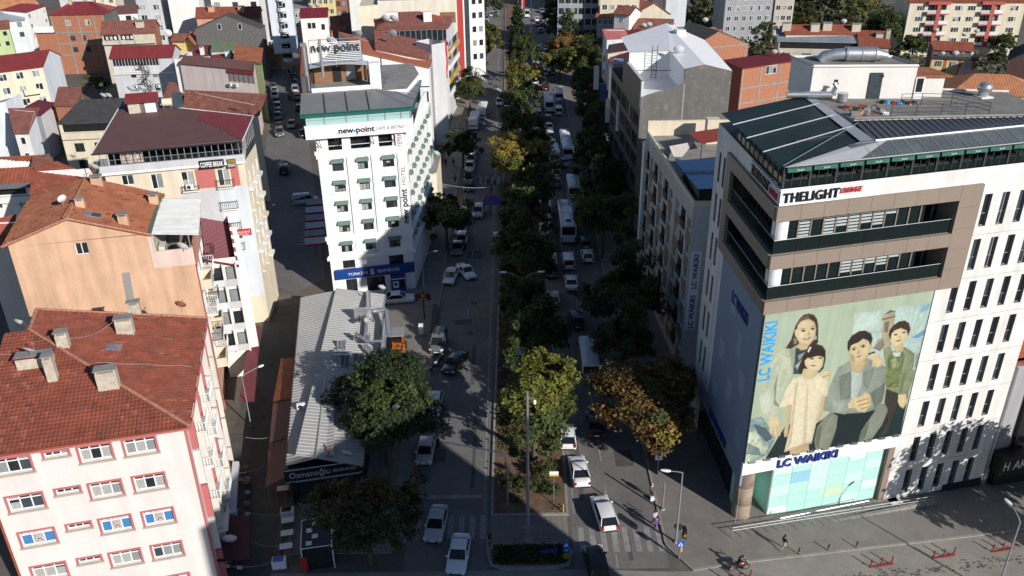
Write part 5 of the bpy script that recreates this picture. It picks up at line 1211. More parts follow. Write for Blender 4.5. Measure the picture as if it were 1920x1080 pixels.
# cafe floor: recessed openings between white piers, sign fascia, glazing, roof
def cafe(b):
 W_ = 11.28; z0, z1 = kz(20.25), kz(22.1)
 b.box(0, .9, z0, W_, 1.0, z1, glass)
 for s0, s1 in ((-12.25, -10.75), (-8.95, -7.85), (-5.3, -4.2), (-2.4, -.7)): b.box(S_(s0), 0, z0, S_(s1), .9, z1, hw)
 for s0, s1 in ((-10.75, -8.95), (-7.85, -5.3), (-4.2, -2.4)): b.box(S_(s0), -.1, z1-.35, S_(s1), .05, z1-.1, burgundy); b.box(S_(s0), .0, z0+.5, S_(s1), .06, z0+.56, pvc)
 b.T = HT.fm('right'); b.box(0, 0, z0, 20, .2, z1, hw)
HT.part('cafe_storey', cafe)
HT.part('fascia', lambda b: (b.box(-1.15, -1.1, kz(22.2), 12.25, -.8, kz(23.75), hw), b.prism([(-1.15, -.8), (12.25, -.8), (12.4, 3), (16.4, 19), (15.2, 19), (11.3, 3), (-1.15, 3)], kz(22.2), kz(22.5), hw), b.box(-1.2, -1.15, kz(23.75), 12.3, -.75, kz(23.95), hw)))
for s in (-12.0, -9.6, -5.2, -2.4):
 HT.part('bracket', lambda b, s=s: (b.tube([(S_(s), -.05, kz(20.6)), (S_(s)-.15, -1.0, kz(22.2))], .05, darkmetal, 4), b.tube([(S_(s)+.4, -.05, kz(20.6)), (S_(s)+.1, -1.0, kz(22.2))], .05, darkmetal, 4)))
teal = mat('teal_glass_blind', (.30, .47, .45), .3, var=.1, scale=.6, stretch=(.3, .3, 3), spec=.5); tealf = mat('dark_teal_frame', (.012, .10, .085), .5)
xs_ = [-1.0, 1.35, 4.05, 6.75, 8.9, 10.9, 12.1]
for a, c in zip(xs_[:-1], xs_[1:]):
 HT.part('terrace_pane', lambda b, a=a, c=c: b.box(a+.08, -.75, kz(23.95), c-.08, -.70, kz(25.2), teal)); HT.part('terrace_post', lambda b, c=c: b.box(c-.09, -.8, kz(23.9), c+.09, -.62, kz(25.4), steel))
 HT.part('glazing_bar', lambda b, a=a, c=c: b.box(a+.08, -.78, kz(24.55), c-.08, -.75, kz(24.6), steel))
HT.part('terrace_valance', lambda b: (b.box(-1.5, -1.0, kz(25.0), 12.5, -.92, kz(25.45), tealf), b.poly([(12.5, -1.0, kz(25.0)), (15.2, 11.9, kz(25.0)), (15.2, 11.9, kz(25.5)), (12.5, -1.0, kz(25.5))], tealf), b.poly([(12.4, -.8, kz(23)), (15, 11.9, kz(23)), (15, 11.9, kz(25)), (12.4, -.8, kz(25))], glass)))
def troof(b):
 z0, z1 = kz(25.5), kz(26.55); b.poly([(-1.5, -1.05, z0), (12.4, -1.05, z0), (8.4, 4.4, z1), (-1.2, 4.4, z1)], slate); b.poly([(12.4, -1.05, z0), (15.4, 12.2, z0), (9.0, 14, z1+.3), (8.4, 4.4, z1)], slate)
 for x in (1.55, 4.3, 7.0): b.box(x-.06, -1.0, z0, x+.06, -.9, z0+.05, black); b.tube([(x, -1.0, z0+.04), (x+.05, 4.4, z1+.04)], .09, black, 4)
 b.tube([(12.4, -1.05, z0+.05), (8.4, 4.4, z1+.05)], .05, steel, 4); b.tube([(8.4, 4.4, z1+.05), (13.5, 4.6, z0+.2)], .05, galv, 4)
 for t in (.25, .5, .75): b.tube([(12.4+3*t, -1.05+13.2*t, z0+.03), (8.4+.6*t, 4.4+9.6*t, z1+.03+.3*t)], .03, darkmetal, 4)
 b.tube([(-1.55, -1.1, z0), (12.45, -1.1, z0)], .08, tealf, 4)
 b.poly([(-1.2, 4.4, z1), (8.4, 4.4, z1), (8.4, 5.4, z1), (-1.2, 5.4, z1)], concrete)
HT.part('roof', troof)
def perg(b):
 z0 = kz(26.4); b.box(.2, 5.3, z0, 8.0, 5.6, z0+.65, hw); b.box(.2, 5.6, z0, 8, 16, z0+.1, concrete); b.box(.2, 10.5, z0, 8, 10.6, z0+2.6, wood); b.box(3.2, 10.4, z0, 4.3, 10.5, z0+2.1, black); b.box(5.0, 10.4, z0+.3, 6.2, 10.5, z0+2.3, curt)
 for x in (.5, 7.6):
  for y in (5.9, 10.3): b.box(x-.08, y-.08, z0, x+.08, y+.08, z0+2.6, darkmetal)
 b.box(7.8, 5.3, z0, 9.2, 6.6, z0+3.4, hw)
HT.part('pergola_terrace', perg)
HT.part('pergola_roof', lambda b: b.grid([[(.2+i*.95, y, kz(26.4)+2.65+.35*math.sin(math.pi*i/8)) for i in range(9)] for y in (7.8, 10.8)], whitemetal, True))
HT.part('rear_block', lambda b: b.prism([(0, 4.6), (12.4, 4.6), (15.0, 12.3), (15.0, 19.0), (2.5, 19.6)], kz(22.5), kz(26.4), hw, concrete))
zs0 = kz(29.9)
t = thing('rooftop_sign', 'hotel name sign on white slats above the rooftop terrace', 'sign', HT.world(3.8, 8.3, zs0), R(12.5))
for i in range(11): b = B(); b.box(-3.3, 0, .0+i*.23, 3.3, .05, .085+i*.23, pvc); b.build('slat', t)
for x in (-3.3, 0, 3.3): b = B(); b.box(x-.05, .05, -.8, x+.05, .12, 2.6, steel); b.build('post', t)
sign_text(t, 'new point', (0, -.12, 1.55), (1, 0, 0), 6.3, 1.35, darkmetal, .14, bold=.02)
b = B(); b.tube([(-3.3, .9, 2.6), (3.3, .9, 2.6)], .04, steel, 4); b.tube([(-3.3, 0, 2.55), (-3.3, .9, 2.6)], .04, steel, 4); b.tube([(3.3, 0, 2.55), (3.3, .9, 2.6)], .04, steel, 4); b.tube([(-1.9, -.3, -2), (-1.9, -.3, 2.9)], .2, galv, 10); b.build('frame', t)
t = thing('chimney_pipe', 'tall steel chimney pipe at the left end of the rooftop sign', 'pipe', HT.world(-.2, 7.5, kz(26.4)), 0); b = B(); b.tube([(0, 0, -6), (0, 0, 5.8)], .28, galv, 10); b.tube([(-.35, 0, 5.8), (.35, 0, 5.8)], .3, galv, 10); b.build('flue', t)
fs = HT.part('sign_lettering_base', lambda b: b.box(2.9, -1.12, kz(22.45), 10.6, -1.1, kz(23.5), hw))
sign_text(fs, 'new point', (5.2, -1.16, kz(22.95)), (1, 0, 0), 4.5, .95, blackl, .06, bold=.02); sign_text(fs, 'CAFE & BISTRO', (9.4, -1.15, kz(23.05)), (1, 0, 0), 3.6, .42, mat('grey_letters', (.22, .22, .23), .5), .04)
b = B(); b.lathe([(0, 0), (.16, 0)], cyan, (4.95, -1.19, kz(22.95)), 12, Vector((0, -1, 0))); b.build('sign_dot', fs)
vsn = HT.part('vertical_sign_base', lambda b: b.box(S_(-1.75), -.3, kz(8.6), S_(-.75), -.27, kz(18.4), hw))
sign_text(vsn, 'new point', (S_(-1.25), -.34, kz(11.6)), (0, 0, 1), 4.9, 1.05, blackl, .05, bold=.02, up=Vector((-1, 0, 0))); sign_text(vsn, 'HOTEL', (S_(-1.3), -.34, kz(16.0)), (0, 0, 1), 2.6, .5, mat('grey_letters'), .05, up=Vector((-1, 0, 0)))
sgm = HT.part('restaurant_sign', lambda b: b.box(S_(-2.0), -.4, kz(19.9), S_(-1.0), -.35, kz(22.0), wpanel)); sign_text(sgm, 'YEMEK', (S_(-1.5), -.42, kz(21.0)), (0, 0, 1), 1.9, .6, mat('maroon_letters', (.3, .02, .05), .5), .02, up=Vector((-1, 0, 0)))
bkb = mat('bank_blue', (.008, .045, .22), .5, var=.03)
sg = HT.part('bank_sign', lambda b: (b.box(S_(-11.7), -.5, kz(1.6), S_(-.7), -.05, kz(3.0), bkb),))
sign_text(sg, 'TÜRKİYE', (3.5, -.53, kz(2.35)), (1, 0, 0), 2.7, .5, wpanel, .02); sign_text(sg, 'BANKASI', (7.7, -.53, kz(2.35)), (1, 0, 0), 2.9, .5, wpanel, .02)
b = B()
for k in (-1, 1): b.tube([(5.45+k*.12, -.54, kz(1.85)), (5.45+k*.12, -.54, kz(2.85))], .035, wpanel, 4); 
b.build('bank_emblem', sg); sign_text(sg, 'S', (5.45, -.56, kz(2.35)), (1, 0, 0), .55, .8, wpanel, .02)
def atm(b): b.box(S_(-4.15), -.45, .0, S_(-2.1), -.02, kz(1.35), bkb); b.box(S_(-3.9), -.47, .7, S_(-3.1), -.45, 1.7, pvc); b.box(S_(-3.7), -.48, 1.1, S_(-3.3), -.47, 1.5, glass2); b.box(S_(-2.95), -.47, .7, S_(-2.3), -.45, 1.9, glass); b.box(S_(-4.1), -.47, 2.0, S_(-2.15), -.45, 2.15, pvc)
HT.part('cash_machine_kiosk', atm)
dish('round white dish leaning on the first-floor ledge of the hotel', HT.world(6.0, -.5, kz(5.2)), .5, 192, 20, mast=.3)
# ---------------------------------------------------------------- one-storey kebab restaurant with the silver roof
def osm():
 q = [(-21.0, 64.0), (-14.5, 65.5), (-16.3, 97.6), (-26.5, 97.0)]
 r = thing('restaurant', 'one-storey black fronted restaurant with a long silver corrugated roof', 'restaurant', (-21.0, 63.8, 0), R(12)); c, s_ = math.cos(-R(12)), math.sin(-R(12))
 L = lambda x, y: ((x+21.0)*c-(y-63.8)*s_, (x+21.0)*s_+(y-63.8)*c)
 ql = [L(*p) for p in q]; b = B(); blk = mat('black_shop_front', (.012, .012, .013), .5, var=.1)
 for i in range(4):
  a, d = ql[i], ql[(i+1) % 4]; b.poly([(*a, -.3), (*d, -.3), (*d, 4.7), (*a, 4.7)], blk if i != 3 else darkmetal)
 b.build('wall', r)
 b = B(); rf, rb = L(-18.3, 64.1), L(-22.3, 97.5); zt = 5.55
 e0, e1, e2, e3 = L(-21.2, 64.0), L(-14.1, 63.8), L(-16.2, 97.8), L(-26.8, 97.2)
 kw = dict(pitch=.52, course=0, hc=.05, ht=0, prof=PR_RIB, thick=.15)
 roofplane(b, (*e1, 4.8), (*e2, 4.8), (*rb, zt), (*rf, zt), silverroof, **kw); roofplane(b, (*e3, 4.8), (*e0, 4.8), (*rf, zt), (*rb, zt), silverroof, **kw)
 b.tube([(*rf, zt+.05), (*rb, zt+.05)], .14, silverroof, 6); b.tube([(*e3, 4.75), (*e0, 4.75)], .09, darkmetal, 5); b.tube([(*e1, 4.7), (*e2, 4.7)], .15, steel, 5)
 rfo = b.build('roof', r)
 b = B(); b.T = Matrix.Translation((*L(-21.3, 63.5), 0)) @ Matrix.Rotation(0, 4, 'Z'); b.box(0, -.35, 3.35, 7.1, -.05, 4.75, blk); b.tube([(0, -.4, 4.72), (7.1, -.4, 4.72)], .05, galv, 4); b.tube([(0, -.4, 3.4), (7.1, -.4, 3.4)], .03, galv, 4); sg = b.build('sign_board', r)
 x0, y0 = L(-21.3, 63.5); gl = mat('pale_sign_letters', (.5, .5, .48), .5)
 sign_text(sg, 'Osmanoğlu', (x0+2.3, y0-.42, 4.05), (1, 0, 0), 3.7, .85, gl, .04); sign_text(sg, 'ISKENDER', (x0+5.5, y0-.42, 4.05), (1, 0, 0), 2.2, .32, gl, .04)
 b = B(); b.T = Matrix.Translation((x0, y0, 0))
 for i in range(3): b.box(1.2+i*1.9, -.06, .3, 2.9+i*1.9, -.04, 3.0, glass)
 b.box(.9, -.1, 3.0, 6.8, -.05, 3.1, steel); b.box(.9, -.5, -.2, 6.8, -.1, .35, concrete); b.build('window', r)
 W_ = lambda x, y, z: r.matrix_basis @ Vector((*L(x, y), z))
 return r
RS = osm()
p = lambda px, py, z=5.2: U(px, py, z)
t = thing('extractor_duct', 'silver kitchen extractor ducts with elbows standing on the corrugated roof', 'duct', p(690, 600), 0)
o = p(690, 600); b = B()
r_ = lambda px, py, dz: U(px, py, 5.2+dz)-o
b.tube([r_(690, 548, .2), r_(691, 580, .9)], .3, galv, 10); b.tube([r_(690, 585, .9), r_(720, 580, 1.2), r_(726, 585, 1.0), r_(730, 628, .3)], .32, galv, 10); b.build('duct', t)
b = B(); b.tube([r_(687, 590, 0), r_(687, 600, 1.9)], .28, galv, 10); b.box(*(r_(675, 588, .9)-Vector((.6, .6, .4))), *(r_(680, 586, 1.5)+Vector((.9, .5, .4))), galv); b.build('fan_box', t)
b = B(); b.tube([r_(664, 637, .3), r_(668, 625, 1.5), r_(688, 640, 1.0), r_(715, 640, 1.0), r_(718, 650, .5)], .17, galv, 8); b.tube([r_(684, 650, .3), r_(705, 668, .4)], .35, galv, 10); b.tube([r_(690, 640, .2), r_(690, 625, 2.3)], .22, galv, 8); b.build('duct', t)
b = B(); b.tube([r_(686, 600, .3), r_(687, 640, .5)], .2, galv, 8); b.tube([r_(716, 690, .3), r_(722, 600, .4)], .3, galv, 8); b.build('duct', t)
for k, (px, py) in enumerate(((675, 605), (683, 560), (700, 600))): b = B(); q = r_(px, py, 0); b.box(q.x-.05, q.y-.05, -.5, q.x+.05, q.y+.05, 1.0, darkmetal); b.build('stand', t)
t = thing('solar_water_heater', 'solar water heater with dark collector panels and tank on the silver roof', 'water heater', p(660, 680), 0); o = p(660, 680)
for k, (a, c) in enumerate((((636, 668), (654, 690)), ((660, 667), (682, 690)), ((632, 650), (648, 658)))):
 b = B(); A, B_ = r_(a[0], c[1], .2), r_(c[0], c[1], .2); w = (B_-A); up = Vector((0, 1.6 if k < 2 else .8, .9)); b.poly([A, B_, B_+up, A+up], glass2); b.poly([A+up, B_+up, B_, A], steel)
 b.tube([A, B_, B_+up, A+up, A], .05, galv, 4); b.tube([(A+B_)/2, (A+B_)/2+up], .03, galv, 4); b.build('collector', t)
b = B(); b.tube([r_(624, 664, .9), r_(658, 664, .9)], .35, galv, 12); b.tube([r_(688, 678, .6), r_(695, 678, .6)], .5, galv, 12); b.build('tank', t)
aircon('white air conditioner lying on the left slope of the silver roof', p(565, 764, 5.1), R(15))
dish('white satellite dish at the front edge of the silver roof by the big tree', p(652, 858, 4.9), .55, 165, 30, mast=.6)
dish('white satellite dish on the top right corner of the silver roof', p(717, 550, 4.8), .5, 165, 30, mast=.9)
b = B(); b.tube([p(570, 855, 5.2), p(610, 846, 5.3)], .1, rust, 4); b.tube([p(612, 860, 5.2), p(622, 835, 6.2)], .09, rust, 4); tag(b.build('steel_bar'), 'rusty red steel bars lying at the front of the silver roof', 'steel bar')
# low lean-to roofs along the alley beside the restaurant
t = thing('market_shed', 'row of brown and rusty sheet roofs sheltering the alley stalls', 'shed', (0, 0, 0))
def strip(a, c, z0, z1, m, nm='roof'):
 b = B(); q = [U(*a[0], z0), U(*a[1], z1), U(*c[1], z1), U(*c[0], z0)]; b.poly(q, m); b.poly([Vector(v)-Vector((0, 0, .08)) for v in reversed(q)], m); b.build(nm, t)
strip(((512, 752), (545, 748)), ((527, 672), (552, 670)), 3.3, 4.0, rust); strip(((505, 830), (541, 820)), ((512, 755), (545, 750)), 3.2, 3.9, brownmetal); strip(((497, 915), (538, 893)), ((505, 832), (541, 822)), 3.1, 3.9, brownmetal)
for px, py in ((500, 905), (507, 835), (514, 757), (528, 675)): b = B(); q = U(px, py, 3.1); b.tube([(q.x, q.y, 0), (q.x, q.y, 3.15)], .05, steel, 5); b.build('post', t)
# shop awnings at the foot of the left-hand row
for nm, lb, a, m in (('awning', 'long dull maroon awning at the foot of the pink apartment house', ((405, 1052), (470, 1050), (470, 968), (418, 965)), mat('dusty_maroon_canvas', (.075, .02, .028), .85, var=.15)), ('awning', 'red and white awning over the alley below the peach house', ((448, 752), (476, 752), (488, 610), (470, 612)), mat('faded_red_canvas', (.15, .035, .04), .8, var=.2)), ('awning', 'long grey shop canopy hugging the pink apartment house wall', ((425, 962), (442, 962), (448, 865), (436, 865)), ltgrey)):
 b = B(); z = 3.0; q = [U(*v, z+(.5 if i in (0, 3) else 0)) for i, v in enumerate(a)]; b.poly(q, m); b.poly([v-Vector((0, 0, .1)) for v in reversed(q)], m); b.poly([q[1], q[2], q[2]-Vector((0, 0, .35)), q[1]-Vector((0, 0, .35))], m); tag(b.build(nm), lb, 'awning')
# ---------------------------------------------------------------- beige apartment house beside the corner building
orangep = mat('ochre_panel', (.27, .165, .085), .85, var=.08)
BG = House('apartment_house', 'beige apartment house with ochre panels squeezed behind the white corner building', (19.5, 86.1), 0, 12.5, 25.5, 21.0, plaster('warm_grey_plaster', (.50, .46, .41)), 'apartment house', skew=93, z0=-1)
BG.rev = .2; L_ = BG.face('left')[2]
for j in range(6):
 z = 17.6-j*3.0
 for t, k in ((.35, 'w'), (2.9, 'b'), (5.9, 'w'), (9.3, 'w'), (11.7, 'b'), (15.0, 'w'), (17.6, 'b'), (20.6, 'w'), (22.8, 'b')):
  if k == 'w': BG.win('left', L_-t-1.7, z+.1, 1.7, 1.45, 'w2', random.choice([glass, glass2, curt2])); BG.part('ochre_panel', lambda b, t=t, z=z: (setattr(b, 'T', BG.fm('left')), b.box(L_-t-1.75, -.06, z-1.35, L_-t+.05, -.003, z+.02, orangep)))
  else: BG.win('left', L_-t-2.1, z-.6, 2.1, 2.3, 'd2', glass); BG.part('balcony_rail', lambda b, t=t, z=z: (setattr(b, 'T', BG.fm('left')), b.box(L_-t-2.1, -.15, z-.6, L_-t, -.1, z+.35, darkmetal)))
BG.mats = {'front': ltgrey}; BG.finish(); BG.roof('flat', .6, concrete, under=cream)
BG.part('roof_parapet', lambda b: b.box(-1.3, 24.9, 21, 12.3, 25.3, 23.0, cream)); BG.part('end_pillar', lambda b: (setattr(b, 'T', BG.fm('left')), b.box(.2, -.5, -1, 1.4, -.01, 20.3, white)))
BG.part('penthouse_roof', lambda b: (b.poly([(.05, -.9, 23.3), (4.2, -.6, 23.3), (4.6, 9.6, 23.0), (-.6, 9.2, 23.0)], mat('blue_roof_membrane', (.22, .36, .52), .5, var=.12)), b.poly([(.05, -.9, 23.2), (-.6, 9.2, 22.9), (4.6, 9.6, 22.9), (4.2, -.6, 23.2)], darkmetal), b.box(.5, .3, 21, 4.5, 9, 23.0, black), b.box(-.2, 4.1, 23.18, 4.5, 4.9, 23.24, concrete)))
BG.part('red_canopy', lambda b: (b.poly([(3.6, 14.5, 23.2), (8.0, 15.2, 23.6), (8, 20, 23.6), (2.8, 19, 23.2)], mat('brick_red_canvas', (.30, .05, .035), .8)), b.tube([(3.6, 14.5, 21), (3.6, 14.5, 23.2)], .05, darkmetal, 4)))
BG.part('shade_sail', lambda b: b.poly([(.2, 11.8, 21.7), (.0, 16.2, 22.4), (3.4, 17.4, 22.6)], mat('cream_sail', (.72, .66, .54), .8))); BG.part('chimney', lambda b: b.box(5.6, 21, 21, 7.2, 22.4, 24.2, cream))
bn = BG.part('sign_board', lambda b: b.box(.22, -.12, 5.9, 1.35, -.02, 15.7, wpanel))
for z in (8.2, 13.3): sign_text(bn, 'LC WAIKIKI', (.78, -.16, z), (0, 0, 1), 4.2, .62, navy, .03, bold=.02, up=Vector((-1, 0, 0)))
t = thing('drain_stack', 'pale drain stack running down between the beige and the white building', 'pipe', (21.6, 85.6, 0)); b = B(); b.tube([(0, 0, 0), (0, 0, 15.4)], .11, pvc, 6); [b.tube([(0, 0, z), (-.7, 0, z)], .05, pvc, 4) for z in (5, 8.5, 12, 15)]; b.build('pipe', t)
# ---------------------------------------------------------------- dark concrete building with the white sheet roof
GB = House('office_building', 'dark bare concrete building with a sunken bright white sheet roof', (18.3, 119.4), 14, 13.6, 25, 22.2, dkconc, 'building', skew=79, z0=-1)
GB.mats = {'left': darkmetal, 'front': None}
GB.part('front_wall', lambda b: (b.poly([(0, 0, -1), (13.6, 0, -1), (13.6, 0, 26.6), (9.3, 0, 27.8), (6.45, 0, 27.4), (6.3, 0, 25.4), (0, 0, 24.0)], dkconc), b.box(6.28, -.06, -1, 6.5, 0, 25.4, concrete)))
GL_ = GB.face('left')[2]
for j in range(7):
 for i in range(5): GB.win('left', 1.0+i*4.8, 19.0-j*2.95, 3.9, 2.1, 'd3', glass)
GB.finish(); wsr = mat('bright_white_sheet', (.78, .78, .78), .5, var=.04)
def wr(b):
 sx = 0.19  # depth axis leans with the plot
 P = lambda x, y, z: (x+y*sx, y, z)
 b.box(0, -.01, 24.0, .5, .5, 24.05, ltgrey)
 b.poly([P(.4, .3, 23.0), P(6.3, .3, 24.3), P(6.3, 9, 24.3), P(.4, 11, 23.0)], wsr)
 b.poly([P(6.3, 0, 24.2), P(6.3, 9, 24.2), P(6.3, 9, 27.9), P(6.3, 0, 27.4)], wsr); b.poly([P(.3, 11, 22.9), P(.3, 11, 27.6), P(6.3, 9, 27.9), P(6.3, 9, 24)][::-1], wsr)
 b.poly([P(6.3, 0, 27.42), P(9.3, 0, 27.85), P(9.3, 24, 29), P(6.3, 9, 27.95)], wsr); b.poly([P(9.3, 0, 27.85), P(13.7, 0, 26.6), P(14.5, 18, 27.2), P(9.3, 24, 29)], wsr); b.poly([P(6.3, 9, 27.95), P(9.3, 24, 29), P(1, 22, 27.6), P(.3, 11, 27.6)], wsr)
 b.box(0, .0, 22.2, .35, .4, 26.2, ltgrey); b.poly([P(0, .2, 22.2), P(0, 14, 22.2), P(0, 14, 26.2), P(0, .2, 26.2)][::-1], darkmetal); b.poly([P(.35, .2, 22.2), P(.35, 14, 22.2), P(.35, 14, 26.2), P(.35, .2, 26.2)], wsr); b.poly([P(0, 0, 26.2), P(.5, 0, 26.2), P(.5, 14, 26.2), P(0, 14, 26.2)], ltgrey)
GB.part('roof', wr)
ld = GB.part('roof_ladder', lambda b: [b.tube([(5.2+s, 9.0, 24), (5.2+s, 9.0, 28.9)], .05, black, 4) for s in (0, .8)]+[b.tube([(5.2, 9, 24.2+q*.4), (6.0, 9, 24.2+q*.4)], .035, black, 4) for q in range(11)]+[b.tube([(1.5, 8.5, 25.6), (8, 7.5, 25.4)], .05, black, 4)])
dish('white satellite dish on the bright white sheet roof', U(1272, 100, 28), .8, 165, 35, mast=.6); GB.part('chimney', lambda b: b.box(12.5, 16.8, 26.8, 14, 18.2, 29.2, white))
# ---------------------------------------------------------------- town houses, one builder for the plainer ones
def QH(label, pts, wm, rm, tilek=dict(), name='house', cat='house', group=None, z0=-1, mats=None, roofname='roof', wins=(), thick=.15, over=.3, chim_=()):
 """house under one roof plane given by its four photographed corners (px, py, height): front left, front right, back right, back left"""
 P = [U(a, b_, z) for a, b_, z in pts]; a = math.atan2(P[1].y-P[0].y, P[1].x-P[0].x); o = P[0]
 loc = [Vector(((p.x-o.x)*math.cos(a)+(p.y-o.y)*math.sin(a), -(p.x-o.x)*math.sin(a)+(p.y-o.y)*math.cos(a), p.z)) for p in P]
 h = House(name, label, o, math.degrees(a), loc[1].x, 5, min(p.z for p in P), wm, cat, group, trap=[(p.x, p.y) for p in loc], z0=z0, mats=mats)
 b = B()
 for i in range(4):
  p, q = loc[i], loc[(i+1) % 4]; h.extra.append(([(p.x, p.y, h.H), (q.x, q.y, h.H), tuple(q), tuple(p)], (mats or {}).get(['front', 'right', 'back', 'left'][i], wm)))
 for w in wins: wgrid(h, *w)
 h.finish(); c = sum(loc, Vector())/4
 e = [p+(p-c)*(over/max(1, (p-c).length)) for p in loc]; e = [Vector((p.x, p.y, p.z+.06)) for p in e]
 n = (e[1]-e[0]).cross(e[2]-e[0]).normalized(); h.planes.append((n, e[0]))
 if tilek is None: b.poly(e, rm); b.poly([p-Vector((0, 0, thick)) for p in reversed(e)], rm); [b.poly([e[i]-Vector((0, 0, thick)), e[(i+1) % 4]-Vector((0, 0, thick)), e[(i+1) % 4], e[i]], rm) for i in range(4)]
 else: roofplane(b, *e, rm, **tilek)
 h.rf = b.build(roofname, h.r)
 for c_ in chim_: chim(h, *c_)
 return h
def wgrid(h, f, n, nr, w=1.2, hh=1.4, kind='w2', m0=.8, dz=2.9, top=2.1, skip=(), sill=None, gl=None):
 L = h.face(f)[2]
 if L < n*w+.3: n = max(1, int(L/(w*1.25)))
 m0 = min(m0, max(.15, (L-n*w)/(n+1)))
 h.grid(f, n, [h.H-top-k*dz for k in range(nr) if h.H-top-k*dz > .3], w, hh, kind, m0, skip=skip, sill=sill, gl=gl)
TL = dict(pitch=.5, course=.5); RB = dict(pitch=.45, course=0, ht=0, hc=.05, prof=PR_RIB)
def T(label, fl, fr, H, D, wm, roof=None, wins=(), name='house', cat='house', ang=None, skew=90., group=None, br=None, mats=None, chim_=(), z0=-1, top=None, ridge_m=None):
 h = HP(name, label, fl, fr, H, D, wm, cat, ang, skew=skew, group=group, mats=mats, z0=z0)
 if br:
  p = U(*br, H); a = h.r.rotation_euler.z; dx, dy = p.x-h.r.location.x, p.y-h.r.location.y
  q2 = Vector((dx*math.cos(a)+dy*math.sin(a), -dx*math.sin(a)+dy*math.cos(a), 0)); h.q[2] = q2; h.q[3] = q2-h.q[1]
 for w in wins: wgrid(h, *w)
 if roof:
  k, rise, rm = roof[:3]; kw = dict(roof[3]) if len(roof) > 3 else {}
  if k != 'flat' and 'prof' not in kw: kw = {**TL, **kw}
  h.roof(k, rise, rm, ridge_m=ridge_m, **kw)
 h.finish()
 for c in chim_: chim(h, *c)
 return h
# street front on the right, all in shade: narrow buildings with shop signs
ww = ('left', 5, 5, 1.2, 1.5, 'w2', .8, 3.0)
QH('tall narrow house with pale blue sheet roof next to the dark concrete building', [(1150, 120, 21), (1171, 119, 21), (1176, 112, 21.2), (1152, 110, 21.2)], rosew, greymetal, None, wins=[('left', 3, 6, 1.2, 1.5, 'd2')], name='apartment_house', cat='apartment house')
h = QH('poster covered house with a bright red sheet roof sloping to the street', [(1143, 116, 18.6), (1178, 122, 18.6), (1216, 84, 21), (1146, 106, 18.6)], bluew, redmetal, RB, wins=[('left', 4, 5, 1.2, 1.5, 'w2')], name='apartment_house', cat='apartment house')
QH('house with a long dark red sheet roof behind the white sheet roof', [(1215, 86, 20), (1320, 104, 17.5), (1300, 92, 17.5), (1225, 78, 19.5)], redw, redmetal, RB)
QH('house with a brown sheet roof and cream fascia facing the street', [(1140, 100, 18.5), (1240, 84, 20), (1290, 82, 18.5), (1146, 88, 18.5)], cream, brownmetal, RB, wins=[('left', 4, 5, 1.2, 1.5, 'w2')], name='apartment_house', cat='apartment house')
h = QH('house with a dull rose sheet roof at the far end of the shaded street front', [(1138, 73, 19), (1178, 71, 19), (1171, 56, 20.5), (1131, 56, 20.5)], bluew, mat('rose_sheet_roof', (.33, .10, .10), .6), RB, wins=[('left', 4, 5, 1.2, 1.5, 'w2')], name='apartment_house', cat='apartment house')
for k, (y, z, w, hh, m) in enumerate(((136, 14, 1.2, 5, wpanel), (141, 9, 1.0, 3.4, PAINT['red']), (146, 15, 1.6, 1.6, wpanel), (151, 11, 1.0, 4, bluew), (158, 13, 1.2, 3.2, PAINT['blue']), (163, 8, 1.4, 2, wpanel), (170, 12, 1.0, 4.6, bluew), (176, 9, 1.2, 2.4, PAINT['darkred']))):
 t = thing('shop_sign', 'projecting shop sign, %s, on the shaded street front' % ('tall white', 'narrow red', 'square white', 'tall pale blue', 'dark blue', 'small white', 'long pale blue', 'dark red')[k], 'sign', (18.4-(y-130)*.02, y, z), 0); b = B(); b.box(-w, -.08, 0, 0, .08, hh, m); b.build('board', t); b = B(); b.box(0, -.03, hh*.2, .7, .03, hh*.2+.06, steel); b.build('bracket', t)
QH('small rose corner house with bay windows below the beige apartment house', [(1183, 338, 9.5), (1212, 338, 9.5), (1214, 318, 9.5), (1180, 320, 9.5)], rosew, concrete, None, wins=[('left', 2, 3, 1.3, 1.6, 'd2'), ('front', 1, 3, 1.3, 1.6, 'd2')])
dish('left white dish on the flat roof of the small rose corner house', U(1182, 310, 9.5), .7, 195, 25, mast=1); dish('right white dish on the flat roof of the small rose corner house', U(1194, 322, 9.5), .7, 200, 25, mast=1)
# brick shells behind
def frame(h, f, xs, zs, wd=.35):
 def fn(b):
  b.T = h.fm(f); L = h.face(f)[2]
  for x in xs: b.box(x*L-wd/2, -.05, 0, x*L+wd/2, .0, h.H, concrete)
  for z in zs: b.box(-.02, -.06, z-wd/2, L+.02, .0, z+wd/2, concrete)
 h.part('concrete_frame', fn)
h = T('bare hollow brick house with a concrete frame and stepped gable by the scrubland', (1290, 93), (1404, 81), 12, 11, brick, ('gy', 3.6, darkroof, dict(over=.1, frac=.48)), ang=None); frame(h, 'front', (.02, .5, .95), (11.8, 8.6))
h = T('unfinished brick house with a maroon sheet roof and white corner window', (1392, 128), (1500, 112), 13, 6, brick, ('shed', .5, redmetal, dict(over=.3, **RB)), [('front', 1, 1, 3, 1.8, 'w3', .3)]); frame(h, 'front', (.02, .33, .66, .97), (8.6, 5.4))
dish('left white dish of the pair on the maroon roof', U(1451, 103, 14), .7, 165, 35, mast=.7); dish('right white dish of the pair on the maroon roof', U(1461, 103, 14), .7, 165, 35, mast=.7)
h = T('tall cream gable house with a small dark arched opening', (1176, 33), (1255, 25), 13.5, 12, beige, ('gy', 3.2, tile_br, dict(frac=.62)), mats={'front': plaster('olive_cream', (.50, .45, .34))})
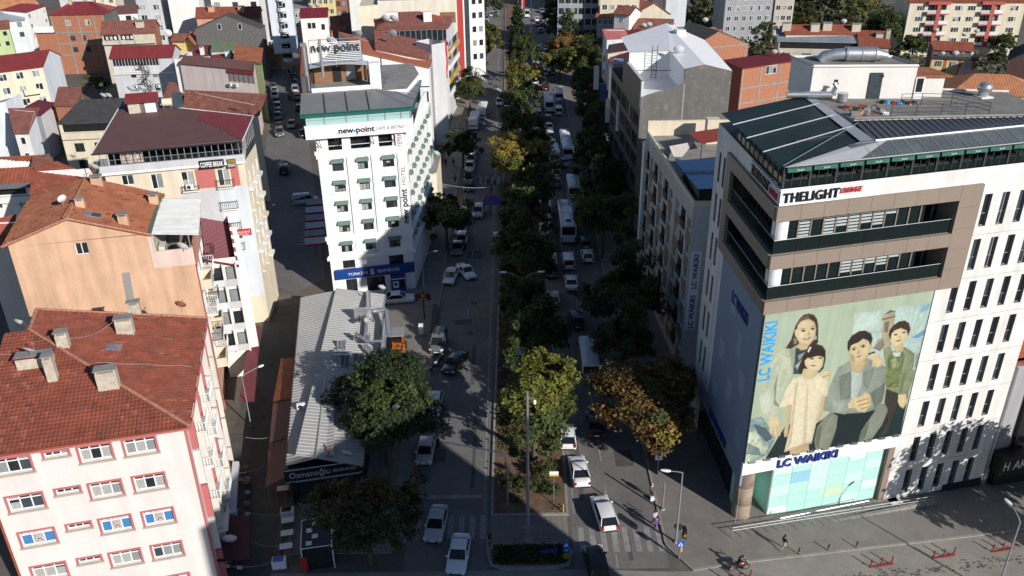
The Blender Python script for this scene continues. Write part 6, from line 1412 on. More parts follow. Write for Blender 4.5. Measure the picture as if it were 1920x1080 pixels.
h = T('grey rendered house with a half orange tiled roof in the street shade', (1119, 30), (1172, 32), 13.5, 9, greyw, ('gx', 1.8, tile_or), [('front', 5, 3, 1.0, 1.4, 'w2'), ('left', 3, 3)])
T('small dormer house with a brown roof between the grey and the cream house', (1152, 24), (1180, 27), 15.5, 6, white, ('gx', 1.5, tile_br), [('front', 1, 1, 1, 1.2, 'w2')])
h = T('low house with a broken red tiled gable and two dishes', (1188, 56), (1258, 58), 11.5, 8, cream, ('gx', 2.3, tile_br)); dish('left dish on the broken red tiled gable', U(1207, 52, 12.5), .8, 170, 35, mast=.6); dish('right dish on the broken red tiled gable', U(1217, 50, 12.5), .8, 170, 35, mast=.6)
T('low white walled house with a striped red lean-to', (1172, 78), (1222, 72), 14, 6, white, ('shed', 1, redmetal, dict(RB)))
h = T('wide low house with a dark grey sheet roof and white chimneys', (1232, 76), (1312, 74), 11.5, 14, greyw, ('gx', 1.8, slate, dict(RB))); chim(h, 1260, 62, .8, .8, 2, white); chim(h, 1302, 64, .7, .7, 1.5, white)
T('tiny blue gable house beside the grey sheet roof', (1288, 56), (1304, 56), 12.5, 5, bluew, ('gy', 1.6, slate)); dish('white satellite dish above the tiny blue gable house', U(1322, 44, 11), .8, 165, 30, mast=1.0)
T('small orange brick cube with a flat roof by the olive trees', (1336, 58), (1354, 57), 8, 4, brick, ('flat', .2, concrete), [('front', 1, 1, .9, .9, 'w1')])
T('white shed roofed house left of the bare brick house', (1262, 88), (1302, 90), 14, 6, ltgrey, ('shed', .8, whitemetal, dict(RB)), [('front', 2, 1, .9, 1, 'w2')])
# ---------------------------------------------------------------- behind the corner building
h = T('long low house with a blue grey sheet roof over a dark gallery', (1461, 76), (1611, 79), 9, 7, beige, ('shed', 1.6, greymetal, dict(RB)), [('front', 4, 1, 2.4, 1.5, 'w3', .8, 3, 3.6)]); h.part('gallery_opening', lambda b: b.box(.3, -.03, 7.1, h.face('front')[2]-.3, 0, 8.8, black)); h.part('gallery_parapet', lambda b: b.box(0, -.1, 5.9, h.face('front')[2], 0, 7.1, beige))  # black panel on the uncut wall paints the gallery's inner shade
h = T('red tiled house with four broad chimneys behind the blue grey sheet roof', (1474, 62), (1606, 62), 10.5, 6, cream, ('gx', 1.6, tile)); [chim(h, x, y, 2.2, 1, 1.6, beige) for x, y in ((1474, 56), (1527, 58), (1550, 56), (1604, 58))]
h = T('low house with a brick red tiled roof and end chimney, right of the gallery', (1612, 86), (1667, 88), 8.5, 7, beige, ('shed', 2.4, tile)); chim(h, 1664, 72, 1, .8, 2); chim(h, 1652, 70, 2.6, .8, .8, beige)
dish('white dish on the red tiled house with four chimneys', U(1581, 47, 11), .8, 165, 30, mast=1)
h = T('cream apartment block with brick red balcony bays', (1707, 3), (1925, 3), 15, 12, plaster('butter_plaster', (.66, .60, .45)), ('gx', 1.5, tile), name='apartment_house', cat='apartment block')
Lz = h.face('front')[2]; fx = lambda px: (px-1707)/218*Lz; red_b = mat('balcony_red', (.42, .10, .075), .8)
for j in range(5):
 z = 12.6-j*2.9
 for px in (1722, 1794, 1818, 1898): h.win('front', fx(px), z, 2.1, 1.35, 'w3', random.choice(GL))
 for px in (1740, 1841):
  w = fx(px+42)-fx(px)
  if j < 4:
   h.part('balcony_bay', lambda b, px=px, z=z, w=w: (b.box(fx(px), -1.1, z-.9, fx(px)+w, -.01, z-.6, red_b), b.box(fx(px)+w*.42, -1.1, z-.6, fx(px)+w*.58, -.01, z+2.0, red_b), b.box(fx(px)+.05, -1.05, z-.6, fx(px)+w*.4, -1.0, z+.3, ltgrey), b.box(fx(px)+w*.6, -1.05, z-.6, fx(px)+w-.05, -1.0, z+.35, white)))
   for q in (.08, .64): h.win('front', fx(px)+w*q, z-.4, 1.5, 1.9, 'd2', glass)
   if j == 0: h.part('balcony_bay', lambda b, px=px, z=z, w=w: b.box(fx(px), -1.1, z+1.75, fx(px)+w, -.01, z+2.5, red_b))
for px, py in ((1761, 13), (1755, 55), (1831, 56)): dish('white dish on a balcony of the cream apartment block, %s' % {13: 'top floor', 55: 'left bay', 56: 'right bay'}[py if px != 1831 else 56], U(px, py+6, 12.5 if py < 20 else 7), .7, 165, 30, mast=.6)
h = T('small ochre and brick house with a row of dishes under its red roof', (1748, 108), (1830, 112), 7.6, 7, yellow, ('shed', .2, darkroof), [('front', 3, 1, 1.6, 1.5, 'w3')], mats={'left': brownmetal}); h.part('upper_roof', lambda b: roofplane(b, (-.2, 1.6, 9.2), (h.face('front')[2]-.4, 1.6, 9.2), (h.face('front')[2]-.6, 4.6, 10.8), (0, 4.6, 10.8), tile, **TL)); h.part('brick_pier', lambda b: [b.box(x*h.face('front')[2]-.35, -.06, 0, x*h.face('front')[2]+.35, 0, 7.5, mat('red_brick_pier', (.38, .14, .08), .9)) for x in (.32, .66, .97)]); h.part('loft_wall', lambda b: (b.box(.2, 2, 7.6, h.face('front')[2]-1, 2.2, 9.2, dkconc), b.prism([(-.3, -.1), (.0, -.1), (0, 7), (-.3, 7)], 0, 9.8, brownmetal)))
for k, px in enumerate((1766, 1790, 1804, 1817)): dish(('small white dish at the left end', 'large white dish second from left', 'large white dish third from left', 'large white dish at the right end')[k]+' of the row on the ochre house', U(px, 107, 7.6), .6 if k == 0 else .85, 165, 30, mast=.9)
QH('long house with a dark brown bitumen roof behind the orange tiles', [(1786, 166, 9), (1846, 152, 10.5), (1850, 138, 10.5), (1800, 127, 9)], ltgrey, brownmetal, None)
h = T('house with a bright orange tiled hipped roof at the right edge', (1784, 174), (1960, 180), 9, 13, cream, ('hip', 2.6, tile_or2, dict(inset=6)))
T('dark brown windowless house at the right edge', (1893, 112), (1960, 118), 11, 12, brownmetal, ('gy', 2.4, darkroof))
T('grey apartment block in hill shade at the top edge', (1362, -12), (1452, -14), 15, 12, greyw, ('flat', .5, concrete), [('front', 6, 5, 1.2, 1.4, 'w2')], name='apartment_house', cat='apartment block')
T('beige apartment block with a white balcony column at the top edge', (1456, -14), (1492, -14), 15, 12, beige, ('flat', .5, concrete), [('front', 3, 5, 1.3, 1.4, 'w2')], name='apartment_house', cat='apartment block')
T('blank pale blue end wall of a block at the top edge', (1250, -12), (1289, -12), 17, 9, bluew, ('flat', .3, concrete), name='apartment_house', cat='apartment block')
T('shaded grey apartment block with dark balconies over the far street', (1046, -30), (1124, -30), 21, 16, greyw, ('flat', .4, concrete), [('front', 6, 6, 1.4, 1.6, 'd2'), ('left', 5, 6, 1.6, 1.6, 'd2')], name='apartment_house', cat='apartment block')
T('cream apartment block behind the grey rendered house', (1126, -18), (1200, -18), 20, 10, cream, ('flat', .4, concrete), [('front', 5, 6, 1.3, 1.4, 'w2')], name='apartment_house', cat='apartment block')
T('low kiosk with a red hipped roof among the street trees', (1065, 97), (1104, 96), 4.2, 6, cream, ('hip', 1.4, redmetal, dict(RB)), name='kiosk', cat='kiosk')
# hotel next door to the corner building, cut by the right edge
N = House('hotel', 'dark fronted hotel with grey render and red brick upper wall at the right edge', LROOT.world(26.9, .3, 0), 14, 14, 14, 12.6, greyw, 'hotel', z0=-4); N.win('front', 5.6, -1, 2.2, 3.6, 'shop', glass, rev=0)
N.finish(); N.part('brick_upper_wall', lambda b: b.box(.3, .6, 12.6, 14, 14, 18.5, mat('red_brick_wall', (.28, .075, .04), .9, var=.2, scale=3))); N.part('cornice', lambda b: b.box(-.05, -.2, 12.3, 14, .1, 12.7, tile_br)); N.part('dark_front', lambda b: (b.box(2.4, -.4, 2.6, 5.2, -.02, 11, blackl), b.box(.9, -.7, -4, 14, -.02, 1.0, black)))
sg = N.part('sign_board', lambda b: b.box(.3, -1.5, .6, 9, -.1, 2.6, black)); sign_text(sg, 'H', (1.0, -1.56, 1.6), (1, 0, 0), .6, 1.0, wpanel, .04); sign_text(sg, 'AKENT', (3.6, -1.56, 1.6), (1, 0, 0), 3.6, 1.0, wpanel, .04); sign_text(sg, 'HOTEL', (3.8, -.46, 6.2), (0, 0, -1), 5.0, .8, ltgrey, .04, up=Vector((1, 0, 0)))
N.part('downpipe', lambda b: b.tube([(.1, -.25, -3), (.1, -.25, 12.2)], .2, galv, 8))
# tall block on the near side of the crossroads, outside the frame: its shadow falls across the crossing
NB = House('apartment_house', 'tall plain apartment block on the near side of the crossroads', (19.3, 2.35), 41.4, 26.9, 11, 33.6, offwhite, 'apartment block', z0=-1)
NB.finish(); NB.roof('flat', .3, concrete)
# ---------------------------------------------------------------- old town on the left
h = T('cream house with rounded balconies and a dark red gable roof at the left edge', (-45, 140), (79, 124), 13, 8, cream, ('gx', 2.4, redmetal, dict(over=.25, **RB)), [('front', 4, 4, 1.5, 1.5, 'w2')], br=(112, 103), mats={'right': bluew, 'left': bluew}); chim(h, 17, 97, 1.2, 1, 1.6, white); chim(h, 58, 95, 1.2, 1, 1.6, white)
for z in (7.6, 4.8): h.balcony('front', h.face('front')[2]*.62, z, 3.2, 1.2, 1.0, cream)
T('tall bluish white blank wall of a house cut by the left edge', (-70, 215), (11, 193), 14, 10, bluew, ('flat', .3, concrete), br=(40, 178))
QH('narrow white house with a brown tiled slope facing the camera', [(27, 249, 11), (53, 249, 11), (65, 209, 13.6), (16, 205, 13.6)], white, tile_br, TL, wins=[('front', 1, 2, .9, 1.3, 'w1')], mats={'right': bluew})
QH('open maroon sheet canopy on thin posts between the narrow white house and the dark roof', [(35, 209, 9), (76, 216, 9), (103, 194, 9.6), (72, 188, 9.6)], ltgrey, burgundy, None, name='canopy', cat='canopy')
QH('small house with a square brown tiled roof above a brick strip', [(103, 198, 10), (149, 199, 10), (152, 166, 12), (110, 166, 12)], brick, tile_br, TL)
h = QH('cream house with a patched dark sheet roof over a shaded loggia', [(109, 232, 14.5), (206, 228, 14.5), (262, 184, 16), (152, 188, 16)], cream, darkroof, None, wins=[('front', 2, 2, 1.5, 1.5, 'd2', 3.2, 3, 5)])
h.part('loggia_opening', lambda b: b.box(.6, -.03, 13.0, h.face('front')[2]-.2, 0, 14.3, black)); h.part('loggia_parapet', lambda b: b.box(.2, -.5, 11.8, h.face('front')[2], 0, 12.9, cream)); h.part('red_patch', lambda b: b.poly([(3.2, 8, 15.35+.12), (6, 7.2, 15.3+.1), (7.2, 10.6, 15.85), (4.4, 10.2, 15.8)], redmetal))  # loggia is a black sheet, its shade put into the colour
dish('left white dish standing behind the patched dark sheet roof', U(196, 188, 16.0), .6, 165, 35, mast=.9); dish('right white dish standing behind the patched dark sheet roof', U(206, 188, 16.0), .6, 165, 35, mast=.9)
h = T('white house with a grey framed window at the left edge below a red tiled roof', (-40, 352), (60, 345), 15, 7, white, ('gx', 1.6, tile), [('front', 2, 2, 1.8, 1.7, 'w3', .6, 3, 3.2)], ang=8, br=(62, 322)); h.part('lean_to_roof', lambda b: b.poly([(-.0, -1.2, 14.9), (h.face('front')[2]-.5, -1.2, 14.9), (h.face('front')[2]+.2, .8, 15.3), (0, .8, 15.3)], slate)); h.part('loft_opening', lambda b: b.box(0, -.04, 13.7, h.face('front')[2]-1, 0, 14.7, black)); h.part('balcony_parapet', lambda b: b.box(0, -.5, 12.6, h.face('front')[2]-.2, 0, 13.5, white))  # loft shade painted as a black strip, no recess cut
dish('white satellite dish on the white house at the left edge', U(31, 378, 12.5), .55, 165, 35, mast=.5)
h = QH('house with a red tiled slope touching the ridge of the orange roof', [(57, 389, 19.5), (182, 336, 19.5), (166, 315, 21), (63, 322, 21)], white, tile, dict(pitch=.35, course=.42, jit=.01)); chim(h, 74, 342, 2.0, .9, .8, tile_or2); chim(h, 148, 318, .8, .8, 1.4, tile_or2); x, y, p = chim(h, 119, 350, 0, 0, 0); h.part('skylight', lambda b: b.box(x-.5, y-.4, h.rz(x, y), x+.5, y+.4, h.rz(x, y)+.15, glass2), parent=h.rf)
QH('brown tiled roof of a low house just left of the peach gable', [(-30, 470, 16), (22, 455, 16), (40, 415, 18), (-20, 418, 18)], white, tile, TL)
QH('low red tiled roof at the left edge above the white house', [(-20, 309, 14), (60, 305, 14), (70, 290, 15.2), (-20, 296, 15.2)], white, tile, TL); QH('rough brown tiled lean-to right of the low red roof', [(60, 325, 14), (102, 316, 14), (96, 296, 15), (63, 296, 15)], stone, tile_br, TL)
h = T('beige house with laundry on a dark gallery under a brown tiled roof', (190, 64), (289, 60), 13.5, 7, beige, ('gx', 2.4, tile_br, dict(over=.3)), [('front', 1, 1, 1.6, 1.3, 'd2', 9, 3, 2.0)], br=(298, 48), mats={'right': brick}); Lh = h.face('front')[2]; h.part('gallery_opening', lambda b: b.box(.4, -.03, 11.9, Lh*.62, 0, 13.2, black)); h.part('balcony_parapet', lambda b: (b.box(0, -.8, 10.9, Lh, -.6, 11.8, beige), b.box(0, -.6, 10.8, Lh, 0, 10.95, beige), b.box(Lh*.32, -.8, 10.9, Lh*.34, 0, 13.3, beige), b.box(Lh*.6, -.8, 10.9, Lh*.62, 0, 13.3, beige)))  # gallery depth only painted: a black box on the wall as shade
for k in range(7): h.part('laundry', lambda b, k=k: b.box(1.0+k*1.0, -.5, 12.1, 1.6+k*1.0, -.46, 12.9, random.choice([white, cream, ltgrey, black, bluew])))
chim(h, 262, 44, 2.0, .9, 1.2, chimney_m); dish('small white dish on the ridge of the brown tiled laundry house', U(254, 40, 15), .6, 165, 30, mast=.8)
h = T('unplastered brick house with a concrete frame and a dark red hipped roof', (91, 27), (193, 25), 16, 10, brick, ('hip', 2.4, redmetal, dict(over=.3, inset=5, **RB)), [('front', 2, 1, 1.3, 1.4, 'w2', 6, 3, 3.0)], mats={'right': dkconc}); chim(h, 134, 13, .8, .8, 1)  # right wall takes dark concrete: its shade is put into the colour
Lh = h.face('front')[2]; frame(h, 'front', (.03, .28, .52, .8, .98), (11.2, 8.2, 5.2)); [h.win('front', Lh*q, z, 1.3, 1.3, 'd2', glass2) for z in (9.0, 6.0) for q in (.3, .54)]
lw2 = House('house', 'lower brick wing of the unplastered house with white sheet panels', h.world(-4.5, -.4, 0), math.degrees(h.r.rotation_euler.z), 5, 6, 11.3, brick, z0=-1).finish(); lw2.roof('shed', .6, burgundy, .2); lw2.part('white_sheet', lambda b: b.box(.1, -.1, 11.3, 5, 0, 13, wpanel))
h = T('grey house with a dark red roof, glazed attic and black spiral stair', (207, 108), (321, 105), 13.5, 7, ltgrey, ('gx', 1.9, redmetal, dict(over=.35, **RB)), [('front', 2, 3, 1.1, 1.5, 'd2', 4.4, 3.1, 4.6)]); Lh = h.face('front')[2]
h.part('attic_glazing', lambda b: (b.box(.3, -.06, 11.6, Lh*.78, 0, 13.3, glass), b.box(.2, -.1, 10.0, Lh*.78, -.02, 11.5, ltgrey), b.box(0, -.4, 9.7, Lh, 0, 9.95, white)))
for k in range(16): h.part('attic_mullion', lambda b, k=k: b.box(.3+k*Lh*.05-.04, -.12, 10.0, .3+k*Lh*.05+.04, -.05, 13.3, white if k % 4 == 0 else ltgrey))
for k in range(4): h.part('lattice_bar', lambda b, k=k: b.box(.2, -.14, 10.2+k*.35, Lh*.78, -.1, 10.3+k*.35, white))
aircon('air conditioner under the left window of the grey house', h.world(Lh*.33, -.33, 6.6), h.r.rotation_euler.z); aircon('air conditioner under the right window of the grey house', h.world(Lh*.7, -.33, 6.6), h.r.rotation_euler.z)
t = thing('spiral_stair', 'black spiral fire stair climbing the front of the grey house', 'stair', h.world(Lh*.55, -1.5, 0), 0); b = B(); b.tube([(0, 0, 0), (0, 0, 12.6)], .08, black, 6); b.build('pole', t)
for k in range(56):
 a = k*.42; z = k*.22; b = B(); b.poly([(0, 0, z), (1.15*math.cos(a), 1.15*math.sin(a), z), (1.15*math.cos(a+.38), 1.15*math.sin(a+.38), z)], black); b.poly([(0, 0, z-.04), (1.15*math.cos(a+.38), 1.15*math.sin(a+.38), z-.04), (1.15*math.cos(a), 1.15*math.sin(a), z-.04)], black); b.tube([(1.15*math.cos(a), 1.15*math.sin(a), z), (1.15*math.cos(a), 1.15*math.sin(a), z+1)], .02, black, 4); b.build('step', t)
b = B(); b.tube([(1.15*math.cos(k*.3), 1.15*math.sin(k*.3), 1+k*.157) for k in range(75)], .035, black, 4); b.build('handrail', t)
h = T('pale pink house with a brown sheet roof and a red framed sun room', (337, 118), (474, 131), 14, 7, plaster('pale_rose', (.66, .56, .52)), ('gx', .9, brownmetal, dict(over=.3, **RB)), br=(477, 116)); Lh = h.face('front')[2]
h.part('sun_room', lambda b: (b.box(Lh*.66, -.35, 13.0, Lh+.1, 0, 13.7, redmetal), b.box(Lh*.67, -.08, 11.2, Lh, 0, 13.0, curt2))); [h.part('sun_room_post', lambda b, k=k: b.box(Lh*(.67+.065*k)-.06, -.14, 11.1, Lh*(.67+.065*k)+.06, 0, 13.0, redmetal)) for k in range(6)]
for k, lb in ((.68, 'left'), (.76, 'right')): aircon(lb+' air conditioner of the pair below the red framed sun room', h.world(Lh*k, -.35, 10.2), h.r.rotation_euler.z)
T('white blank side of a narrow house between the grey and the pale pink house', (326, 112), (337, 112), 14.5, 7, white, ('flat', .2, redmetal))
h = QH('house with a worn brown tiled roof and square chimneys behind the brown sheet roof', [(345, 208, 15.5), (484, 216, 15.5), (478, 196, 17), (350, 170, 17.6)], cream, tile_br, dict(pitch=.45, course=.45, jit=.01)); [chim(h, *a) for a in ((371, 196, .5, .5, 2), (436, 191, 1.2, .8, 1.4), (398, 172, 2, .9, 1.2))]
QH('low shed roof of brown tiles left of the worn tiled roof', [(305, 196, 15), (348, 204, 15), (352, 172, 16.4), (310, 178, 16.4)], white, tile_br, TL); dish('large white dish on the low brown shed roof', U(329, 168, 16), .8, 165, 35, mast=.6)
h = T('salmon house with a red tiled roof and two chimneys', (368, 33), (487, 31), 13.5, 7, salmon, ('gx', 2.0, tile, dict(over=.3)), [('front', 2, 1, 1.5, 1.9, 'd2', 3, 3, 3)], br=(490, 20)); chim(h, 397, 22, 1.6, .9, 1.2, salmon); chim(h, 453, 22, 1.6, .9, 1.2, salmon)
h = T('dark rubble stone gable with two small white framed windows', (365, 54), (489, 53), 13, 4, stone, ('gy', 3.4, darkroof, dict(over=.05))); Lh = h.face('front')[2]; [h.win('front', Lh*q, 12.7, 1.0, 1.5, 'w1', glass) for q in (.35, .66)]
h = T('small pale yellow house with a brown roof', (322, 76), (345, 76), 10, 5, yellow, ('gx', 1.4, tile_br)); T('pale yellow gabled annex right of the small brown roof', (345, 78), (365, 84), 9.5, 6, yellow, ('gy', 1.6, tile_or), br=(368, 72))
T('low house with a red tiled roof left of the stone gable foot', (365, 72), (400, 70), 8.5, 4, ltgrey, ('shed', 1, tile)); dish('left white dish of the pair at the foot of the stone gable', U(408, 78, 9), .9, 165, 30, mast=.8); dish('white dish hung at the corner of the small yellow house', U(316, 66, 10), 1.0, 190, 10, mast=.6)
QH('dark red sheet roof with a white chimney below the yellow house', [(360, 104, 11), (396, 104, 11), (398, 86, 12), (366, 86, 12)], white, redmetal, None, chim_=((380, 102, .8, .8, 1.6, white),)); QH('green sheet gable roof slope', [(396, 97, 12), (438, 95, 12), (440, 78, 13.2), (400, 80, 13.2)], ltgrey, mat('moss_green_sheet', (.13, .17, .10), .7), None); QH('dark red sheet roof below the green slope', [(400, 108, 11), (438, 108, 11), (434, 97, 11.6), (400, 96, 11.6)], white, redmetal, None, chim_=((428, 108, 1, .8, 1.4, white),))
QH('rusty red ribbed tile roof beside the side street', [(440, 112, 13), (490, 120, 13), (488, 96, 13.6), (441, 84, 14)], greenw, tile_or, TL, wins=[('front', 1, 2, 1.2, 1.5, 'w2', .3)])
h = T('tall white apartment tower with curved open balconies', (498, -24), (544, -26), 23, 10, bluew, ('flat', .4, concrete), [('front', 1, 8, 1, 1.4, 'w1', 7), ('right', 2, 7, 1, 1.4, 'd1')], name='apartment_house', cat='apartment tower', z0=6); Lh = h.face('front')[2]
for k in range(7):
 z = 19.5-k*2.6; b = B(); n = 8; arc = [(Lh*.32+Lh*.4*i/n, -.2-1.1*math.sin(math.pi*i/n)) for i in range(n+1)]
 b.grid([[(x, y, z) for x, y in arc], [(x, y, z+.95) for x, y in arc]], bluew); b.poly([(x, y, z) for x, y in arc], bluew); b.build('balcony', h.r); h.part('balcony_opening', lambda b, z=z: b.box(Lh*.34, -.03, z+.2, Lh*.7, 0, z+2.0, glass))
h = T('small shop under the tower with a yellow sign and pink front', (497, 88), (523, 90), 6, 6, mat('peach_shop', (.6, .36, .22), .9), ('flat', .2, concrete), [('front', 1, 2, 1.6, 1.6, 'd2')]); h.part('yellow_sign', lambda b: b.box(.1, -.3, 3.9, 3.2, -.02, 5.2, PAINT['yellow']))
h = T('slim white house with a maroon sheet roof behind the rooftop sign', (563, 33), (614, 31), 19, 8, white, ('gx', 1.5, burgundy, dict(over=.15, **RB)), name='house'); Lh = h.face('front')[2]; [h.win('front', Lh*q, z, .8, 1.3, 'd1', glass) for q, z in ((.24, 16.4), (.4, 16.4), (.74, 16.0), (.28, 11), (.66, 11))]
for px, lb in ((583, 'left'), (595, 'right')): dish(lb+' dish of the pair on the maroon roof of the slim white house', U(px, 15, 20.5), .7, 165, 35, mast=.7)
dish('large white dish behind the rooftop name sign', HT.world(3.6, 12, kz(29.5)), .8, 165, 35, mast=2.2)
h = T('tall cream building with a blank shaded side and a brown louvred strip', (708, 6), (856, 2), 23, 12, plaster('warm_cream', (.68, .63, .52)), ('flat', .5, concrete), mats={'left': cream}, name='apartment_house', cat='building'); Lh = h.face('front')[2]; h.part('louvre_strip', lambda b: b.box(Lh*.78, -.05, 18.2, Lh*.98, 0, 20.6, wood)); h.part('sloped_side', lambda b: b.prism([(-4.2, -1), (0, 0), (0, 12), (-4.2, 11)], 0, 22.6, cream))
T('white block with a blank front behind the red roofs', (652, -25), (702, -26), 22, 9, white, ('flat', .4, concrete), name='apartment_house', cat='building')
h = QH('house with a red tiled hipped roof over a dark glazed top floor', [(706, 58, 20), (838, 53, 20), (850, 36, 20.3), (702, 36, 20.3)], ltgrey, tile_br, TL, name='apartment_house', cat='building'); Lh = h.face('front')[2]
h.part('glazed_strip', lambda b: b.box(.2, -.04, 17.4, Lh-.2, 0, 19.8, glass)); [h.part('glazing_bar', lambda b, k=k: b.box(.2+k*Lh/13-.05, -.1, 17.4, .2+k*Lh/13+.05, -.03, 19.8, steel)) for k in range(13)]; h.part('parapet', lambda b: (b.box(-.2, -.6, 16.6, Lh+.2, 0, 17.4, ltgrey), b.box(Lh*.85, -.65, 16.5, Lh+.1, -.6, 17.3, PAINT['blue'])))
h.part('hip_roof', lambda b: (roofplane(b, (0, 1, 20.3), (Lh, 1, 20.3), (Lh*.62, 8, 22.4), (Lh*.3, 8, 22.4), tile_br, **TL), roofplane(b, (Lh, 1, 20.3), (Lh, 12, 20.3), (Lh*.62, 8, 22.4), (Lh*.62, 8, 22.4), tile, **TL), roofplane(b, (0, 12, 20.3), (0, 1, 20.3), (Lh*.3, 8, 22.4), (Lh*.3, 8, 22.4), tile, **TL)))
for z in (14.5, 11.5, 8.5, 5.5): h.part('yellow_band', lambda b, z=z: (setattr(b, 'T', h.fm('right')), b.box(.1, -.35, z-.5, 14, 0, z+.5, PAINT['yellow'] if z in (14.5, 8.5) else white), b.box(.1, -.1, z+.6, 14, -.02, z+2.2, glass)))
for px, lb in ((724, 'left'), (739, 'right')): dish(lb+' dish of the pair on the red tiled hipped roof', U(px, 40, 21.5), .95, 165, 35, mast=.7)
chim(h, 721, 36, 2.6, 1.2, 2.4, white, z=None) if 0 else h.part('chimney', lambda b: (b.box(2.4, 4, 20, 4.8, 5.4, 23.0, white), b.box(Lh*.68, 3, 20.5, Lh*.68+1.8, 4.4, 23, white)))
h = QH('white gabled house with a terracotta sheet roof falling to the street', [(679, 99, 21.6), (803, 127, 18.6), (806, 112, 18.6), (634, 60, 21.6)], hw, mat('terracotta_sheet', (.42, .13, .06), .6, var=.06), dict(RB), name='apartment_house', cat='building', wins=[('front', 3, 1, 1.4, 1.6, 'd3', 3, 3, 2.6)]); Lh = h.face('front')[2]; [h.win('front', Lh*q, 12.2, 1.7, 2.0, 'd3', random.choice(GL)) for q in (.42, .68, .84)]; h.win('front', Lh*.04, 16.2, 1.6, 2.6, 'd2', curt)
h.part('string_course', lambda b: (b.box(0, -.06, 15.0, Lh, 0, 15.2, dkpvc), b.box(Lh*.27, -.06, 8, Lh*.27+.2, 0, 21, dkpvc), b.box(Lh-.4, -.08, 9.6, Lh, 0, 12, greyw)))
QH('brown tiled roofs and skylights between the terracotta roof and the grey slab', [(705, 92, 21), (803, 112, 18.8), (806, 78, 19), (700, 62, 21.4)], white, tile_br, TL, name='house'); dish('grey dish on a tall mast above the brown tiled roofs', U(738, 76, 21.5), .8, 180, 20, m=steel, mast=1.4); dish('round grey dish on the eave below the glazed strip', U(674, 74, 21), .7, 180, 15, m=steel, mast=1.2)
HP('apartment_house', 'very narrow tall grey slab with a few slit windows', (809, 84), (834, 79), 20.5, 5, ltgrey, 'building').finish()
h = T('red and white apartment tower with a glazed corner strip', (853, -20), (907, -24), 25.5, 14, white, ('flat', .4, concrete), name='apartment_house', cat='apartment tower', z0=5.2, skew=88); Lh = h.face('front')[2]; h.part('red_strip', lambda b: b.box(0, -.12, 5.2, Lh*.24, -.01, 25.5, redw)); h.part('glass_strip', lambda b: b.box(Lh*.3, -.1, 6, Lh*.46, -.01, 25.5, glass2)); [h.win('front', .25, z, 1.2, 1.5, 'w2', glass) or h.part('floor_band', lambda b, z=z: b.box(Lh*.28, -.14, z-.9, Lh*.48, -.1, z-.4, white)) for z in (21.8, 18.6, 15.4, 12.2, 9.0, 6)]; [h.win('front', Lh*q, z, 1.1, 1.5, 'w1', random.choice(GL)) for q in (.55, .78) for z in (21.8, 18.6, 15.4, 12.2, 9.0)]; wgrid(h, 'right', 5, 6, 1.3, 1.4)
t = thing('flag', 'long red flag hanging down the yellow banded facade', 'flag', U(838, 118, 14), R(80)); b = B(); b.grid([[(-.9+.12*math.sin(k*.8), .15*math.sin(k*1.1), 5-k*1.0), (.5-.05*k, .1*math.cos(k), 5-k*1.0), (.9-.1*k, .15*math.sin(k), 4.6-k*1.0)] for k in range(9)], mat('turkish_red_cloth', (.60, .02, .03), .7), True); b.build('cloth', t)
# far upper left
T('white house with a brown sheet roof behind the laundry house', (222, 24), (256, 22), 14, 6, white, ('gx', 1.5, brownmetal, dict(RB)), [('front', 1, 1, 1.4, 1.2, 'd2')]); T('pale grey block at the top edge behind the unplastered brick house', (108, -12), (152, -14), 16, 10, ltgrey, ('flat', .4, concrete), [('front', 3, 4, 1.3, 1.4, 'w2')], name='apartment_house', cat='apartment block'); T('cream house with a red roof at the top edge, behind the white stepped house', (150, -6), (215, -8), 14, 8, cream, ('gx', 1.8, tile_br), [('front', 4, 3, 1.2, 1.3, 'w2')])
T('grey rendered apartment block with paired white windows', (251, -14), (299, -15), 18, 10, ltgrey, ('flat', .4, concrete), [('front', 2, 6, 1.8, 1.6, 'w2')], name='apartment_house', cat='apartment block'); T('blank bright white gable wall behind the stone gable', (311, -18), (368, -20), 19, 10, white, ('flat', .4, concrete), name='apartment_house', cat='apartment block')
T('white apartment block with a red round sign behind the salmon house', (392, -18), (482, -20), 18, 9, white, ('flat', .4, concrete), [('front', 3, 3, 1.6, 1.6, 'd2')], name='apartment_house', cat='apartment block')
h = T('white and pink house with stepped terraces at the upper left', (48, 22), (84, 10), 12, 7, white, ('shed', .6, redmetal, dict(RB)), [('front', 2, 3, 1.2, 1.3, 'w2')]); T('house with a grey blue sheet roof at the upper left', (-10, 40), (44, 36), 10, 8, bluew, ('gx', 2, greymetal, dict(RB)), [('front', 2, 2, 1.2, 1.4, 'd1')]); T('house with an orange tiled roof behind the grey blue sheet roof', (-20, 18), (62, 14), 11.5, 8, pinkpale, ('gx', 2.2, tile_or2)); T('olive green house at the left edge', (-20, 55), (16, 52), 8.5, 8, greenw, ('gx', 1.6, tile_br), [('front', 2, 2, 1, 1.2, 'd1')])
h = T('ochre apartment block with a yellowing tree before it, end of the side street', (580, -24), (625, -25), 17, 9, yellow, ('flat', .4, concrete), [('front', 4, 5, 1.2, 1.5, 'w2')], name='apartment_house', cat='apartment block'); T('brown brick apartment block beside the ochre block', (625, -20), (648, -21), 16, 8, mat('brown_brick', (.26, .11, .07), .9), ('flat', .4, concrete), [('front', 2, 5, 1.2, 1.5, 'd1')], name='apartment_house', cat='apartment block')
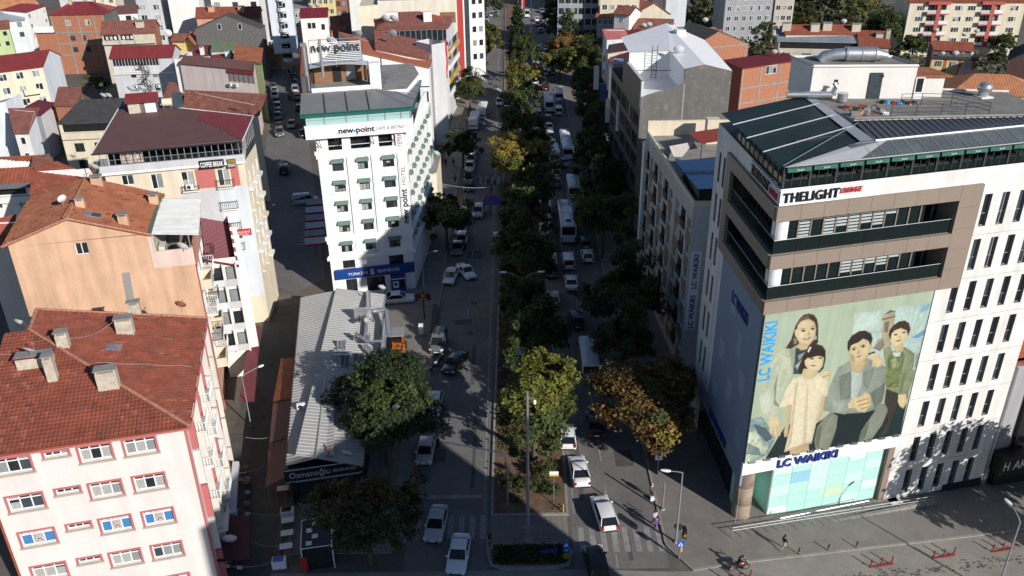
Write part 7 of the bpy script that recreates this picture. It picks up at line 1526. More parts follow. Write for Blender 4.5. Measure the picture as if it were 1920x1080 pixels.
T('row of shaded shop houses along the side street', (536, 20), (580, 18), 11, 14, greyw, ('flat', .4, concrete), [('front', 4, 3, 1.3, 1.4, 'w2')], name='house'); QH('orange tiled roof of a low shop left of the slim white house', [(618, 60, 9), (648, 56, 9), (646, 32, 11), (616, 38, 11)], brick, tile_or, TL); QH('shaded brown tiled roof right of the low shop', [(640, 40, 11), (674, 36, 11), (672, 24, 12), (642, 26, 12)], dkconc, tile, TL)
QH('narrow strip of red tiles along the left side of the rooftop sign', [(563, 140, 14), (578, 140, 14), (575, 86, 15), (561, 90, 15)], dkconc, tile, TL); QH('green canvas roof over a yard beside the hotel', [(783, 318, 9), (797, 322, 9), (812, 282, 10), (783, 280, 10)], ltgrey, greenroof, None); 
h = QH('cluttered cream annex with tanks behind the hotel corner', [(797, 330, 8), (818, 322, 8), (826, 290, 8), (806, 292, 8)], cream, concrete, None); dish('small white dish on the cluttered cream annex', U(818, 296, 8.4), .7, 165, 30, mast=.8)
# rows that close the view at the far end of the avenue and behind the roofs
FG = 'apartment blocks closing the far end of the avenue'
for k, (x, y, w, d, hh, m) in enumerate(((-34, 300, 16, 14, 17, white), (-33, 330, 18, 16, 20, cream), (-30, 362, 18, 14, 15, beige), (24, 262, 18, 16, 16, beige), (24, 318, 16, 14, 19, white), (22, 350, 16, 14, 17, greyw))):
 h = House('apartment_house', 'distant %s apartment block on the %s side of the avenue, %s' % ({'white_plaster': 'white', 'cream_plaster': 'cream', 'beige_plaster': 'beige', 'grey_plaster': 'grey'}[m.name], 'left' if x < 0 else 'right', ('nearest', 'second', 'farthest')[k % 3]), (x, y), 0, w, d, hh, m, 'apartment block', FG); h.rev = 0
 wgrid(h, 'front', 5, 5, 1.4, 1.5); wgrid(h, 'right' if x < 0 else 'left', 5, 5, 1.4, 1.5); h.finish(); h.roof('gx' if k % 2 else 'flat', 1.6 if k % 2 else .4, tile if k % 2 else concrete)
# ---------------------------------------------------------------- vehicles in their places
KN = dict(sedan='saloon car', hatch='hatchback', estate='estate car', suv='SUV', van='small van', panel_van='panel van', minibus='minibus', midibus='minibus', coach='coach', pickup='pickup')
def where(y, side=1):
 for lim, s in ((84, 'near the zebra crossing'), (108, 'beside the beige apartment house'), (135, 'beside the dark concrete building'), (165, 'by the poster covered houses'), (205, 'below the lit yellow trees'), (262, 'past the red roofed kiosk'), (999, 'at the far end of the avenue')):
  if y < lim: return s
G_JAM = 'vehicles queuing on the right carriageway'
used = set()
def lane(name, seq, rz, group, low_from=165):
 """seq: (kind, colour, px, py) from the nearest; labels name the vehicle in front of each"""
 prev = None
 for kind, colr, px, py in seq:
  p = U(px, py, .8); d = 'in the %s' % name if p.y < 130 else 'in the %s, %s' % (name, where(p.y)); me = '%s %s' % (colr, KN[kind])
  lb = '%s %s' % (me, d)+(', ahead of a %s' % prev if prev and p.y < 130 else '')
  if lb in used: lb = '%s %s, behind another alike' % (me, d)
  lb = lb.replace('behind another alike', 'third of three alike') if lb in used else lb; used.add(lb); prev = me
  if kind in BUS: bus(kind, lb, px, py, rz, group, colour=colr)
  else: car(kind, colr, lb, px, py, rz+random.uniform(-2, 2), group, low=p.y > low_from)
lane('inner lane', [('hatch', 'white', 1064, 815), ('hatch', 'beige', 1037, 557), ('panel_van', 'grey', 1033, 500), ('van', 'black', 1030, 466), ('suv', 'white', 1022, 427), ('panel_van', 'white', 1023, 394), ('sedan', 'grey', 1012, 322), ('sedan', 'black', 1010, 292), ('suv', 'blue', 1009, 264), ('hatch', 'darkred', 1009, 247), ('sedan', 'white', 1007, 236), ('van', 'silver', 1008, 213), ('hatch', 'white', 1005, 199), ('sedan', 'white', 1004, 174), ('hatch', 'black', 1003, 162), ('sedan', 'white', 1003, 152), ('hatch', 'grey', 1004, 141), ('suv', 'white', 1004, 132), ('sedan', 'darkred', 1003, 121), ('sedan', 'white', 1005, 114), ('hatch', 'silver', 1007, 108), ('sedan', 'black', 1002, 101), ('suv', 'darkred', 1008, 92)], 0, G_JAM)
lane('middle lane', [('minibus', 'white', 1104, 672), ('sedan', 'white', 1071, 527), ('van', 'white', 1065, 489), ('coach', 'white', 1062, 418), ('sedan', 'darkred', 1043, 340), ('hatch', 'yellow', 1043, 322), ('hatch', 'white', 1044, 311), ('minibus', 'white', 1039, 289), ('hatch', 'silver', 1035, 267), ('van', 'white', 1031, 252), ('sedan', 'white', 1029, 236), ('suv', 'darkred', 1027, 222), ('midibus', 'white', 1029, 193), ('van', 'black', 1023, 162), ('sedan', 'black', 1019, 149), ('suv', 'white', 1021, 135), ('hatch', 'silver', 1021, 129), ('sedan', 'black', 1017, 120), ('sedan', 'white', 1026, 108), ('hatch', 'white', 1018, 103), ('suv', 'grey', 1024, 97), ('sedan', 'black', 1025, 90)], 0, G_JAM)
lane('right kerb lane', [('sedan', 'black', 1116, 792), ('van', 'silver', 1153, 697), ('suv', 'black', 1081, 597), ('hatch', 'white', 1101, 477), ('hatch', 'grey', 1097, 453), ('van', 'silver', 1086, 388), ('minibus', 'white', 1074, 350), ('sedan', 'silver', 1059, 302), ('minibus', 'white', 1063, 279), ('minibus', 'white', 1059, 261), ('van', 'white', 1047, 207), ('van', 'silver', 1046, 192), ('minibus', 'white', 1047, 177), ('hatch', 'beige', 1036, 133)], 0, 'vehicles by the right kerb')
car('sedan', 'white', 'white saloon with a sunroof driving away on the sunlit near lane', 1086, 880, 4)
car('estate', 'white', 'white estate car turning onto the sunlit zebra crossing', 1133, 958, 8)
car('suv', 'black', 'black car half in the building shadow at the bottom edge', 1119, 1058, 5)
car('sedan', 'silver', 'silver saloon with a spoiler waiting on the left zebra crossing', 818, 978, 175); car('sedan', 'white', 'white saloon facing the camera at the bottom of the left carriageway', 860, 1035, 175)
car('sedan', 'black', 'black saloon standing askew beside the parked motorcycle', 853, 677, 158); car('van', 'grey', 'grey van parked at the kerb by the restaurant sign post', 822, 640, 176)
car('sedan', 'white', 'white saloon parked crosswise under the bank sign', 746, 557, -82); car('sedan', 'white', 'white saloon facing the camera beside the tilted pickup', 845, 515, 172); car('pickup', 'white', 'white pickup standing at an angle beside a white saloon', 873, 506, 205)
car('suv', 'grey', 'dark grey SUV with lit headlights on the left carriageway', 933, 452, 178); car('suv', 'silver', 'silver SUV driving towards the camera on the left carriageway', 897, 395, 177)
car('hatch', 'white', 'white hatchback half hidden behind the big dark tree', 813, 755, 178); car('hatch', 'silver', 'silver hatchback below the big dark tree, at its lower right', 798, 842, 178)
G_PL = 'cars parked along the left kerb'
for k, (kd, c, px, py) in enumerate((('sedan', 'grey', 858, 462), ('hatch', 'white', 866, 446), ('hatch', 'white', 864, 428), ('sedan', 'silver', 866, 412), ('suv', 'white', 868, 398), ('sedan', 'black', 879, 346), ('hatch', 'black', 879, 330), ('sedan', 'white', 881, 310), ('hatch', 'grey', 884, 296), ('suv', 'white', 884, 286), ('sedan', 'black', 885, 274))): car(kd, c, '%s %s parked under the left kerb trees, %s' % (c, KN[kd], ('nearest of the row', 'second from the near end', 'third from the near end', 'before a white SUV', 'behind the round tree', 'just past the crossing', 'two past the crossing', 'halfway along', 'before the far white SUV', 'near the far end', 'last of the row')[k]), px, py, 178, G_PL)
car('hatch', 'white', 'white taxi with a red roof box on the left carriageway', 937, 190, 178, taxi=True); bus('minibus', 'white minibus parked by the red shop awnings on the left', 890, 226, 176); bus('minibus', 'small white bus parked behind the left minibus', 904, 207, 176)
for k, (kd, c, px, py) in enumerate((('sedan', 'white', 915, 55), ('hatch', 'white', 913, 47), ('sedan', 'white', 912, 40), ('sedan', 'grey', 911, 33), ('sedan', 'black', 919, 70), ('hatch', 'silver', 922, 26), ('sedan', 'silver', 930, 24))): car(kd, c, '%s %s parked beyond the red and white tower, %s' % (c, KN[kd], ('nearest white one', 'second white one', 'third white one', 'grey one after three white', 'dark one in tree shade', 'leftmost at the far bend', 'rightmost at the far bend')[k]), px, py, 178, 'cars beyond the tower', low=True)
for k, (kd, c, px, py, l) in enumerate((('sedan', 'red', 1014, 56, 'red saloon alone in the sunlit gap of the avenue'), ('van', 'white', 1031, 45, 'white van in the shade beside the large round tree'), ('sedan', 'silver', 1008, 44, 'silver saloon ahead of the red saloon'), ('sedan', 'darkred', 1018, 46, 'dark red car between the silver saloon and the white van'), ('sedan', 'white', 1007, 35, 'white saloon farther up the avenue in shade'), ('hatch', 'darkred', 1018, 36, 'dark red hatchback at the top of the avenue'), ('panel_van', 'white', 988, 27, 'white van at the top of the avenue by the red flag'), ('sedan', 'grey', 1016, 19, 'grey car highest up the avenue'))): car(kd, c, l, px, py, 0, None, low=True)
G_SS = 'cars in the side street left of the hotel'
for k, (kd, c, px, py) in enumerate((('sedan', 'grey', 512, 161), ('hatch', 'silver', 514, 169), ('sedan', 'white', 515, 177), ('hatch', 'black', 517, 188), ('suv', 'silver', 520, 199), ('sedan', 'grey', 521, 208), ('hatch', 'grey', 520, 216), ('sedan', 'black', 523, 236), ('suv', 'grey', 524, 247))): car(kd, c, '%s %s parked left in the side street, %s' % (c, KN[kd], ('farthest up', 'second farthest', 'white roof in the row', 'small black one', 'before the silver row end', 'seventh down', 'next to last of the upper row', 'first of the near pair', 'second of the near pair')[k]), px, py, 195, G_SS)
for k, (kd, c, px, py) in enumerate((('sedan', 'black', 550, 142), ('hatch', 'black', 551, 153), ('van', 'silver', 553, 166), ('sedan', 'grey', 557, 180), ('hatch', 'black', 561, 200), ('sedan', 'black', 567, 248))): car(kd, c, '%s %s parked on the right of the side street, %s' % (c, KN[kd], ('farthest', 'second', 'at the sunlit patch', 'after the van', 'close to the hotel', 'at the hotel corner')[k]), px, py, 15, G_SS)
car('sedan', 'silver', 'silver saloon driving in the middle of the side street', 547, 231, 188); car('suv', 'black', 'black jeep with a pale roof in front of the hotel side', 534, 316, 8); car('van', 'silver', 'silver van crossing in front of the red parasols', 572, 374, -78)
car('sedan', 'red', 'bright red saloon in the sunlit patch of the side street', 520, 73, 170); car('hatch', 'darkred', 'dark red hatchback beside the white van in the side street', 505, 75, 170); car('van', 'white', 'white van at the sunlit patch of the side street', 508, 84, 170); car('sedan', 'silver', 'silver car on the planted median behind the tree', 967, 668, 5)
# ---------------------------------------------------------------- trees in their places
tree('dark', 'large dense dark green tree beside the silver roof', 722, 790, 9.8, hz=5.2, sw=1.12)
tree('dusky', 'dark green autumn tree with a rusty top, in shade at the bottom', 688, 988, 8.3, hz=4.2, sw=1.04)
tree('plane', 'sunlit olive green plane tree at the near end of the median', 1003, 785, 10.4, hz=5.4, sw=1.1)
tree('rust', 'rust orange tree half in shade on the right pavement', 1218, 778, 9.4, hz=5.2, sw=1.05)
tree('brown', 'broad brownish tree in shade beside the beige apartment house', 1176, 555, 11, hz=6.5, sw=.92); tree('brown', 'dark tree between the broad brown and the rust orange tree', 1172, 645, 9, hz=5.5, sw=.8); tree('rust', 'dim rust tree against the wall of the white corner building', 1262, 720, 7, hz=4.5, sw=.8)
tree('planey', 'yellow topped sunlit tree in the middle of the median', 976, 316, 11.5, hz=6, sw=1.12)
for k, (px, py, h, kk, l) in enumerate(((1008, 640, 10, 'median', 'second tree of the median, in deep shade'), (985, 500, 10.5, 'median2', 'dark round median tree behind the twin armed lamp'), (985, 412, 10, 'median', 'dark median tree left of the long coach'), (1003, 280, 10, 'brown', 'brownish median tree behind the yellow topped one'), (968, 250, 10, 'median2', 'dark median tree below the curved twin lamp'), (972, 205, 11, 'median2', 'dark median tree behind the curved twin lamp'), (976, 160, 10.5, 'yellowbush', 'bright yellow green tree in the median below the spire'), (970, 85, 16, 'spire', 'tall dark spire shaped evergreen in the median'), (985, 110, 12, 'median', 'green tree beside the spire shaped evergreen'), (980, 575, 8, 'median', 'low dark shrub tree in the median near the small lamp'), (1000, 365, 9, 'median2', 'dark median tree right below the yellow topped one'))): tree(kk, l, px, py, h, hz=h*.55, group='trees of the median', sw=.9 if kk == 'spire' else .8 if py > 320 else .68)
G_RT = 'shaded trees of the right pavement'
for k, (px, py, h, kk) in enumerate(((1132, 415, 11, 'median2'), (1136, 360, 11, 'median'), (1118, 300, 11, 'median2'), (1116, 250, 11.5, 'median'), (1112, 212, 11.5, 'median2'), (1106, 178, 11.5, 'median2'), (1092, 158, 11, 'median'))): tree(kk, 'dark shaded pavement tree on the right, %s' % ('beside the coach', 'behind the yellow road sign', 'by the parked minibuses', 'at the poster covered houses', 'second beyond the minibuses', 'in front of the yellow trees', 'last before the yellow trees')[k], px, py, h, hz=h*.55, group=G_RT, sw=.84 if py > 280 else .7)
for px, py, h, kk, l in ((1085, 120, 9, 'yellowbush', 'large yellow green tree in front of the red roofed kiosk'), (1050, 118, 8, 'yellowbush', 'pale yellow bush left of the large yellow tree'), (1050, 92, 8.5, 'rust', 'rusty brown tree left of the red roofed kiosk'), (1072, 55, 14, 'round', 'large round green tree at the bend of the avenue'), (1110, 85, 9, 'yellowbush', 'green and yellow tree right of the red roofed kiosk'), (1103, 105, 8, 'brown', 'brown tree beside the street front of shops'),
                         (836, 415, 8.5, 'median2', 'dark round tree at the right corner of the hotel'), (868, 280, 7, 'median', 'small green tree on the left pavement by the minibus'), (880, 170, 8, 'brown', 'brownish tree in front of the yellow banded facade'), (895, 98, 10, 'planey', 'tall olive tree below the red and white tower'), (903, 78, 9, 'yellowbush', 'green tree beside the red and white tower'), (905, 60, 8, 'median', 'small tree right of the red and white tower'), (908, 8, 13, 'round', 'dark round tree at the far left end of the avenue'), (883, 132, 8, 'yellowbush', 'yellow green tree behind the flag strings'),
                         (36, 70, 5, 'silver', 'small shrub between white houses at upper left'), (183, 158, 5, 'bush', 'leafy shrub in the yard beside the grey house'), (347, 58, 4.5, 'silver', 'grey shrub on a roof terrace above the yellow house'), (600, 8, 8, 'yellowbush', 'yellowing tree in front of the ochre block'),
                         (1319, 18, 9, 'silver', 'pale olive tree on the hill by the blue end wall'), (1368, 25, 8, 'silver', 'second olive tree left of the grey block'), (1392, 55, 6, 'silver', 'grey olive hedge tree above the brick shell'), (1425, 62, 6, 'silver', 'olive hedge tree at the dirt road'), (1440, 76, 4.5, 'bush', 'small bright bush beside the gallery house'), (1482, 38, 9, 'silver', 'bare greyish tree behind the four chimney house'), (1510, 42, 9, 'brown', 'brown scrub tree on the hill'), (1545, 12, 10, 'silver', 'grey green tree at the top edge of the hill'), (1608, 15, 9, 'yellowbush', 'light green tree at the top edge of the hill'), (1655, 62, 11, 'round', 'big bright green tree left of the cream block'), (1712, 92, 8, 'median2', 'dark tree in front of the cream block'), (1690, 50, 8, 'brown', 'brown tree at the left corner of the cream block'), (1590, 38, 6, 'brown', 'brown shrub above the red roofs'), (1880, 85, 7, 'median2', 'dark tree at the right edge below the cream block'), (1870, 112, 5, 'brown', 'dry brown shrub right of the ochre house'), (1285, 33, 5, 'yellowbush', 'yellow shrub at the foot of the blue end wall'), (1232, 40, 4, 'yellowbush', 'yellow bush by the cream gable'), (1500, 8, 9, 'round', 'dark tree at the top edge behind the beige block')): tree(kk, l, px, py, h, hz=h*.55)
tree('round', 'large street tree just outside the right edge shading the corner building', xy=(54.5, 55.5), h=13); tree('median', 'second street tree outside the right edge', xy=(61, 60), h=11)
# low planting
def groundcover(name, pts_fn, n, mats, s, seed):
 rg = np.random.default_rng(seed); P = np.array([pts_fn(rg) for _ in range(n)]); nn = rg.normal(size=(n, 3))+[0, 0, .8]; nn /= np.linalg.norm(nn, axis=1)[:, None]; a = np.cross(nn, rg.normal(size=(n, 3))); a /= np.linalg.norm(a, axis=1)[:, None]; c = np.cross(nn, a); k = s*rg.uniform(.5, 1.3, n)[:, None]
 b = B(); V = np.stack([P-a*k, P+c*k*.7, P+a*k, P-c*k*.7], 1).reshape(-1, 3); b.v = [tuple(v) for v in V]; b.f = [tuple(range(4*i, 4*i+4)) for i in range(n)]; b.m = mats; b.i = list(rg.integers(0, len(mats), n)); return tag(b.build(name), 'low dark green ground cover on the %s' % name.replace('_planting', '').replace('_', ' '), 'planting', kind='stuff')
groundcover('median_nose_planting', lambda r: (r.uniform(-1.9, 4.5), r.uniform(55.8, 58.0), .25+abs(r.normal())*.12), 2600, [LD, LG, LE], .14, 1)
def medp(r):
 x, y = r.uniform(-1.8, 4.6), r.uniform(62.6, 150); y = y+9 if y < 72 and math.sin(x*1.9+y*.7)+math.sin(y*1.3-x) < .9 else y; d = math.sin(x*1.9+y*.7)+math.sin(y*1.3-x); return (x, y, .2+abs(r.normal())*(.25 if d > .5 else .04))
groundcover('median_planting', medp, 15000, [LD, LG, LO, LBB], .14, 2)
groundcover('hillside_planting', lambda r: (lambda x, y: (x, y, abs(r.normal())*.9))(r.uniform(60, 150), r.uniform(190, 330)), 9000, [LS, LO, LBB, LD], .8, 3)
for k, (x, y, h) in enumerate(((1.2, 65.4, 1.6), (3.4, 64.8, 1.4), (2.9, 67.2, 1.9), (-.6, 66.0, 1.2))): tree('bush', 'low shrub in the brown soil of the median, %s' % ('beside the tall mast', 'below the yellow sign', 'under the plane tree', 'near the signal arm')[k], xy=(x, y), h=h, group='median shrubs', sw=1.1)
# ---------------------------------------------------------------- lamps, signals, signs
lamp_m = mat('lamp_glass', (.80, .80, .78), .3, var=.02); bluesign = mat('traffic_blue', (.01, .10, .50), .5, var=.03); yel = mat('sign_yellow', (.70, .42, .02), .5, var=.03); redp = mat('barrier_red', (.22, .03, .022), .6, var=.1)
def lamp(label, p, h, arms, group=None, r=.08, hs=.42):
 o = thing('street_lamp', label, 'street lamp', p, 0, group); b = B(); b.tube([(0, 0, 0), (0, 0, h*.5), (0, 0, h)], [r*1.3, r, r*.75], steel, 8); b.lathe([(r*2.6, .0), (r*2.6, .12), (r*1.4, .2)], concrete, n=10); b.build('pole', o)
 for az, L, curve in arms:
  a = R(az); d = Vector((math.cos(a), math.sin(a), 0)); b = B(); b.tube([(0, 0, h-.1)]+[tuple(d*L*t+Vector((0, 0, h+curve*math.sin(t*1.4)))) for t in (.15, .4, .7, 1)], r*.55, steel, 6); ar = b.build('arm', o)
  b = B(); e = d*L+Vector((0, 0, h+curve)); b.T = Matrix.Translation(e) @ Matrix.Rotation(a, 4, 'Z'); rows = []
  for t in np.linspace(0, 1, 7): w = .19*math.sin(math.pi*(.12+.8*t))+.02; x = -.1+t*hs*2; rows.append([(x, w*math.cos(q), .10*math.sin(q)*(1 if math.sin(q) > 0 else .8)) for q in np.linspace(0, 2*math.pi, 9)[:-1]])
  b.grid(rows, lamp_m, True, True); b.build('lamp_head', o)
 return o
lamp('street lamp with a bent arm and white head beside the right zebra crossing', U(1267, 1017, .1), 7.9, [(170, 1.1, .02)]); lamp('street lamp with a white head at the right edge of the cross street', U(1862, 1130, -2), 9, [(100, 1.3, .6)])
for px, py, h, L, l in ((980, 632, 8.2, 2.0, 'nearest twin armed street lamp in the median'), (974, 285, 8.5, 2.2, 'twin armed street lamp with a tall curve in the median'), (975, 150, 8.5, 2.4, 'third twin armed street lamp, below the spire tree'), (978, 375, 8.5, 2.0, 'twin armed street lamp behind the yellow topped tree'), (972, 45, 9, 2.4, 'farthest twin armed street lamp by the red flag')): lamp(l, U(px, py), h, [(0, L, 1.0), (180, L, 1.0)], 'twin street lamps', .07)
for px, py, h, az, L, l in ((797, 566, 7, 20, 1.7, 'single armed street lamp behind the restaurant sign board'), (860, 290, 7, 15, 2, 'single armed street lamp on the left pavement by the minibus'), (509, 468, 6.5, 60, 1.6, 'thin street lamp at the mouth of the side street'), (471, 800, 6.5, 40, 2.0, 'white street lamp in the alley below the peach house'), (884, 190, 7, 20, 1.8, 'street lamp in front of the yellow banded facade'), (1183, 320, 7, 180, 1.6, 'street lamp by the small rose corner house')): lamp(l, U(px, py), h, [(az, L, .3)], None, .06, .3)
P = U(990, 1020); t = thing('camera_mast', 'tall grey camera mast rising from the planted median nose', 'mast', P); b = B(); b.tube([(0, 0, 0), (0, 0, 8), (0, 0, 16.4)], [.17, .14, .10], galv, 10); b.build('mast', t); b = B(); b.box(-.45, -.45, .1, .45, .45, .5, concrete); b.build('base', t); b = B(); b.tube([(0, 0, 15.6), (.5, 0, 15.8), (.6, 0, 15.5)], .04, galv, 5); b.lathe([(.13, 15.2), (.13, 15.45), (.05, 15.55)], pvc, (.6, 0, 0), 10); b.build('camera', t); b = B(); b.box(-.5, -.15, 1.9, .5, -.1, 2.2, galv); b.build('bracket_box', t)
def signal(o, x, y, z, back=False):
 b = B(); b.box(x-.16, y-.12, z, x+.16, y+.12, z+.95, black)
 for k in range(3): b.lathe([(0, 0), (.09, 0), (.12, .05), (.12, .16)], trim if back else (PAINT['darkred'], PAINT['yellow'], mat('signal_green', (.02, .2, .08), .4))[2-k], (x, y-.12, z+.18+k*.3), 10, Vector((0, -1, 0)))
 return b.build('signal_head', o)
P = U(952, 945); t = thing('traffic_signal', 'grey signal mast with a long arm over the left carriageway', 'traffic light', P); b = B(); b.tube([(0, 0, 0), (0, 0, 4.6), (-.15, .05, 5.5), (-.7, .2, 6.0), (-2.5, .5, 6.2), (-6.3, 1.2, 6.6)], [.11, .1, .09, .085, .07, .05], galv, 8); b.build('mast', t); signal(t, -6.4, 1.2, 5.9, True); signal(t, -.25, -.05, 2.0); b = B(); b.lathe([(.4, -.05), (.4, .1), (.2, .2)], concrete, n=10); b.build('base', t)
P = U(1273, 1047, .1); t = thing('traffic_signal', 'traffic light with a blue pedestrian sign at the right pavement corner', 'traffic light', P); b = B(); b.tube([(0, 0, 0), (0, 0, 3.3)], .07, galv, 8); b.build('post', t); signal(t, .28, 0, 2.35); signal(t, .28, .35, 2.35); b = B(); b.box(-.33, -.12, 1.45, .33, -.08, 2.1, bluesign); b.build('sign', t); b = B(); b.poly([(-.22, -.125, 1.55), (.22, -.125, 1.55), (0, -.125, 1.98)], wpanel); b.poly([(-.05, -.13, 1.58), (.05, -.13, 1.58), (.03, -.13, 1.85), (-.03, -.13, 1.85)], black); b.build('pictogram', t); b = B(); b.box(.05, -.1, .85, .2, .05, 1.3, yel); b.build('push_button', t)
P = U(915, 1046, .2); t = thing('traffic_signal', 'small traffic light on the planted median nose', 'traffic light', P); b = B(); b.tube([(0, 0, 0), (0, 0, 2.4)], .06, galv, 8); b.build('post', t); signal(t, .2, 0, 1.75)
P = U(1233, 886, .1); t = thing('road_sign', 'no parking sign on a thin post under the rust tree', 'road sign', P); b = B(); b.tube([(0, 0, 0), (0, 0, 2.5)], .035, galv, 6); b.build('post', t); b = B(); b.box(-.36, -.06, 1.6, .36, -.03, 2.75, pvc); b.build('board', t); b = B(); b.lathe([(0, 0), (.28, 0)], PAINT['red'], (0, -.065, 2.35), 18, Vector((0, -1, 0))); b.lathe([(0, .004), (.22, .004)], mat('dull_blue', (.05, .07, .2), .5), (0, -.065, 2.35), 18, Vector((0, -1, 0))); b.tube([(-.17, -.075, 2.5), (.17, -.075, 2.2)], .03, PAINT['red'], 4); b.build('symbol', t); sign_text(t, 'P', (0, -.08, 1.8), (1, 0, 0), .14, .2, black, .004)
P = U(1242, 955, .1); t = thing('collar_pole', 'cut off grey pole with orange collars on the right pavement', 'pole', P); b = B(); b.tube([(0, 0, 0), (0, 0, 3.3)], .09, galv, 8); b.lathe([(.25, -.02), (.25, .1), (.15, .16)], concrete, n=10); b.build('pole', t); b = B(); [b.lathe([(.1, z), (.1, z+.1)], PAINT['orange'], n=8) for z in (1.1, 1.35)]; b.build('collar', t)
P = U(1203, 961); t = thing('bollard', 'slim red bollard on the sunlit road behind the estate car', 'bollard', P); b = B(); b.tube([(0, 0, 0), (0, 0, .85)], .045, redp, 6); b.build('post', t)
for k, (x, y) in enumerate(((24.9, 56.95), (27.7, 57.5), (30.4, 57.95))): t = thing('bollard', 'black bent bollard on the cross street kerb, %s' % ('nearest the walking man', 'middle one', 'right one')[k], 'bollard', (x, y, zg(x, y)+.1), 0, 'black kerb bollards'); b = B(); b.tube([(0, 0, 0), (0, 0, .55), (.06, 0, .75)], .06, black, 6); b.lathe([(.07, .2), (.07, .3)], PAINT['orange'], n=6); b.build('post', t)
for k, (px, py) in enumerate(((1385, 1092), (1650, 1069), (1768, 1047), (1880, 1030))): q = U(px, py, -1.2 if k else -.3); t = thing('road_barrier', 'red three post lane divider on the cross street, %s' % ('at the bottom edge', 'second from left', 'third from left', 'in the tree shade at right')[k], 'barrier', (q.x, q.y, zg(q.x, q.y)), R(11), 'red lane dividers'); b = B(); b.box(-1.15, -.07, 0, 1.15, .07, .1, redp); b.build('base_bar', t); [(lambda b: (b.box(x-.05, -.04, .1, x+.05, .04, .95, redp), b.box(x-.2, -.03, .3, x+.05, .03, .42, redp), b.build('post', t)))(B()) for x in (-1, 0, 1)]
P = U(1038, 944, .2); t = thing('road_sign', 'small white and yellow sign on a thin post in the median', 'road sign', P); b = B(); b.tube([(0, 0, 0), (0, 0, 3.6)], .045, galv, 6); b.build('post', t); b = B(); b.box(-.42, -.05, 3.3, .42, -.02, 3.85, pvc); b.box(-.42, -.055, 3.3, .42, -.05, 3.5, yel); b.build('board', t)
P = U(1056, 960, .2); t = thing('marker_post', 'short yellow banded marker post at the median corner', 'post', P); b = B(); b.tube([(0, 0, 0), (0, 0, .9)], .06, yel, 6); b.lathe([(.065, .4), (.065, .55)], PAINT['orange'], n=6); b.build('post', t)
P = U(1032, 1046, .2); t = thing('road_sign', 'dark blue arrow sign on two legs in the median nose planting', 'road sign', P); b = B(); b.poly([(-.75, -.05, .55), (.6, -.05, .7), (.6, -.05, 1.15), (-.75, -.05, 1.0), (-1.0, -.05, .75)], mat('navy_sign', (.02, .03, .22), .5)); b.poly([(-1.0, -.03, .75), (-.75, -.03, 1.0), (.6, -.03, 1.15), (.6, -.03, .7), (-.75, -.03, .55)], steel); b.build('board', t); b = B(); b.tube([(-.4, 0, 0), (-.4, 0, .7)], .03, galv, 4); b.tube([(.4, 0, 0), (.4, 0, .8)], .03, galv, 4); b.build('legs', t)
P = U(1061, 1050, .2); t = thing('road_sign', 'stack of blue crossing signs over a yellow and black chevron board', 'road sign', P); b = B(); b.tube([(0, 0, 0), (0, 0, 2.2)], .04, galv, 5); b.build('post', t); b = B(); b.box(-.3, -.08, 1.55, .3, -.05, 2.15, bluesign); b.box(-.28, -.08, .95, .28, -.05, 1.5, bluesign); b.build('blue_sign', t); b = B(); b.poly([(-.2, -.09, 1.65), (.2, -.09, 1.65), (0, -.09, 2.05)], wpanel); b.poly([(-.1, -.09, 1.35), (.05, -.09, 1.1), (.15, -.09, 1.2)], wpanel); b.build('pictogram', t); b = B(); b.box(-.3, -.08, .1, .3, -.05, .9, black); [b.poly([(-.28, -.085, z), (.28, -.085, z+.12), (.28, -.085, z+.24), (-.28, -.085, z+.12)], yel) for z in (.12, .38, .62)]; b.build('chevron_board', t)
P = U(796, 600); t = thing('shop_sign', 'dark restaurant sign board with an orange emblem on a post', 'sign', P); b = B(); b.tube([(0, 0, 0), (0, 0, 4.4)], .09, darkmetal, 8); b.build('post', t); b = B(); b.box(-1.0, -.12, 3.0, 1.0, .12, 3.9, mat('dark_brown_board', (.03, .02, .018), .5)); b.build('board', t); b = B(); b.box(-.25, -.14, 3.5, .25, -.12, 3.85, PAINT['orange']); b.build('emblem', t); sign_text(t, 'İskender', (0, -.15, 3.27), (1, 0, 0), 1.3, .35, mat('cream_letters', (.6, .5, .38), .5), .02)
P = U(790, 627); t = thing('ticket_box', 'white pay box on the pavement below the restaurant sign', 'box', P); b = B(); b.box(-.28, -.25, .1, .28, .25, 1.5, pvc); b.build('cabinet', t); b = B(); b.box(-.32, -.3, 0, .32, .3, .1, concrete); b.build('plinth', t)
P = U(814, 615); t = thing('utility_pole_lying', 'long dark plank barrier lying along the kerb behind the grey van', 'barrier', P, R(2)); b = B(); b.box(-.35, -1.5, .1, .35, 5.5, .5, darkmetal); b.build('beam', t)
t = thing('road_sign', 'yellow diamond road sign on the shaded right pavement', 'road sign', U(1095, 385)); b = B(); b.tube([(0, 0, 0), (0, 0, 2.6)], .05, galv, 5); b.build('post', t); b = B(); b.box(-.55, -.05, 1.7, .55, -.02, 2.8, yel); b.build('board', t)
t = thing('direction_sign', 'white lettered direction board on the shaded right pavement', 'road sign', U(1108, 372)); b = B(); b.tube([(0, 0, 0), (0, 0, 3.2)], .06, galv, 5); b.build('post', t); b = B(); b.box(-1, -.05, 2.7, 1, -.02, 3.9, ltgrey); b.build('board', t); [sign_text(t, s_, (0, -.07, z), (1, 0, 0), 1.6, .3, black, .01) for s_, z in (('PAZAR', 3.55), ('OTOPARK', 3.05))]
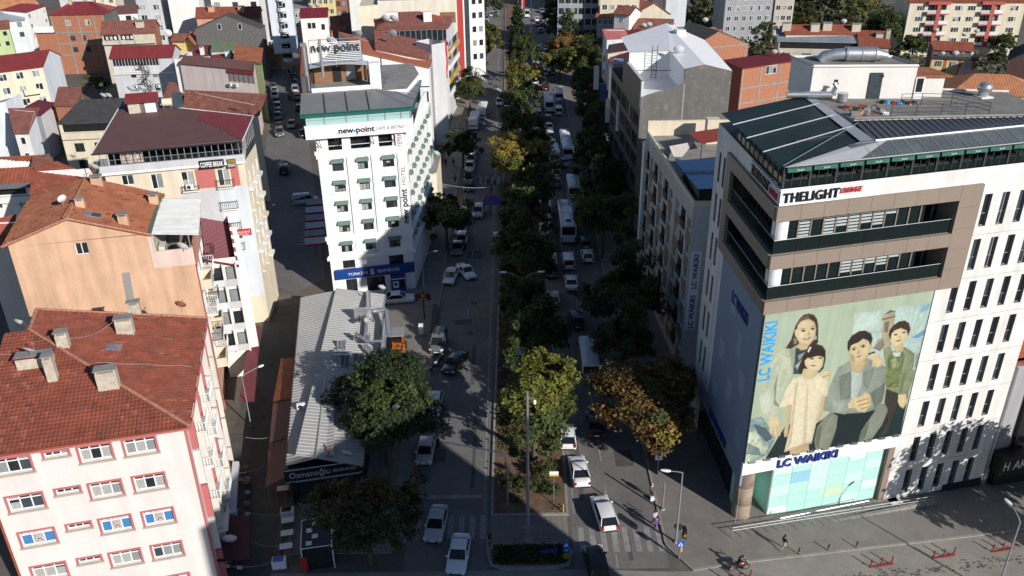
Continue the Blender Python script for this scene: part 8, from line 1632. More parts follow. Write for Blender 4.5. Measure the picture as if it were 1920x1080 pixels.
t = thing('direction_sign', 'black and white direction boards beside the parked minibuses', 'road sign', U(860, 285)); b = B(); b.tube([(0, 0, 0), (0, 0, 4.2)], .07, galv, 5); b.build('post', t); b = B(); b.box(-1.4, -.1, 3.6, 1.4, -.06, 4.2, black); b.box(-1.2, -.1, 4.3, 1.2, -.06, 4.9, black); b.build('board', t); [sign_text(t, s_, (0, -.12, z), (1, 0, 0), 2.0, .34, wpanel, .01) for s_, z in (('MERKEZ', 4.6), ('ÇARŞI', 3.9))]
t = thing('flag_pole', 'tall white flag pole with a red flag at the top of the avenue', 'flag pole', U(979, 40)); b = B(); b.tube([(0, 0, 0), (0, 0, 12)], .1, pvc, 6); b.build('pole', t); b = B(); b.grid([[(0, 0, 8.5-k*.6), (.9, .1*math.sin(k), 8.3-k*.6)] for k in range(7)], mat('turkish_red_cloth'), True); b.build('flag', t)
t = thing('flag_pole', 'tall bare lighting mast rising above the traffic jam', 'mast', U(996, 80)); b = B(); b.tube([(0, 0, 0), (0, 0, 18)], [.2, .1], pvc, 6); b.build('pole', t)
# strings of pennants across the avenue
for k, (a, c, za, zc) in enumerate((((848, 88), (941, 170), 10, 5), ((850, 100), (935, 162), 9, 5), ((846, 82), (938, 150), 11, 6))):
 A, C_ = U(*a, za), U(*c, zc); t = thing('bunting', '%s string of grey pennants slung across the left carriageway' % ('long lower', 'short middle', 'upper')[k], 'bunting', A, 0, 'pennant strings'); f = lambda s: (C_-A)*s+Vector((0, 0, -1.6*math.sin(math.pi*s)*.6)); b = B(); b.tube([f(s/12) for s in range(13)], .03, ltgrey, 3); b.build('cord', t)
 b = B()
 for s in range(34): q = f((s+.5)/34); b.poly([q+Vector((-.28, 0, 0)), q+Vector((.28, 0, 0)), q+Vector((0, .1, -.65))], (wpanel, ltgrey, greyw)[s % 3])
 b.build('pennants', t, kind='stuff')
A, C_ = U(822, 343, 6), U(928, 350, 6); cable('cable', 'thin cable with a camera slung across the left crossing', [A.lerp(C_, s/8)+Vector((0, 0, -.5*math.sin(math.pi*s/8))) for s in range(9)], .03)
for k, (a, c) in enumerate((((415, 890), (538, 850)), ((440, 950), (545, 960)), ((470, 1015), (548, 1010)), ((410, 1060), (545, 1040)), ((460, 820), (540, 800)))):
 A, C_ = U(*a, 3.6), U(*c, 3.6); cable('light_string', 'sagging string of lights over the alley, %s' % ('above the round tables', 'above the white table row', 'near the bottom edge', 'lowest in the picture', 'farthest from the camera')[k], [A.lerp(C_, s/8)+Vector((0, 0, -.7*math.sin(math.pi*s/8))) for s in range(9)], .018, mat('pale_cable'), 'light string')
# alley and pavement furniture
for k, (px, py) in enumerate(((532, 926), (541, 986), (540, 1010), (538, 1035))): t = thing('table', 'white rectangular table at the restaurant side of the alley, %s' % ('farthest', 'second', 'third', 'nearest')[k], 'table', U(px, py), R(12), 'white alley tables'); b = B(); b.box(-.55, -.35, .7, .55, .35, .75, pvc); b.build('table_top', t); b = B(); [b.box(x-.03, y-.03, 0, x+.03, y+.03, .7, darkmetal) for x in (-.45, .45) for y in (-.28, .28)]; b.build('legs', t)
for k, (px, py) in enumerate(((540, 968), (525, 1062))): t = thing('chest_freezer', 'white chest freezer with a dark lid panel in the alley, %s' % ('upper one', 'lower one')[k], 'freezer', U(px, py), R(8), 'chest freezers'); b = B(); b.box(-.6, -.35, 0, .6, .35, .85, pvc); b.build('cabinet', t); b = B(); b.box(-.5, -.3, .85, .4, .3, .88, bluesign if k else black); b.build('lid', t)
for k, (px, py) in enumerate(((451, 890), (464, 888), (464, 914), (464, 955), (450, 1055), (426, 1052))): t = thing('bistro_table', 'round wooden bistro table beside the pink house, %s' % ('far left', 'far right', 'third down', 'fourth down', 'bottom right', 'bottom left')[k], 'table', U(px, py), 0, 'round alley tables'); b = B(); b.lathe([(0, .74), (.4, .74), (.4, .70), (0, .70)], wood, n=14); b.build('table_top', t); b = B(); b.tube([(0, 0, 0), (0, 0, .7)], .04, darkmetal, 5); b.build('leg', t); t = thing('bistro_chair', 'pale chair in front of round table, %s' % ('far left', 'far right', 'third down', 'fourth down', 'bottom right', 'bottom left')[k], 'chair', U(px+2, py+16), 0, 'alley chairs'); b = B(); b.box(-.2, -.2, .42, .2, .2, .46, ltgrey); b.build('seat', t); b = B(); b.box(-.2, -.22, .46, .2, -.18, .85, ltgrey); b.build('backrest', t); b = B(); [b.box(x-.02, y-.02, 0, x+.02, y+.02, .42, darkmetal) for x in (-.17, .17) for y in (-.17, .17)]; b.build('legs', t)
t = thing('street_kiosk', 'white framed glass kiosk with posters half under the autumn tree', 'kiosk', U(600, 1040), R(10)); b = B(); [b.tube([(x, y, 0), (x, y, 2.6)], .06, pvc, 5) for x in (-1.3, 1.3) for y in (-1.8, 1.8)]; [b.tube([(-1.3, y, 2.6), (1.3, y, 2.6)], .05, pvc, 4) for y in (-1.8, 1.8)]; [b.tube([(x, -1.8, 2.6), (x, 1.8, 2.6)], .05, pvc, 4) for x in (-1.3, 1.3)]; b.build('frame', t); b = B(); b.box(-1.25, -1.75, .1, 1.25, 1.75, 2.5, glass); b.build('glazing', t); [(lambda b: (b.box(-.9+.5*(k%2), -1.4+k*.8, 2.52, -.4+.5*(k%2), -.9+k*.8, 2.55, wpanel), b.build('poster', t)))(B()) for k in range(4)]; b = B(); b.box(-1.5, -2.0, .2, -.9, -1.8, 1.7, PAINT['red']); b.build('red_panel', t)
for k in range(6): t = thing('parasol', 'red edged market parasol left of the hotel, %s' % ('farthest', 'second', 'third', 'fourth', 'fifth', 'nearest')[k], 'parasol', U(594, 405+k*15, .0), R(12), 'red edged parasols'); b = B(); b.tube([(0, 0, 0), (0, 0, 2.6)], .04, darkmetal, 5); b.build('pole', t); b = B(); b.poly([(-1.5, -1.0, 2.5), (1.5, -1.0, 2.5), (1.5, .7, 2.8), (-1.5, .7, 2.8)], ltgrey if k % 2 else greyw); b.poly([(-1.5, -1.0, 2.2), (1.5, -1.0, 2.2), (1.5, -1.0, 2.5), (-1.5, -1.0, 2.5)], mat('magenta_trim', (.35, .01, .08), .7)); b.build('canopy', t)
for k in range(7): t = thing('cafe_table_set', 'dark cafe table set at the side street mouth, %s' % ('first', 'second', 'third', 'fourth', 'fifth', 'sixth', 'last')[k]+' from the far end', 'table', U(490, 474+k*11), R(20), 'dark cafe table sets'); b = B(); b.box(-.35, -.35, .7, .35, .35, .74, black); b.build('table_top', t); b = B(); [b.box(x-.2, -.2, .4, x+.2, .2, .45, black) or b.box(x*1.25-.03, -.2, .45, x*1.25+.03, .2, .85, black) for x in (-.8, .8)]; b.build('bench', t)
b = B(); p0 = U(492, 515); b.T = Matrix.Translation(p0) @ Matrix.Rotation(R(20), 4, 'Z'); b.box(-1.2, -6, .0, 1.2, 6, .16, kerbm); b.build('pavement', kind='structure')
# orange loader by the restaurant
t = thing('wheel_loader', 'orange loader with a grey roof parked against the restaurant side wall', 'loader', U(748, 665), R(4)); og = mat('loader_orange', (.50, .14, .02), .6, var=.15)
b = B(); b.box(-.75, -.4, .7, .75, 2.0, 1.4, og); b.box(-.6, -2.3, .7, .6, -.4, 1.6, og); b.build('body', t); b = B(); b.box(-.85, .0, 2.55, .85, 2.1, 2.7, steel); b.build('roof', t); b = B(); [b.box(x-.05, y-.05, 1.4, x+.05, y+.05, 2.55, black) for x in (-.75, .75) for y in (.1, 1.9)]; b.box(-.4, .5, 1.4, .4, 1.2, 1.9, black); b.build('cab_frame', t); b = B(); b.box(-1.0, -3.4, .1, 1.0, -2.9, .9, og); b.build('bucket', t); b = B(); [b.tube([(x, -.4, 1.5), (x, -2.0, 1.7), (x, -2.9, .6)], .09, og, 5) for x in (-.6, .6)]; b.build('lift_arms', t)
for sx in (-1, 1):
 for fy in (-1.4, 1.5): w = ob('wheel', TY, t, (sx*.8, fy, .5)); w.scale = (1.5, 1.55, 1.55); ob('rim', RIM, w)
# ---------------------------------------------------------------- people: one skinned body each, hair as a child
CL = {}
def cloth(c):
 if c not in CL: CL[c] = mat('cloth_%02x%02x%02x' % tuple(int(v*99) for v in c), c, .85, var=.12, scale=6)
 return CL[c]
skin = mat('skin', (.48, .29, .20), .6, var=.05); hair_d = mat('dark_hair', (.03, .022, .018), .6, var=.1); shoe = mat('dark_shoes', (.02, .02, .02), .6)
JN = ['pelvis', 'chest', 'neck', 'head', 'crown', 'shL', 'elL', 'wrL', 'haL', 'shR', 'elR', 'wrR', 'haR', 'hiL', 'knL', 'anL', 'toL', 'hiR', 'knR', 'anR', 'toR']
PA = [-1, 0, 1, 2, 3, 1, 5, 6, 7, 1, 9, 10, 11, 0, 13, 14, 15, 0, 17, 18, 19]
RD = [.15, .17, .06, .10, .075, .075, .05, .036, .034, .075, .05, .036, .034, .10, .065, .045, .038, .10, .065, .045, .038]
STAND = [(0, 0, .95), (0, .01, 1.33), (0, .01, 1.50), (0, -.02, 1.62), (0, -.01, 1.71), (.19, .01, 1.42), (.24, .03, 1.14), (.25, -.06, .90), (.25, -.1, .80), (-.19, .01, 1.42), (-.24, .03, 1.14), (-.25, -.06, .90), (-.25, -.1, .80), (.09, 0, .9), (.1, -.02, .5), (.1, .02, .08), (.1, -.16, .04), (-.09, 0, .9), (-.1, -.02, .5), (-.1, .02, .08), (-.1, -.16, .04)]
WALK = dict(elL=(.24, .12, 1.16), wrL=(.24, .02, .94), haL=(.24, -.04, .86), elR=(-.24, -.1, 1.15), wrR=(-.22, -.26, .98), haR=(-.22, -.34, .93), knL=(.1, -.22, .52), anL=(.1, -.28, .10), toL=(.1, -.45, .09), knR=(-.1, .1, .48), anR=(-.1, .38, .14), toR=(-.1, .26, .04))
RIDE = dict(pelvis=(0, .1, .82), chest=(0, -.06, 1.18), neck=(0, -.12, 1.34), head=(0, -.17, 1.46), crown=(0, -.16, 1.56), shL=(.2, -.08, 1.27), shR=(-.2, -.08, 1.27), elL=(.32, -.28, 1.08), elR=(-.32, -.28, 1.08), wrL=(.3, -.5, 1.03), wrR=(-.3, -.5, 1.03), haL=(.3, -.57, 1.03), haR=(-.3, -.57, 1.03), hiL=(.1, .06, .8), hiR=(-.1, .06, .8), knL=(.22, -.3, .62), knR=(-.22, -.3, .62), anL=(.2, -.12, .28), anR=(-.2, -.12, .28), toL=(.2, -.28, .24), toR=(-.2, -.28, .24))
_pb = {}
def body(pose, coat):
 k = (id(pose), coat)
 if k in _pb: return _pb[k]
 P = [Vector((pose or {}).get(n, STAND[i])) for i, n in enumerate(JN)]; me = bpy.data.meshes.new('body'); V = [tuple(p) for p in P]; E_ = [(PA[i], i) for i in range(1, len(JN))]; rad = list(RD)
 for h, wr in ((8, 7), (12, 11)):                      # five fingers on each hand
  d = (P[h]-P[wr]).normalized(); s = d.cross(Vector((0, 1, 0))).normalized()
  for q, L in ((-1, .07), (-.35, .09), (.3, .085), (.9, .07)): V.append(tuple(P[h]+d*L+s*.022*q)); E_.append((h, len(V)-1)); rad.append(.009)
  V.append(tuple(P[wr]+d*.06+Vector((0, -.05, 0)))); E_.append((wr, len(V)-1)); rad.append(.011)
 me.from_pydata(V, E_, []); o = bpy.data.objects.new('body', me); COL.objects.link(o); m = o.modifiers.new('s', 'SKIN')
 for i, v in enumerate(me.skin_vertices[0].data): v.radius = (rad[i]*(1.25 if i in (0, 1) else 1), rad[i]*(.85 if i in (0, 1) else 1)); v.use_root = i == 0
 o.modifiers.new('u', 'SUBSURF').levels = 1; bpy.context.view_layer.update()
 r = bpy.data.meshes.new_from_object(o.evaluated_get(bpy.context.evaluated_depsgraph_get())); bpy.data.objects.remove(o)
 for c in (skin, skin, skin, skin): r.materials.append(c)
 seg = [(P[PA[i]], P[i], i) for i in range(1, len(JN))]; mi = []
 for f in r.polygons:
  c = f.center; best = min(seg, key=lambda s: ((c-(s[0]+(s[1]-s[0])*max(0, min(1, (c-s[0]).dot(s[1]-s[0])/max(1e-6, (s[1]-s[0]).length_squared)))))).length)[2]
  mi.append(1 if best in (1, 5, 6, 7, 9, 10, 11) or (coat and best in (13, 17)) else 2 if best in (13, 14, 15, 17, 18, 19) else 3 if best in (16, 20) else 0)
 r.polygons.foreach_set('material_index', mi); r.polygons.foreach_set('use_smooth', [True]*len(mi)); r.update()
 b = B(); H = P[3].lerp(P[4], .55); b.lathe([(.118, -.05), (.122, .02), (.10, .09), (.05, .13), (0, .14)], skin, H+Vector((0, .025, 0)), 12); _pb[k] = (r, b.mesh('hair'), P); return _pb[k]
def person(label, p, rz, top, legs, pose=None, hair=None, coat=False, s=1., group=None):
 r, hm, P = body(pose, coat); t = thing('person', label, 'person', p, R(rz), group); t.scale = (s, s, s)
 for nm, me, ms in (('body', r, (skin, cloth(top), cloth(legs), shoe)), ('hair', hm, (hair or hair_d,))):
  o = ob(nm, me, t)
  for sl, m in zip(o.material_slots, ms): sl.link = 'OBJECT'; sl.material = m
 return t
g = lambda px, py, z=0.: (lambda q: (q.x, q.y, z))(U(px, py, z))
q = U(1468, 1034, -.3); person('man in a dark jacket and pale trousers striding along the sunlit pavement', (q.x, q.y, zg(q.x, q.y)+.13), 100, (.03, .03, .035), (.38, .34, .26), WALK)
person('person in a purple coat stepping off the kerb at the zebra crossing', g(1231, 996), 20, (.15, .07, .30), (.05, .04, .06), WALK, coat=True); person('person in a pale grey top just ahead of the purple coat', g(1227, 985), 15, (.42, .42, .44), (.03, .03, .04), WALK)
person('person in dark clothes and grey cap waiting on the kerb by the cut off pole', g(1221, 934), 200, (.10, .09, .08), (.03, .03, .03), None, cloth((.35, .34, .33))); b = B(); b.box(-.18, -.12, 0, .18, .12, .42, wpanel); t = tag(b.build('carrier_bag', None, U(1223, 938)), 'white carrier bag at the feet of the waiting person', 'bag')
t = person('person in a bright green vest standing beside the orange loader', g(776, 697), 10, (.02, .35, .12), (.03, .035, .05), None, PAINT['red'])
for k, (px, py, c, l, rz) in enumerate((((836, 312, (.05, .05, .06), 'walker in dark clothes farthest left on the reddish pavement', 180)), (841, 297, (.12, .12, .2), 'walker in a blue grey jacket on the reddish pavement', 10), (851, 313, (.03, .03, .03), 'walker in black between two others on the reddish pavement', 170), (854, 345, (.05, .045, .04), 'walker in black alone below the camera cable', 180), (841, 284, (.3, .3, .3), 'walker in pale grey farthest up the reddish pavement', 0), (543, 190, (.04, .04, .05), 'left walker of the pair in the side street', 195), (547, 192, (.07, .05, .05), 'right walker of the pair in the side street', 195), (915, 350, (.03, .03, .04), 'left person carrying the red and blue banner over the crossing', 175), (928, 352, (.04, .04, .05), 'right person carrying the red and blue banner over the crossing', 185), (922, 358, (.4, .04, .03), 'middle person in red behind the red and blue banner', 180), (938, 548, (.3, .3, .32), 'person in a pale shirt at the median kerb', 90), (872, 470, (.05, .05, .05), 'person in dark clothes beside the parked cars under the dark round tree', 0))): person(l, g(px, py), rz, c, (.04, .045, .07), WALK if k % 3 else None)
t = thing('banner', 'red and blue cloth banner trailing on the road at the left crossing', 'banner', U(922, 378)); b = B(); b.grid([[(-1.2-.2*k, -k*.55, .9-.26*k+.03*math.sin(k*2)), (0, -k*.55, 1.0-.29*k+.05*math.cos(k)), (1.2+.2*k, -k*.55, .9-.26*k)] for k in range(4)], mat('royal_blue_cloth', (.03, .06, .28), .8), True); b.build('blue_cloth', t); b = B(); b.grid([[(-1.1, .2, 1.2), (0, .25, 1.3), (1.1, .2, 1.2)], [(-1.2, .0, .95), (0, 0, 1.06), (1.2, 0, .95)]], PAINT['red'], True); b.build('red_cloth', t)
def moto(label, p, rz, m):
 t = thing('motorcycle', label, 'motorcycle', p, R(rz))
 for y in (-.68, .62): w = ob('wheel', TY, t, (0, y, .31)); w.scale = (.55, .95, .95); ob('rim', RIM, w)
 b = B(); b.tube([(0, -.5, .75), (0, -.15, .78), (0, .1, .72)], [.12, .2, .14], m, 8); b.box(-.12, -.3, .3, .12, .2, .6, trim); b.box(-.1, .5, .62, .1, .78, .72, m); b.build('body', t); b = B(); b.box(-.13, .05, .76, .13, .65, .86, black); b.build('seat', t); b = B(); b.tube([(-.36, -.48, 1.02), (0, -.55, .98), (.36, -.48, 1.02)], .025, black, 5); b.tube([(0, -.55, .98), (0, -.72, .3)], .04, steel, 5); b.build('handlebar', t); b = B(); b.lathe([(0, .08), (.1, .05), (.11, 0)], lampw, (0, -.66, .86), 10, Vector((0, -1, 0))); b.build('headlight', t)
 for sx in (-1, 1): b = B(); b.tube([(sx*.3, -.5, 1.0), (sx*.38, -.5, 1.15)], .015, black, 4); b.box(sx*.4-.07, -.52, 1.12, sx*.4+.07, -.48, 1.22, black); b.build('mirror', t)
 return t
q = U(1384, 1072, -.2); q = (q.x, q.y, zg(q.x, q.y)+.01); moto('red motorcycle turning into the cross street at the bottom edge', q, 100, PAINT['red']); person('rider in a dark jacket and helmet on the red motorcycle', q, 100, (.03, .035, .03), (.04, .04, .05), RIDE, black)
moto('white fronted motorcycle parked in front of the grey van', g(815, 692), 150, PAINT['white']); moto('black motorcycle parked behind the white fronted one', g(826, 680), 160, PAINT['black'])
# ---------------------------------------------------------------- the billboard: a flat print, colours held by a fine sheet
bo = Vector((20.2, 60.7, 0)); bn_ = Vector((-math.sin(R(14)), math.cos(R(14)), 0))
def PLN(px, py):
 r = ROT @ Vector(((px-CX)/FPX, (py-CY)/FPX, 1.0)); c = Vector((0, 0, CAMH)); t = (bo-c).dot(bn_)/r.dot(bn_); p = c+r*t
 return (p-bo).dot(e14), p.z
CR = {'1': (1380, 540, 5.12), '2': (1570, 540, 5.12), '3': (1380, 690, 4.31), '4': (1560, 690, 4.31), '0': (0, 0, 1)}
SH = '''2 b8ccbc 160,240 905,125 840,420 760,640 740,819 400,819 140,430
2 c3d2c0 160,240 430,200 420,420 140,430
2 8fb2c0 800,160 880,145 860,200 780,235
2 6f9fbe 700,470 835,390 828,440 760,475
2 8d9a88 740,640 795,605 770,720 735,760
2 b3a688 440,240 550,205 545,260 535,330 540,470 500,560 380,590 330,570 380,490 415,470 430,330 415,290
2 6a5c4c 440,245 500,205 555,215 530,222 460,240
2 75654f 418,290 550,255 548,270 425,305
2 80705c 445,320 490,315 475,420 440,420
2 8a8172 330,570 430,480 445,540 400,600
3 24302f 225,735 330,560 400,450 640,440 819,330 819,625
4 1d2b2c 0,340 340,320 610,200 545,528 0,640
3 8fa39c 95,410 200,385 260,470 312,560 250,690 130,750 45,782 70,560
3 566a6e 130,440 240,480 290,560 240,590 170,520
3 c2cbae 70,520 150,500 250,640 230,690 50,770 60,650
3 7d8f88 90,600 180,640 200,700 80,690
0 bfc4a6 1454,658 1472,651 1489,651 1488,677 1486,702 1484,706 1473,732 1461,762 1461,779 1434,786 1423,767 1424,736 1438,711 1444,681
3 8f927a 300,150 330,40 312,250 350,310 300,290
3 d0d3ba 190,230 270,150 300,290 240,400 195,330
1 8b8d76 440,625 515,655 470,645
1 a5a98e 500,590 560,570 548,819 520,700
1 3c4a50 565,562 690,560 720,600 640,700 600,819 542,819 555,700
1 9aa395 585,640 660,605 600,690
1 aab2a0 560,740 630,670 580,780
1 4a382a 690,237 740,250 770,290 782,360 780,520 700,565 640,545 580,540 520,577 468,570 520,490 548,400 565,350 600,290 640,250
1 735a44 640,265 690,245 700,290 620,310 585,350 590,310
1 dcc79a 690,288 745,320 762,380 755,450 730,500 690,545 650,548 600,520 575,470 560,450 556,400 580,385 585,350 620,310
1 cdb488 600,520 690,540 680,580 620,592 570,560
1 ead9ae 600,420 640,430 640,470 600,460
1 5a4a36 600,390 640,374 666,388 640,382
1 5a4a36 700,372 735,357 753,368 732,364
1 3a3026 612,402 640,391 663,403 640,416
1 3a3026 702,385 730,373 753,386 730,397
1 b3946a 688,405 703,440 668,449 682,438
1 96604e 630,475 670,468 714,455 692,487 655,493
1 eee3ca 648,476 692,467 672,482
1 858072 545,475 582,480 575,530 548,535
1 a8a090 735,460 765,450 768,485 742,492
0 939a8a 1556,718 1570,687 1593,675 1623,670 1648,681 1662,688 1660,706 1657,736 1653,753 1639,767 1620,772 1585,774 1560,772 1542,768 1546,743
4 7b8274 45,60 150,20 150,240 60,252
4 868d7d 240,30 335,0 285,170 245,130
4 6f7669 300,200 420,110 400,250 340,320
4 a3a998 0,260 110,255 100,370 0,350
4 b9c3b6 150,20 245,5 240,120 190,245 145,240
2 c8ad7e 120,690 270,655 275,700 230,790 170,812 125,770
2 d9c294 120,545 190,515 240,485 290,505 326,540 312,590 285,640 250,690 190,722 150,712 120,690 105,610
2 352b24 200,407 260,400 315,430 331,480 312,545 290,500 240,478 190,517 150,530 122,547 106,607 87,580 90,510 130,450
2 3a2d20 118,577 155,556 178,568 150,566
2 3a2d20 205,548 240,532 265,542 240,541
2 3a2d20 127,586 150,571 173,579 150,593
2 3a2d20 212,556 240,543 263,553 240,566
2 ab8b60 190,580 207,620 168,633 184,618
2 85553f 153,662 195,645 237,629 202,657
2 c0a172 105,610 150,640 160,705 122,690
4 dcc493 120,290 150,250 240,215 250,185 300,205 315,285 260,352 210,346 170,312 130,320
4 a4865c 190,262 290,234 288,243 195,272
4 a4865c 205,292 305,265 300,275 210,302
4 a4865c 225,320 290,300 285,310 232,330
3 8a8c78 700,400 760,348 815,395 800,500 750,640 640,655 625,580 650,470
3 6f7262 640,500 690,440 660,650 630,600
4 898d7a 442,300 425,277 372,290 300,400 230,500 205,592 320,560 400,450 446,340
4 6b7063 230,500 300,420 260,560 205,592
4 8a8c78 0,360 40,380 30,470 0,560
2 8d9470 430,580 500,553 520,600 640,558 735,622 722,740 700,819 470,819 440,680
4 8d9470 420,0 560,0 662,10 645,90 600,225 530,205 430,165
4 787f5e 560,40 590,30 560,180 530,200
2 6f7a4c 510,610 625,600 640,640 600,819 470,819 475,650
2 97a070 500,680 560,660 590,740 520,780
4 7a8452 425,20 540,20 530,150 430,150
2 c9d4cc 518,615 602,603 590,650 540,652
2 cdb585 520,548 622,510 627,600 560,618
2 e0cb9c 510,430 560,390 640,368 668,400 665,460 630,512 580,552 530,550 500,500
2 4a3222 640,304 680,330 693,390 672,452 656,400 600,378 540,400 512,432 502,490 484,450 490,400 530,350 580,315
2 44382a 530,441 555,429 573,440 550,451
2 44382a 608,421 635,409 653,420 630,429
2 b7986c 592,448 604,470 573,475
2 96664c 548,496 590,489 620,479 592,504 565,509
2 2e2a24 285,622 350,598 357,617 300,645
2 d9c494 320,622 370,615 420,670 446,715 424,720 408,746 370,757 347,740 320,752 332,690 292,642
4 3f3a30 430,160 530,200 522,300 470,430 450,520 380,540 440,430 446,330 415,270
4 1d3334 600,240 545,525 440,540 525,300
4 dcc796 530,210 590,203 602,260 570,322 540,302 525,265
1 3a2a22 760,528 820,545 852,590 852,680 832,765 790,805 760,790 690,805 640,819 590,819 600,740 640,640 680,570 720,540
3 d8c294 520,65 540,0 640,0 640,50 580,85
1 e0cda0 690,655 720,640 800,645 836,660 826,740 790,786 745,802 690,782 655,730 652,690
1 352820 690,610 760,578 832,600 838,655 800,640 760,648 690,668 676,640
1 40342a 700,669 725,660 742,672 720,681
1 40342a 780,663 805,655 823,665 800,675
1 b7986c 735,703 752,712 736,718
1 a06a54 703,736 735,729 768,738 735,748
1 e0e0d8 678,602 700,558 716,560 690,612
3 e6d9b4 455,80 520,60 580,88 660,40 740,60 745,150 730,222 690,226 670,330 640,450 605,600 385,672 430,470 445,300 340,312 370,250 400,160
3 d3c49e 470,110 500,100 470,300 440,600 400,660 450,350
3 d9cba6 560,120 580,120 560,600 530,620
3 c9ba96 385,655 605,585 605,602 385,672
3 d0b98a 400,290 446,290 430,400 410,545 385,552 380,510 400,420
3 d0b98a 690,228 720,222 690,370 660,430 640,442 645,400 670,330
3 c9ad80 430,655 500,632 582,605 586,662 500,685 430,692
3 dcc99a 670,50 700,18 750,10 766,30 750,87 710,87 680,65
3 a98c62 690,62 750,45 752,52 695,70
3 dcc99a 258,395 330,375 356,430 352,540 315,552 270,520 258,450
3 a98c62 290,470 296,470 300,540 294,540
3 a98c62 322,470 328,470 334,545 328,545'''
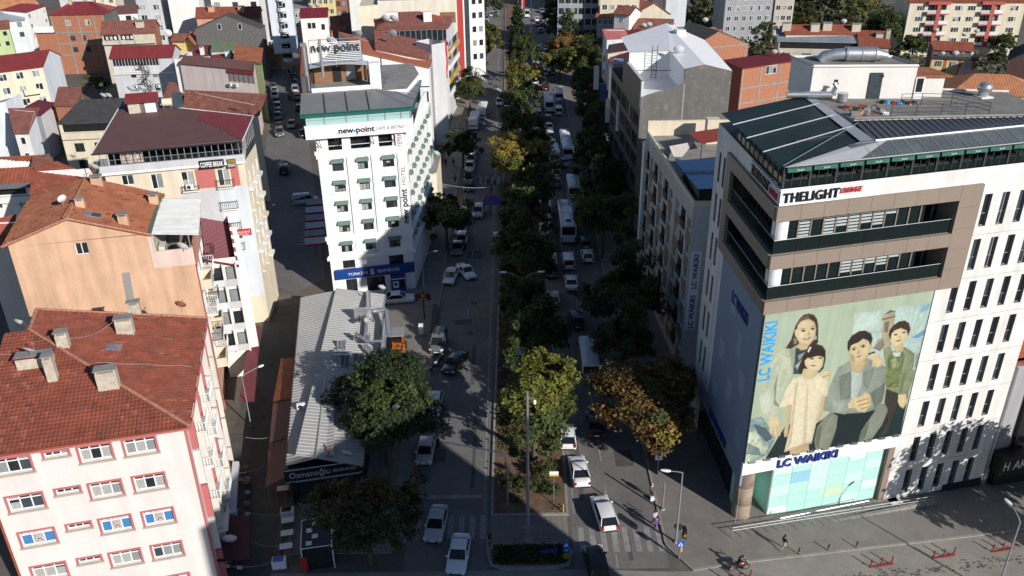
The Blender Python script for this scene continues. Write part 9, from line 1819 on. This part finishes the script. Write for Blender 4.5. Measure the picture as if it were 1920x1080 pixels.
def paint_board():
 s0, s1, z0, z1 = .02, 15.72, 7.02, 21.98; nx, nz = 340, 326
 X, Z = np.meshgrid(np.linspace(s0, s1, nx), np.linspace(z0, z1, nz)); x, z = X.ravel(), Z.ravel(); rg = np.random.default_rng(2)
 lin = lambda h: np.array([((int(h[i:i+2], 16)/255+.055)/1.055)**2.4 for i in (0, 2, 4)])
 def fn(k, sx, sz): g_ = rg.normal(size=(k, k)); u, v = (x*sx) % (k-1), (z*sz) % (k-1); i, j = u.astype(int), v.astype(int); a, b_ = u-i, v-j; return g_[j, i]*(1-a)*(1-b_)+g_[j, i+1]*a*(1-b_)+g_[j+1, i]*(1-a)*b_+g_[j+1, i+1]*a*b_
 streak = fn(40, 2.2, .18)*.05+fn(60, 1.1, 1.1)*.03; fine = fn(90, 5, 5)
 fold_n = fn(50, 1.6, .55)+fn(60, 3, .9)*.6
 C = np.tile(lin('b3c0a2'), (len(x), 1))*(1+streak)[:, None]
 C *= np.where(np.abs((x-6.35-.06*(z-14)) % 30) < .05, .8, 1)[:, None]
 for ln in SH.split('\n'):
  k, col, *pts = ln.split(); ox, oy, sc = CR[k]; P = np.array([PLN(ox+float(a.split(',')[0])/sc, oy+float(a.split(',')[1])/sc) for a in pts])
  m = (x > P[:, 0].min()-.1) & (x < P[:, 0].max()+.1) & (z > P[:, 1].min()-.1) & (z < P[:, 1].max()+.1); xx, zz = x[m], z[m]; ins = np.zeros(len(xx), bool); d = np.full(len(xx), 9.)
  for (ax, az), (bx, bz) in zip(P, np.roll(P, -1, 0)):
   c = (az > zz) != (bz > zz); ins ^= c & (xx < (bx-ax)*(zz-az)/(bz-az+1e-12)+ax)
   t = np.clip(((xx-ax)*(bx-ax)+(zz-az)*(bz-az))/((bx-ax)**2+(bz-az)**2+1e-9), 0, 1); d = np.minimum(d, np.hypot(xx-ax-t*(bx-ax), zz-az-t*(bz-az)))
  a = np.clip(.5+np.where(ins, d, -d)/.07, 0, 1)[:, None]; tex = .22 if col in ('8fa39c', '6f7a4c', '7a8452', 'c2cbae', '3c4a50', '97a070') else .05
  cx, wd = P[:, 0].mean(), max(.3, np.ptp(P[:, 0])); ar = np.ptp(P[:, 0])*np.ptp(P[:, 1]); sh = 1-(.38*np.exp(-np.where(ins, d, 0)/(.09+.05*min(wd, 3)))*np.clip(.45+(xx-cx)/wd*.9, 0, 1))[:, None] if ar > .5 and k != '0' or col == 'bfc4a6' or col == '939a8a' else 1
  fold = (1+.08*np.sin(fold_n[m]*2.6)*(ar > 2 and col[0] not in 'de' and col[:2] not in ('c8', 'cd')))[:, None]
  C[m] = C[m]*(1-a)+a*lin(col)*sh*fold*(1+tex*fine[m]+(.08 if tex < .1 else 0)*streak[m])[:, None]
 b = B(); b.m = [prm]; me = bpy.data.meshes.new('print'); idx = np.arange(nx*nz).reshape(nz, nx); F = np.stack([idx[:-1, :-1], idx[:-1, 1:], idx[1:, 1:], idx[1:, :-1]], -1).reshape(-1, 4)
 V = np.zeros((nx*nz, 3)); V[:, 0] = x; V[:, 1] = -.13; V[:, 2] = z; me.vertices.add(len(V)); me.vertices.foreach_set('co', V.ravel()); me.loops.add(F.size); me.loops.foreach_set('vertex_index', F.ravel().astype(np.int32)); me.polygons.add(len(F)); me.polygons.foreach_set('loop_start', np.arange(0, F.size, 4, dtype=np.int32)); me.polygons.foreach_set('loop_total', np.full(len(F), 4, np.int32)); me.update(calc_edges=True); me.materials.append(prm)
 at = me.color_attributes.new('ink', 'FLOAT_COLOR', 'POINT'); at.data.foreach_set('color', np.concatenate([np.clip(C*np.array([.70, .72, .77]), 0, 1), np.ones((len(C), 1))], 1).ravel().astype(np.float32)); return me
prm = bpy.data.materials.new('printed_mesh_banner'); prm.use_nodes = True; _a = prm.node_tree.nodes.new('ShaderNodeVertexColor'); _a.layer_name = 'ink'; _b = prm.node_tree.nodes['Principled BSDF']; prm.node_tree.links.new(_a.outputs[0], _b.inputs[0]); _b.inputs['Roughness'].default_value = .65; _b.inputs['Specular IOR Level'].default_value = .25
bb = thing('billboard', 'huge fashion billboard of a woman, girl, man and boy on the white corner building', 'billboard', bo, R(14))
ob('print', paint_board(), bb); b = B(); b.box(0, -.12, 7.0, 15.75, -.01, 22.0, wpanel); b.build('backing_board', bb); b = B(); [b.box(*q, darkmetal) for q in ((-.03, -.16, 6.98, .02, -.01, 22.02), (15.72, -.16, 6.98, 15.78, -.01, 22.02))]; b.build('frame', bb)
for k in range(11): b = B(); b.box(.4+k*1.45, -.35, 6.99, 1.0+k*1.45, -.12, 7.12, galv); b.build('clamp', bb)
a, c = PLN(1431, 712), PLN(1447, 601); sign_text(bb, 'LC WAIKIKI', ((a[0]+c[0])/2-.05, -.15, (a[1]+c[1])/2), (0, 0, 1), (c[1]-a[1])*1.0, 1.1, mat('azure_print'), .02, bold=.02, up=Vector((-1, 0, 0)))
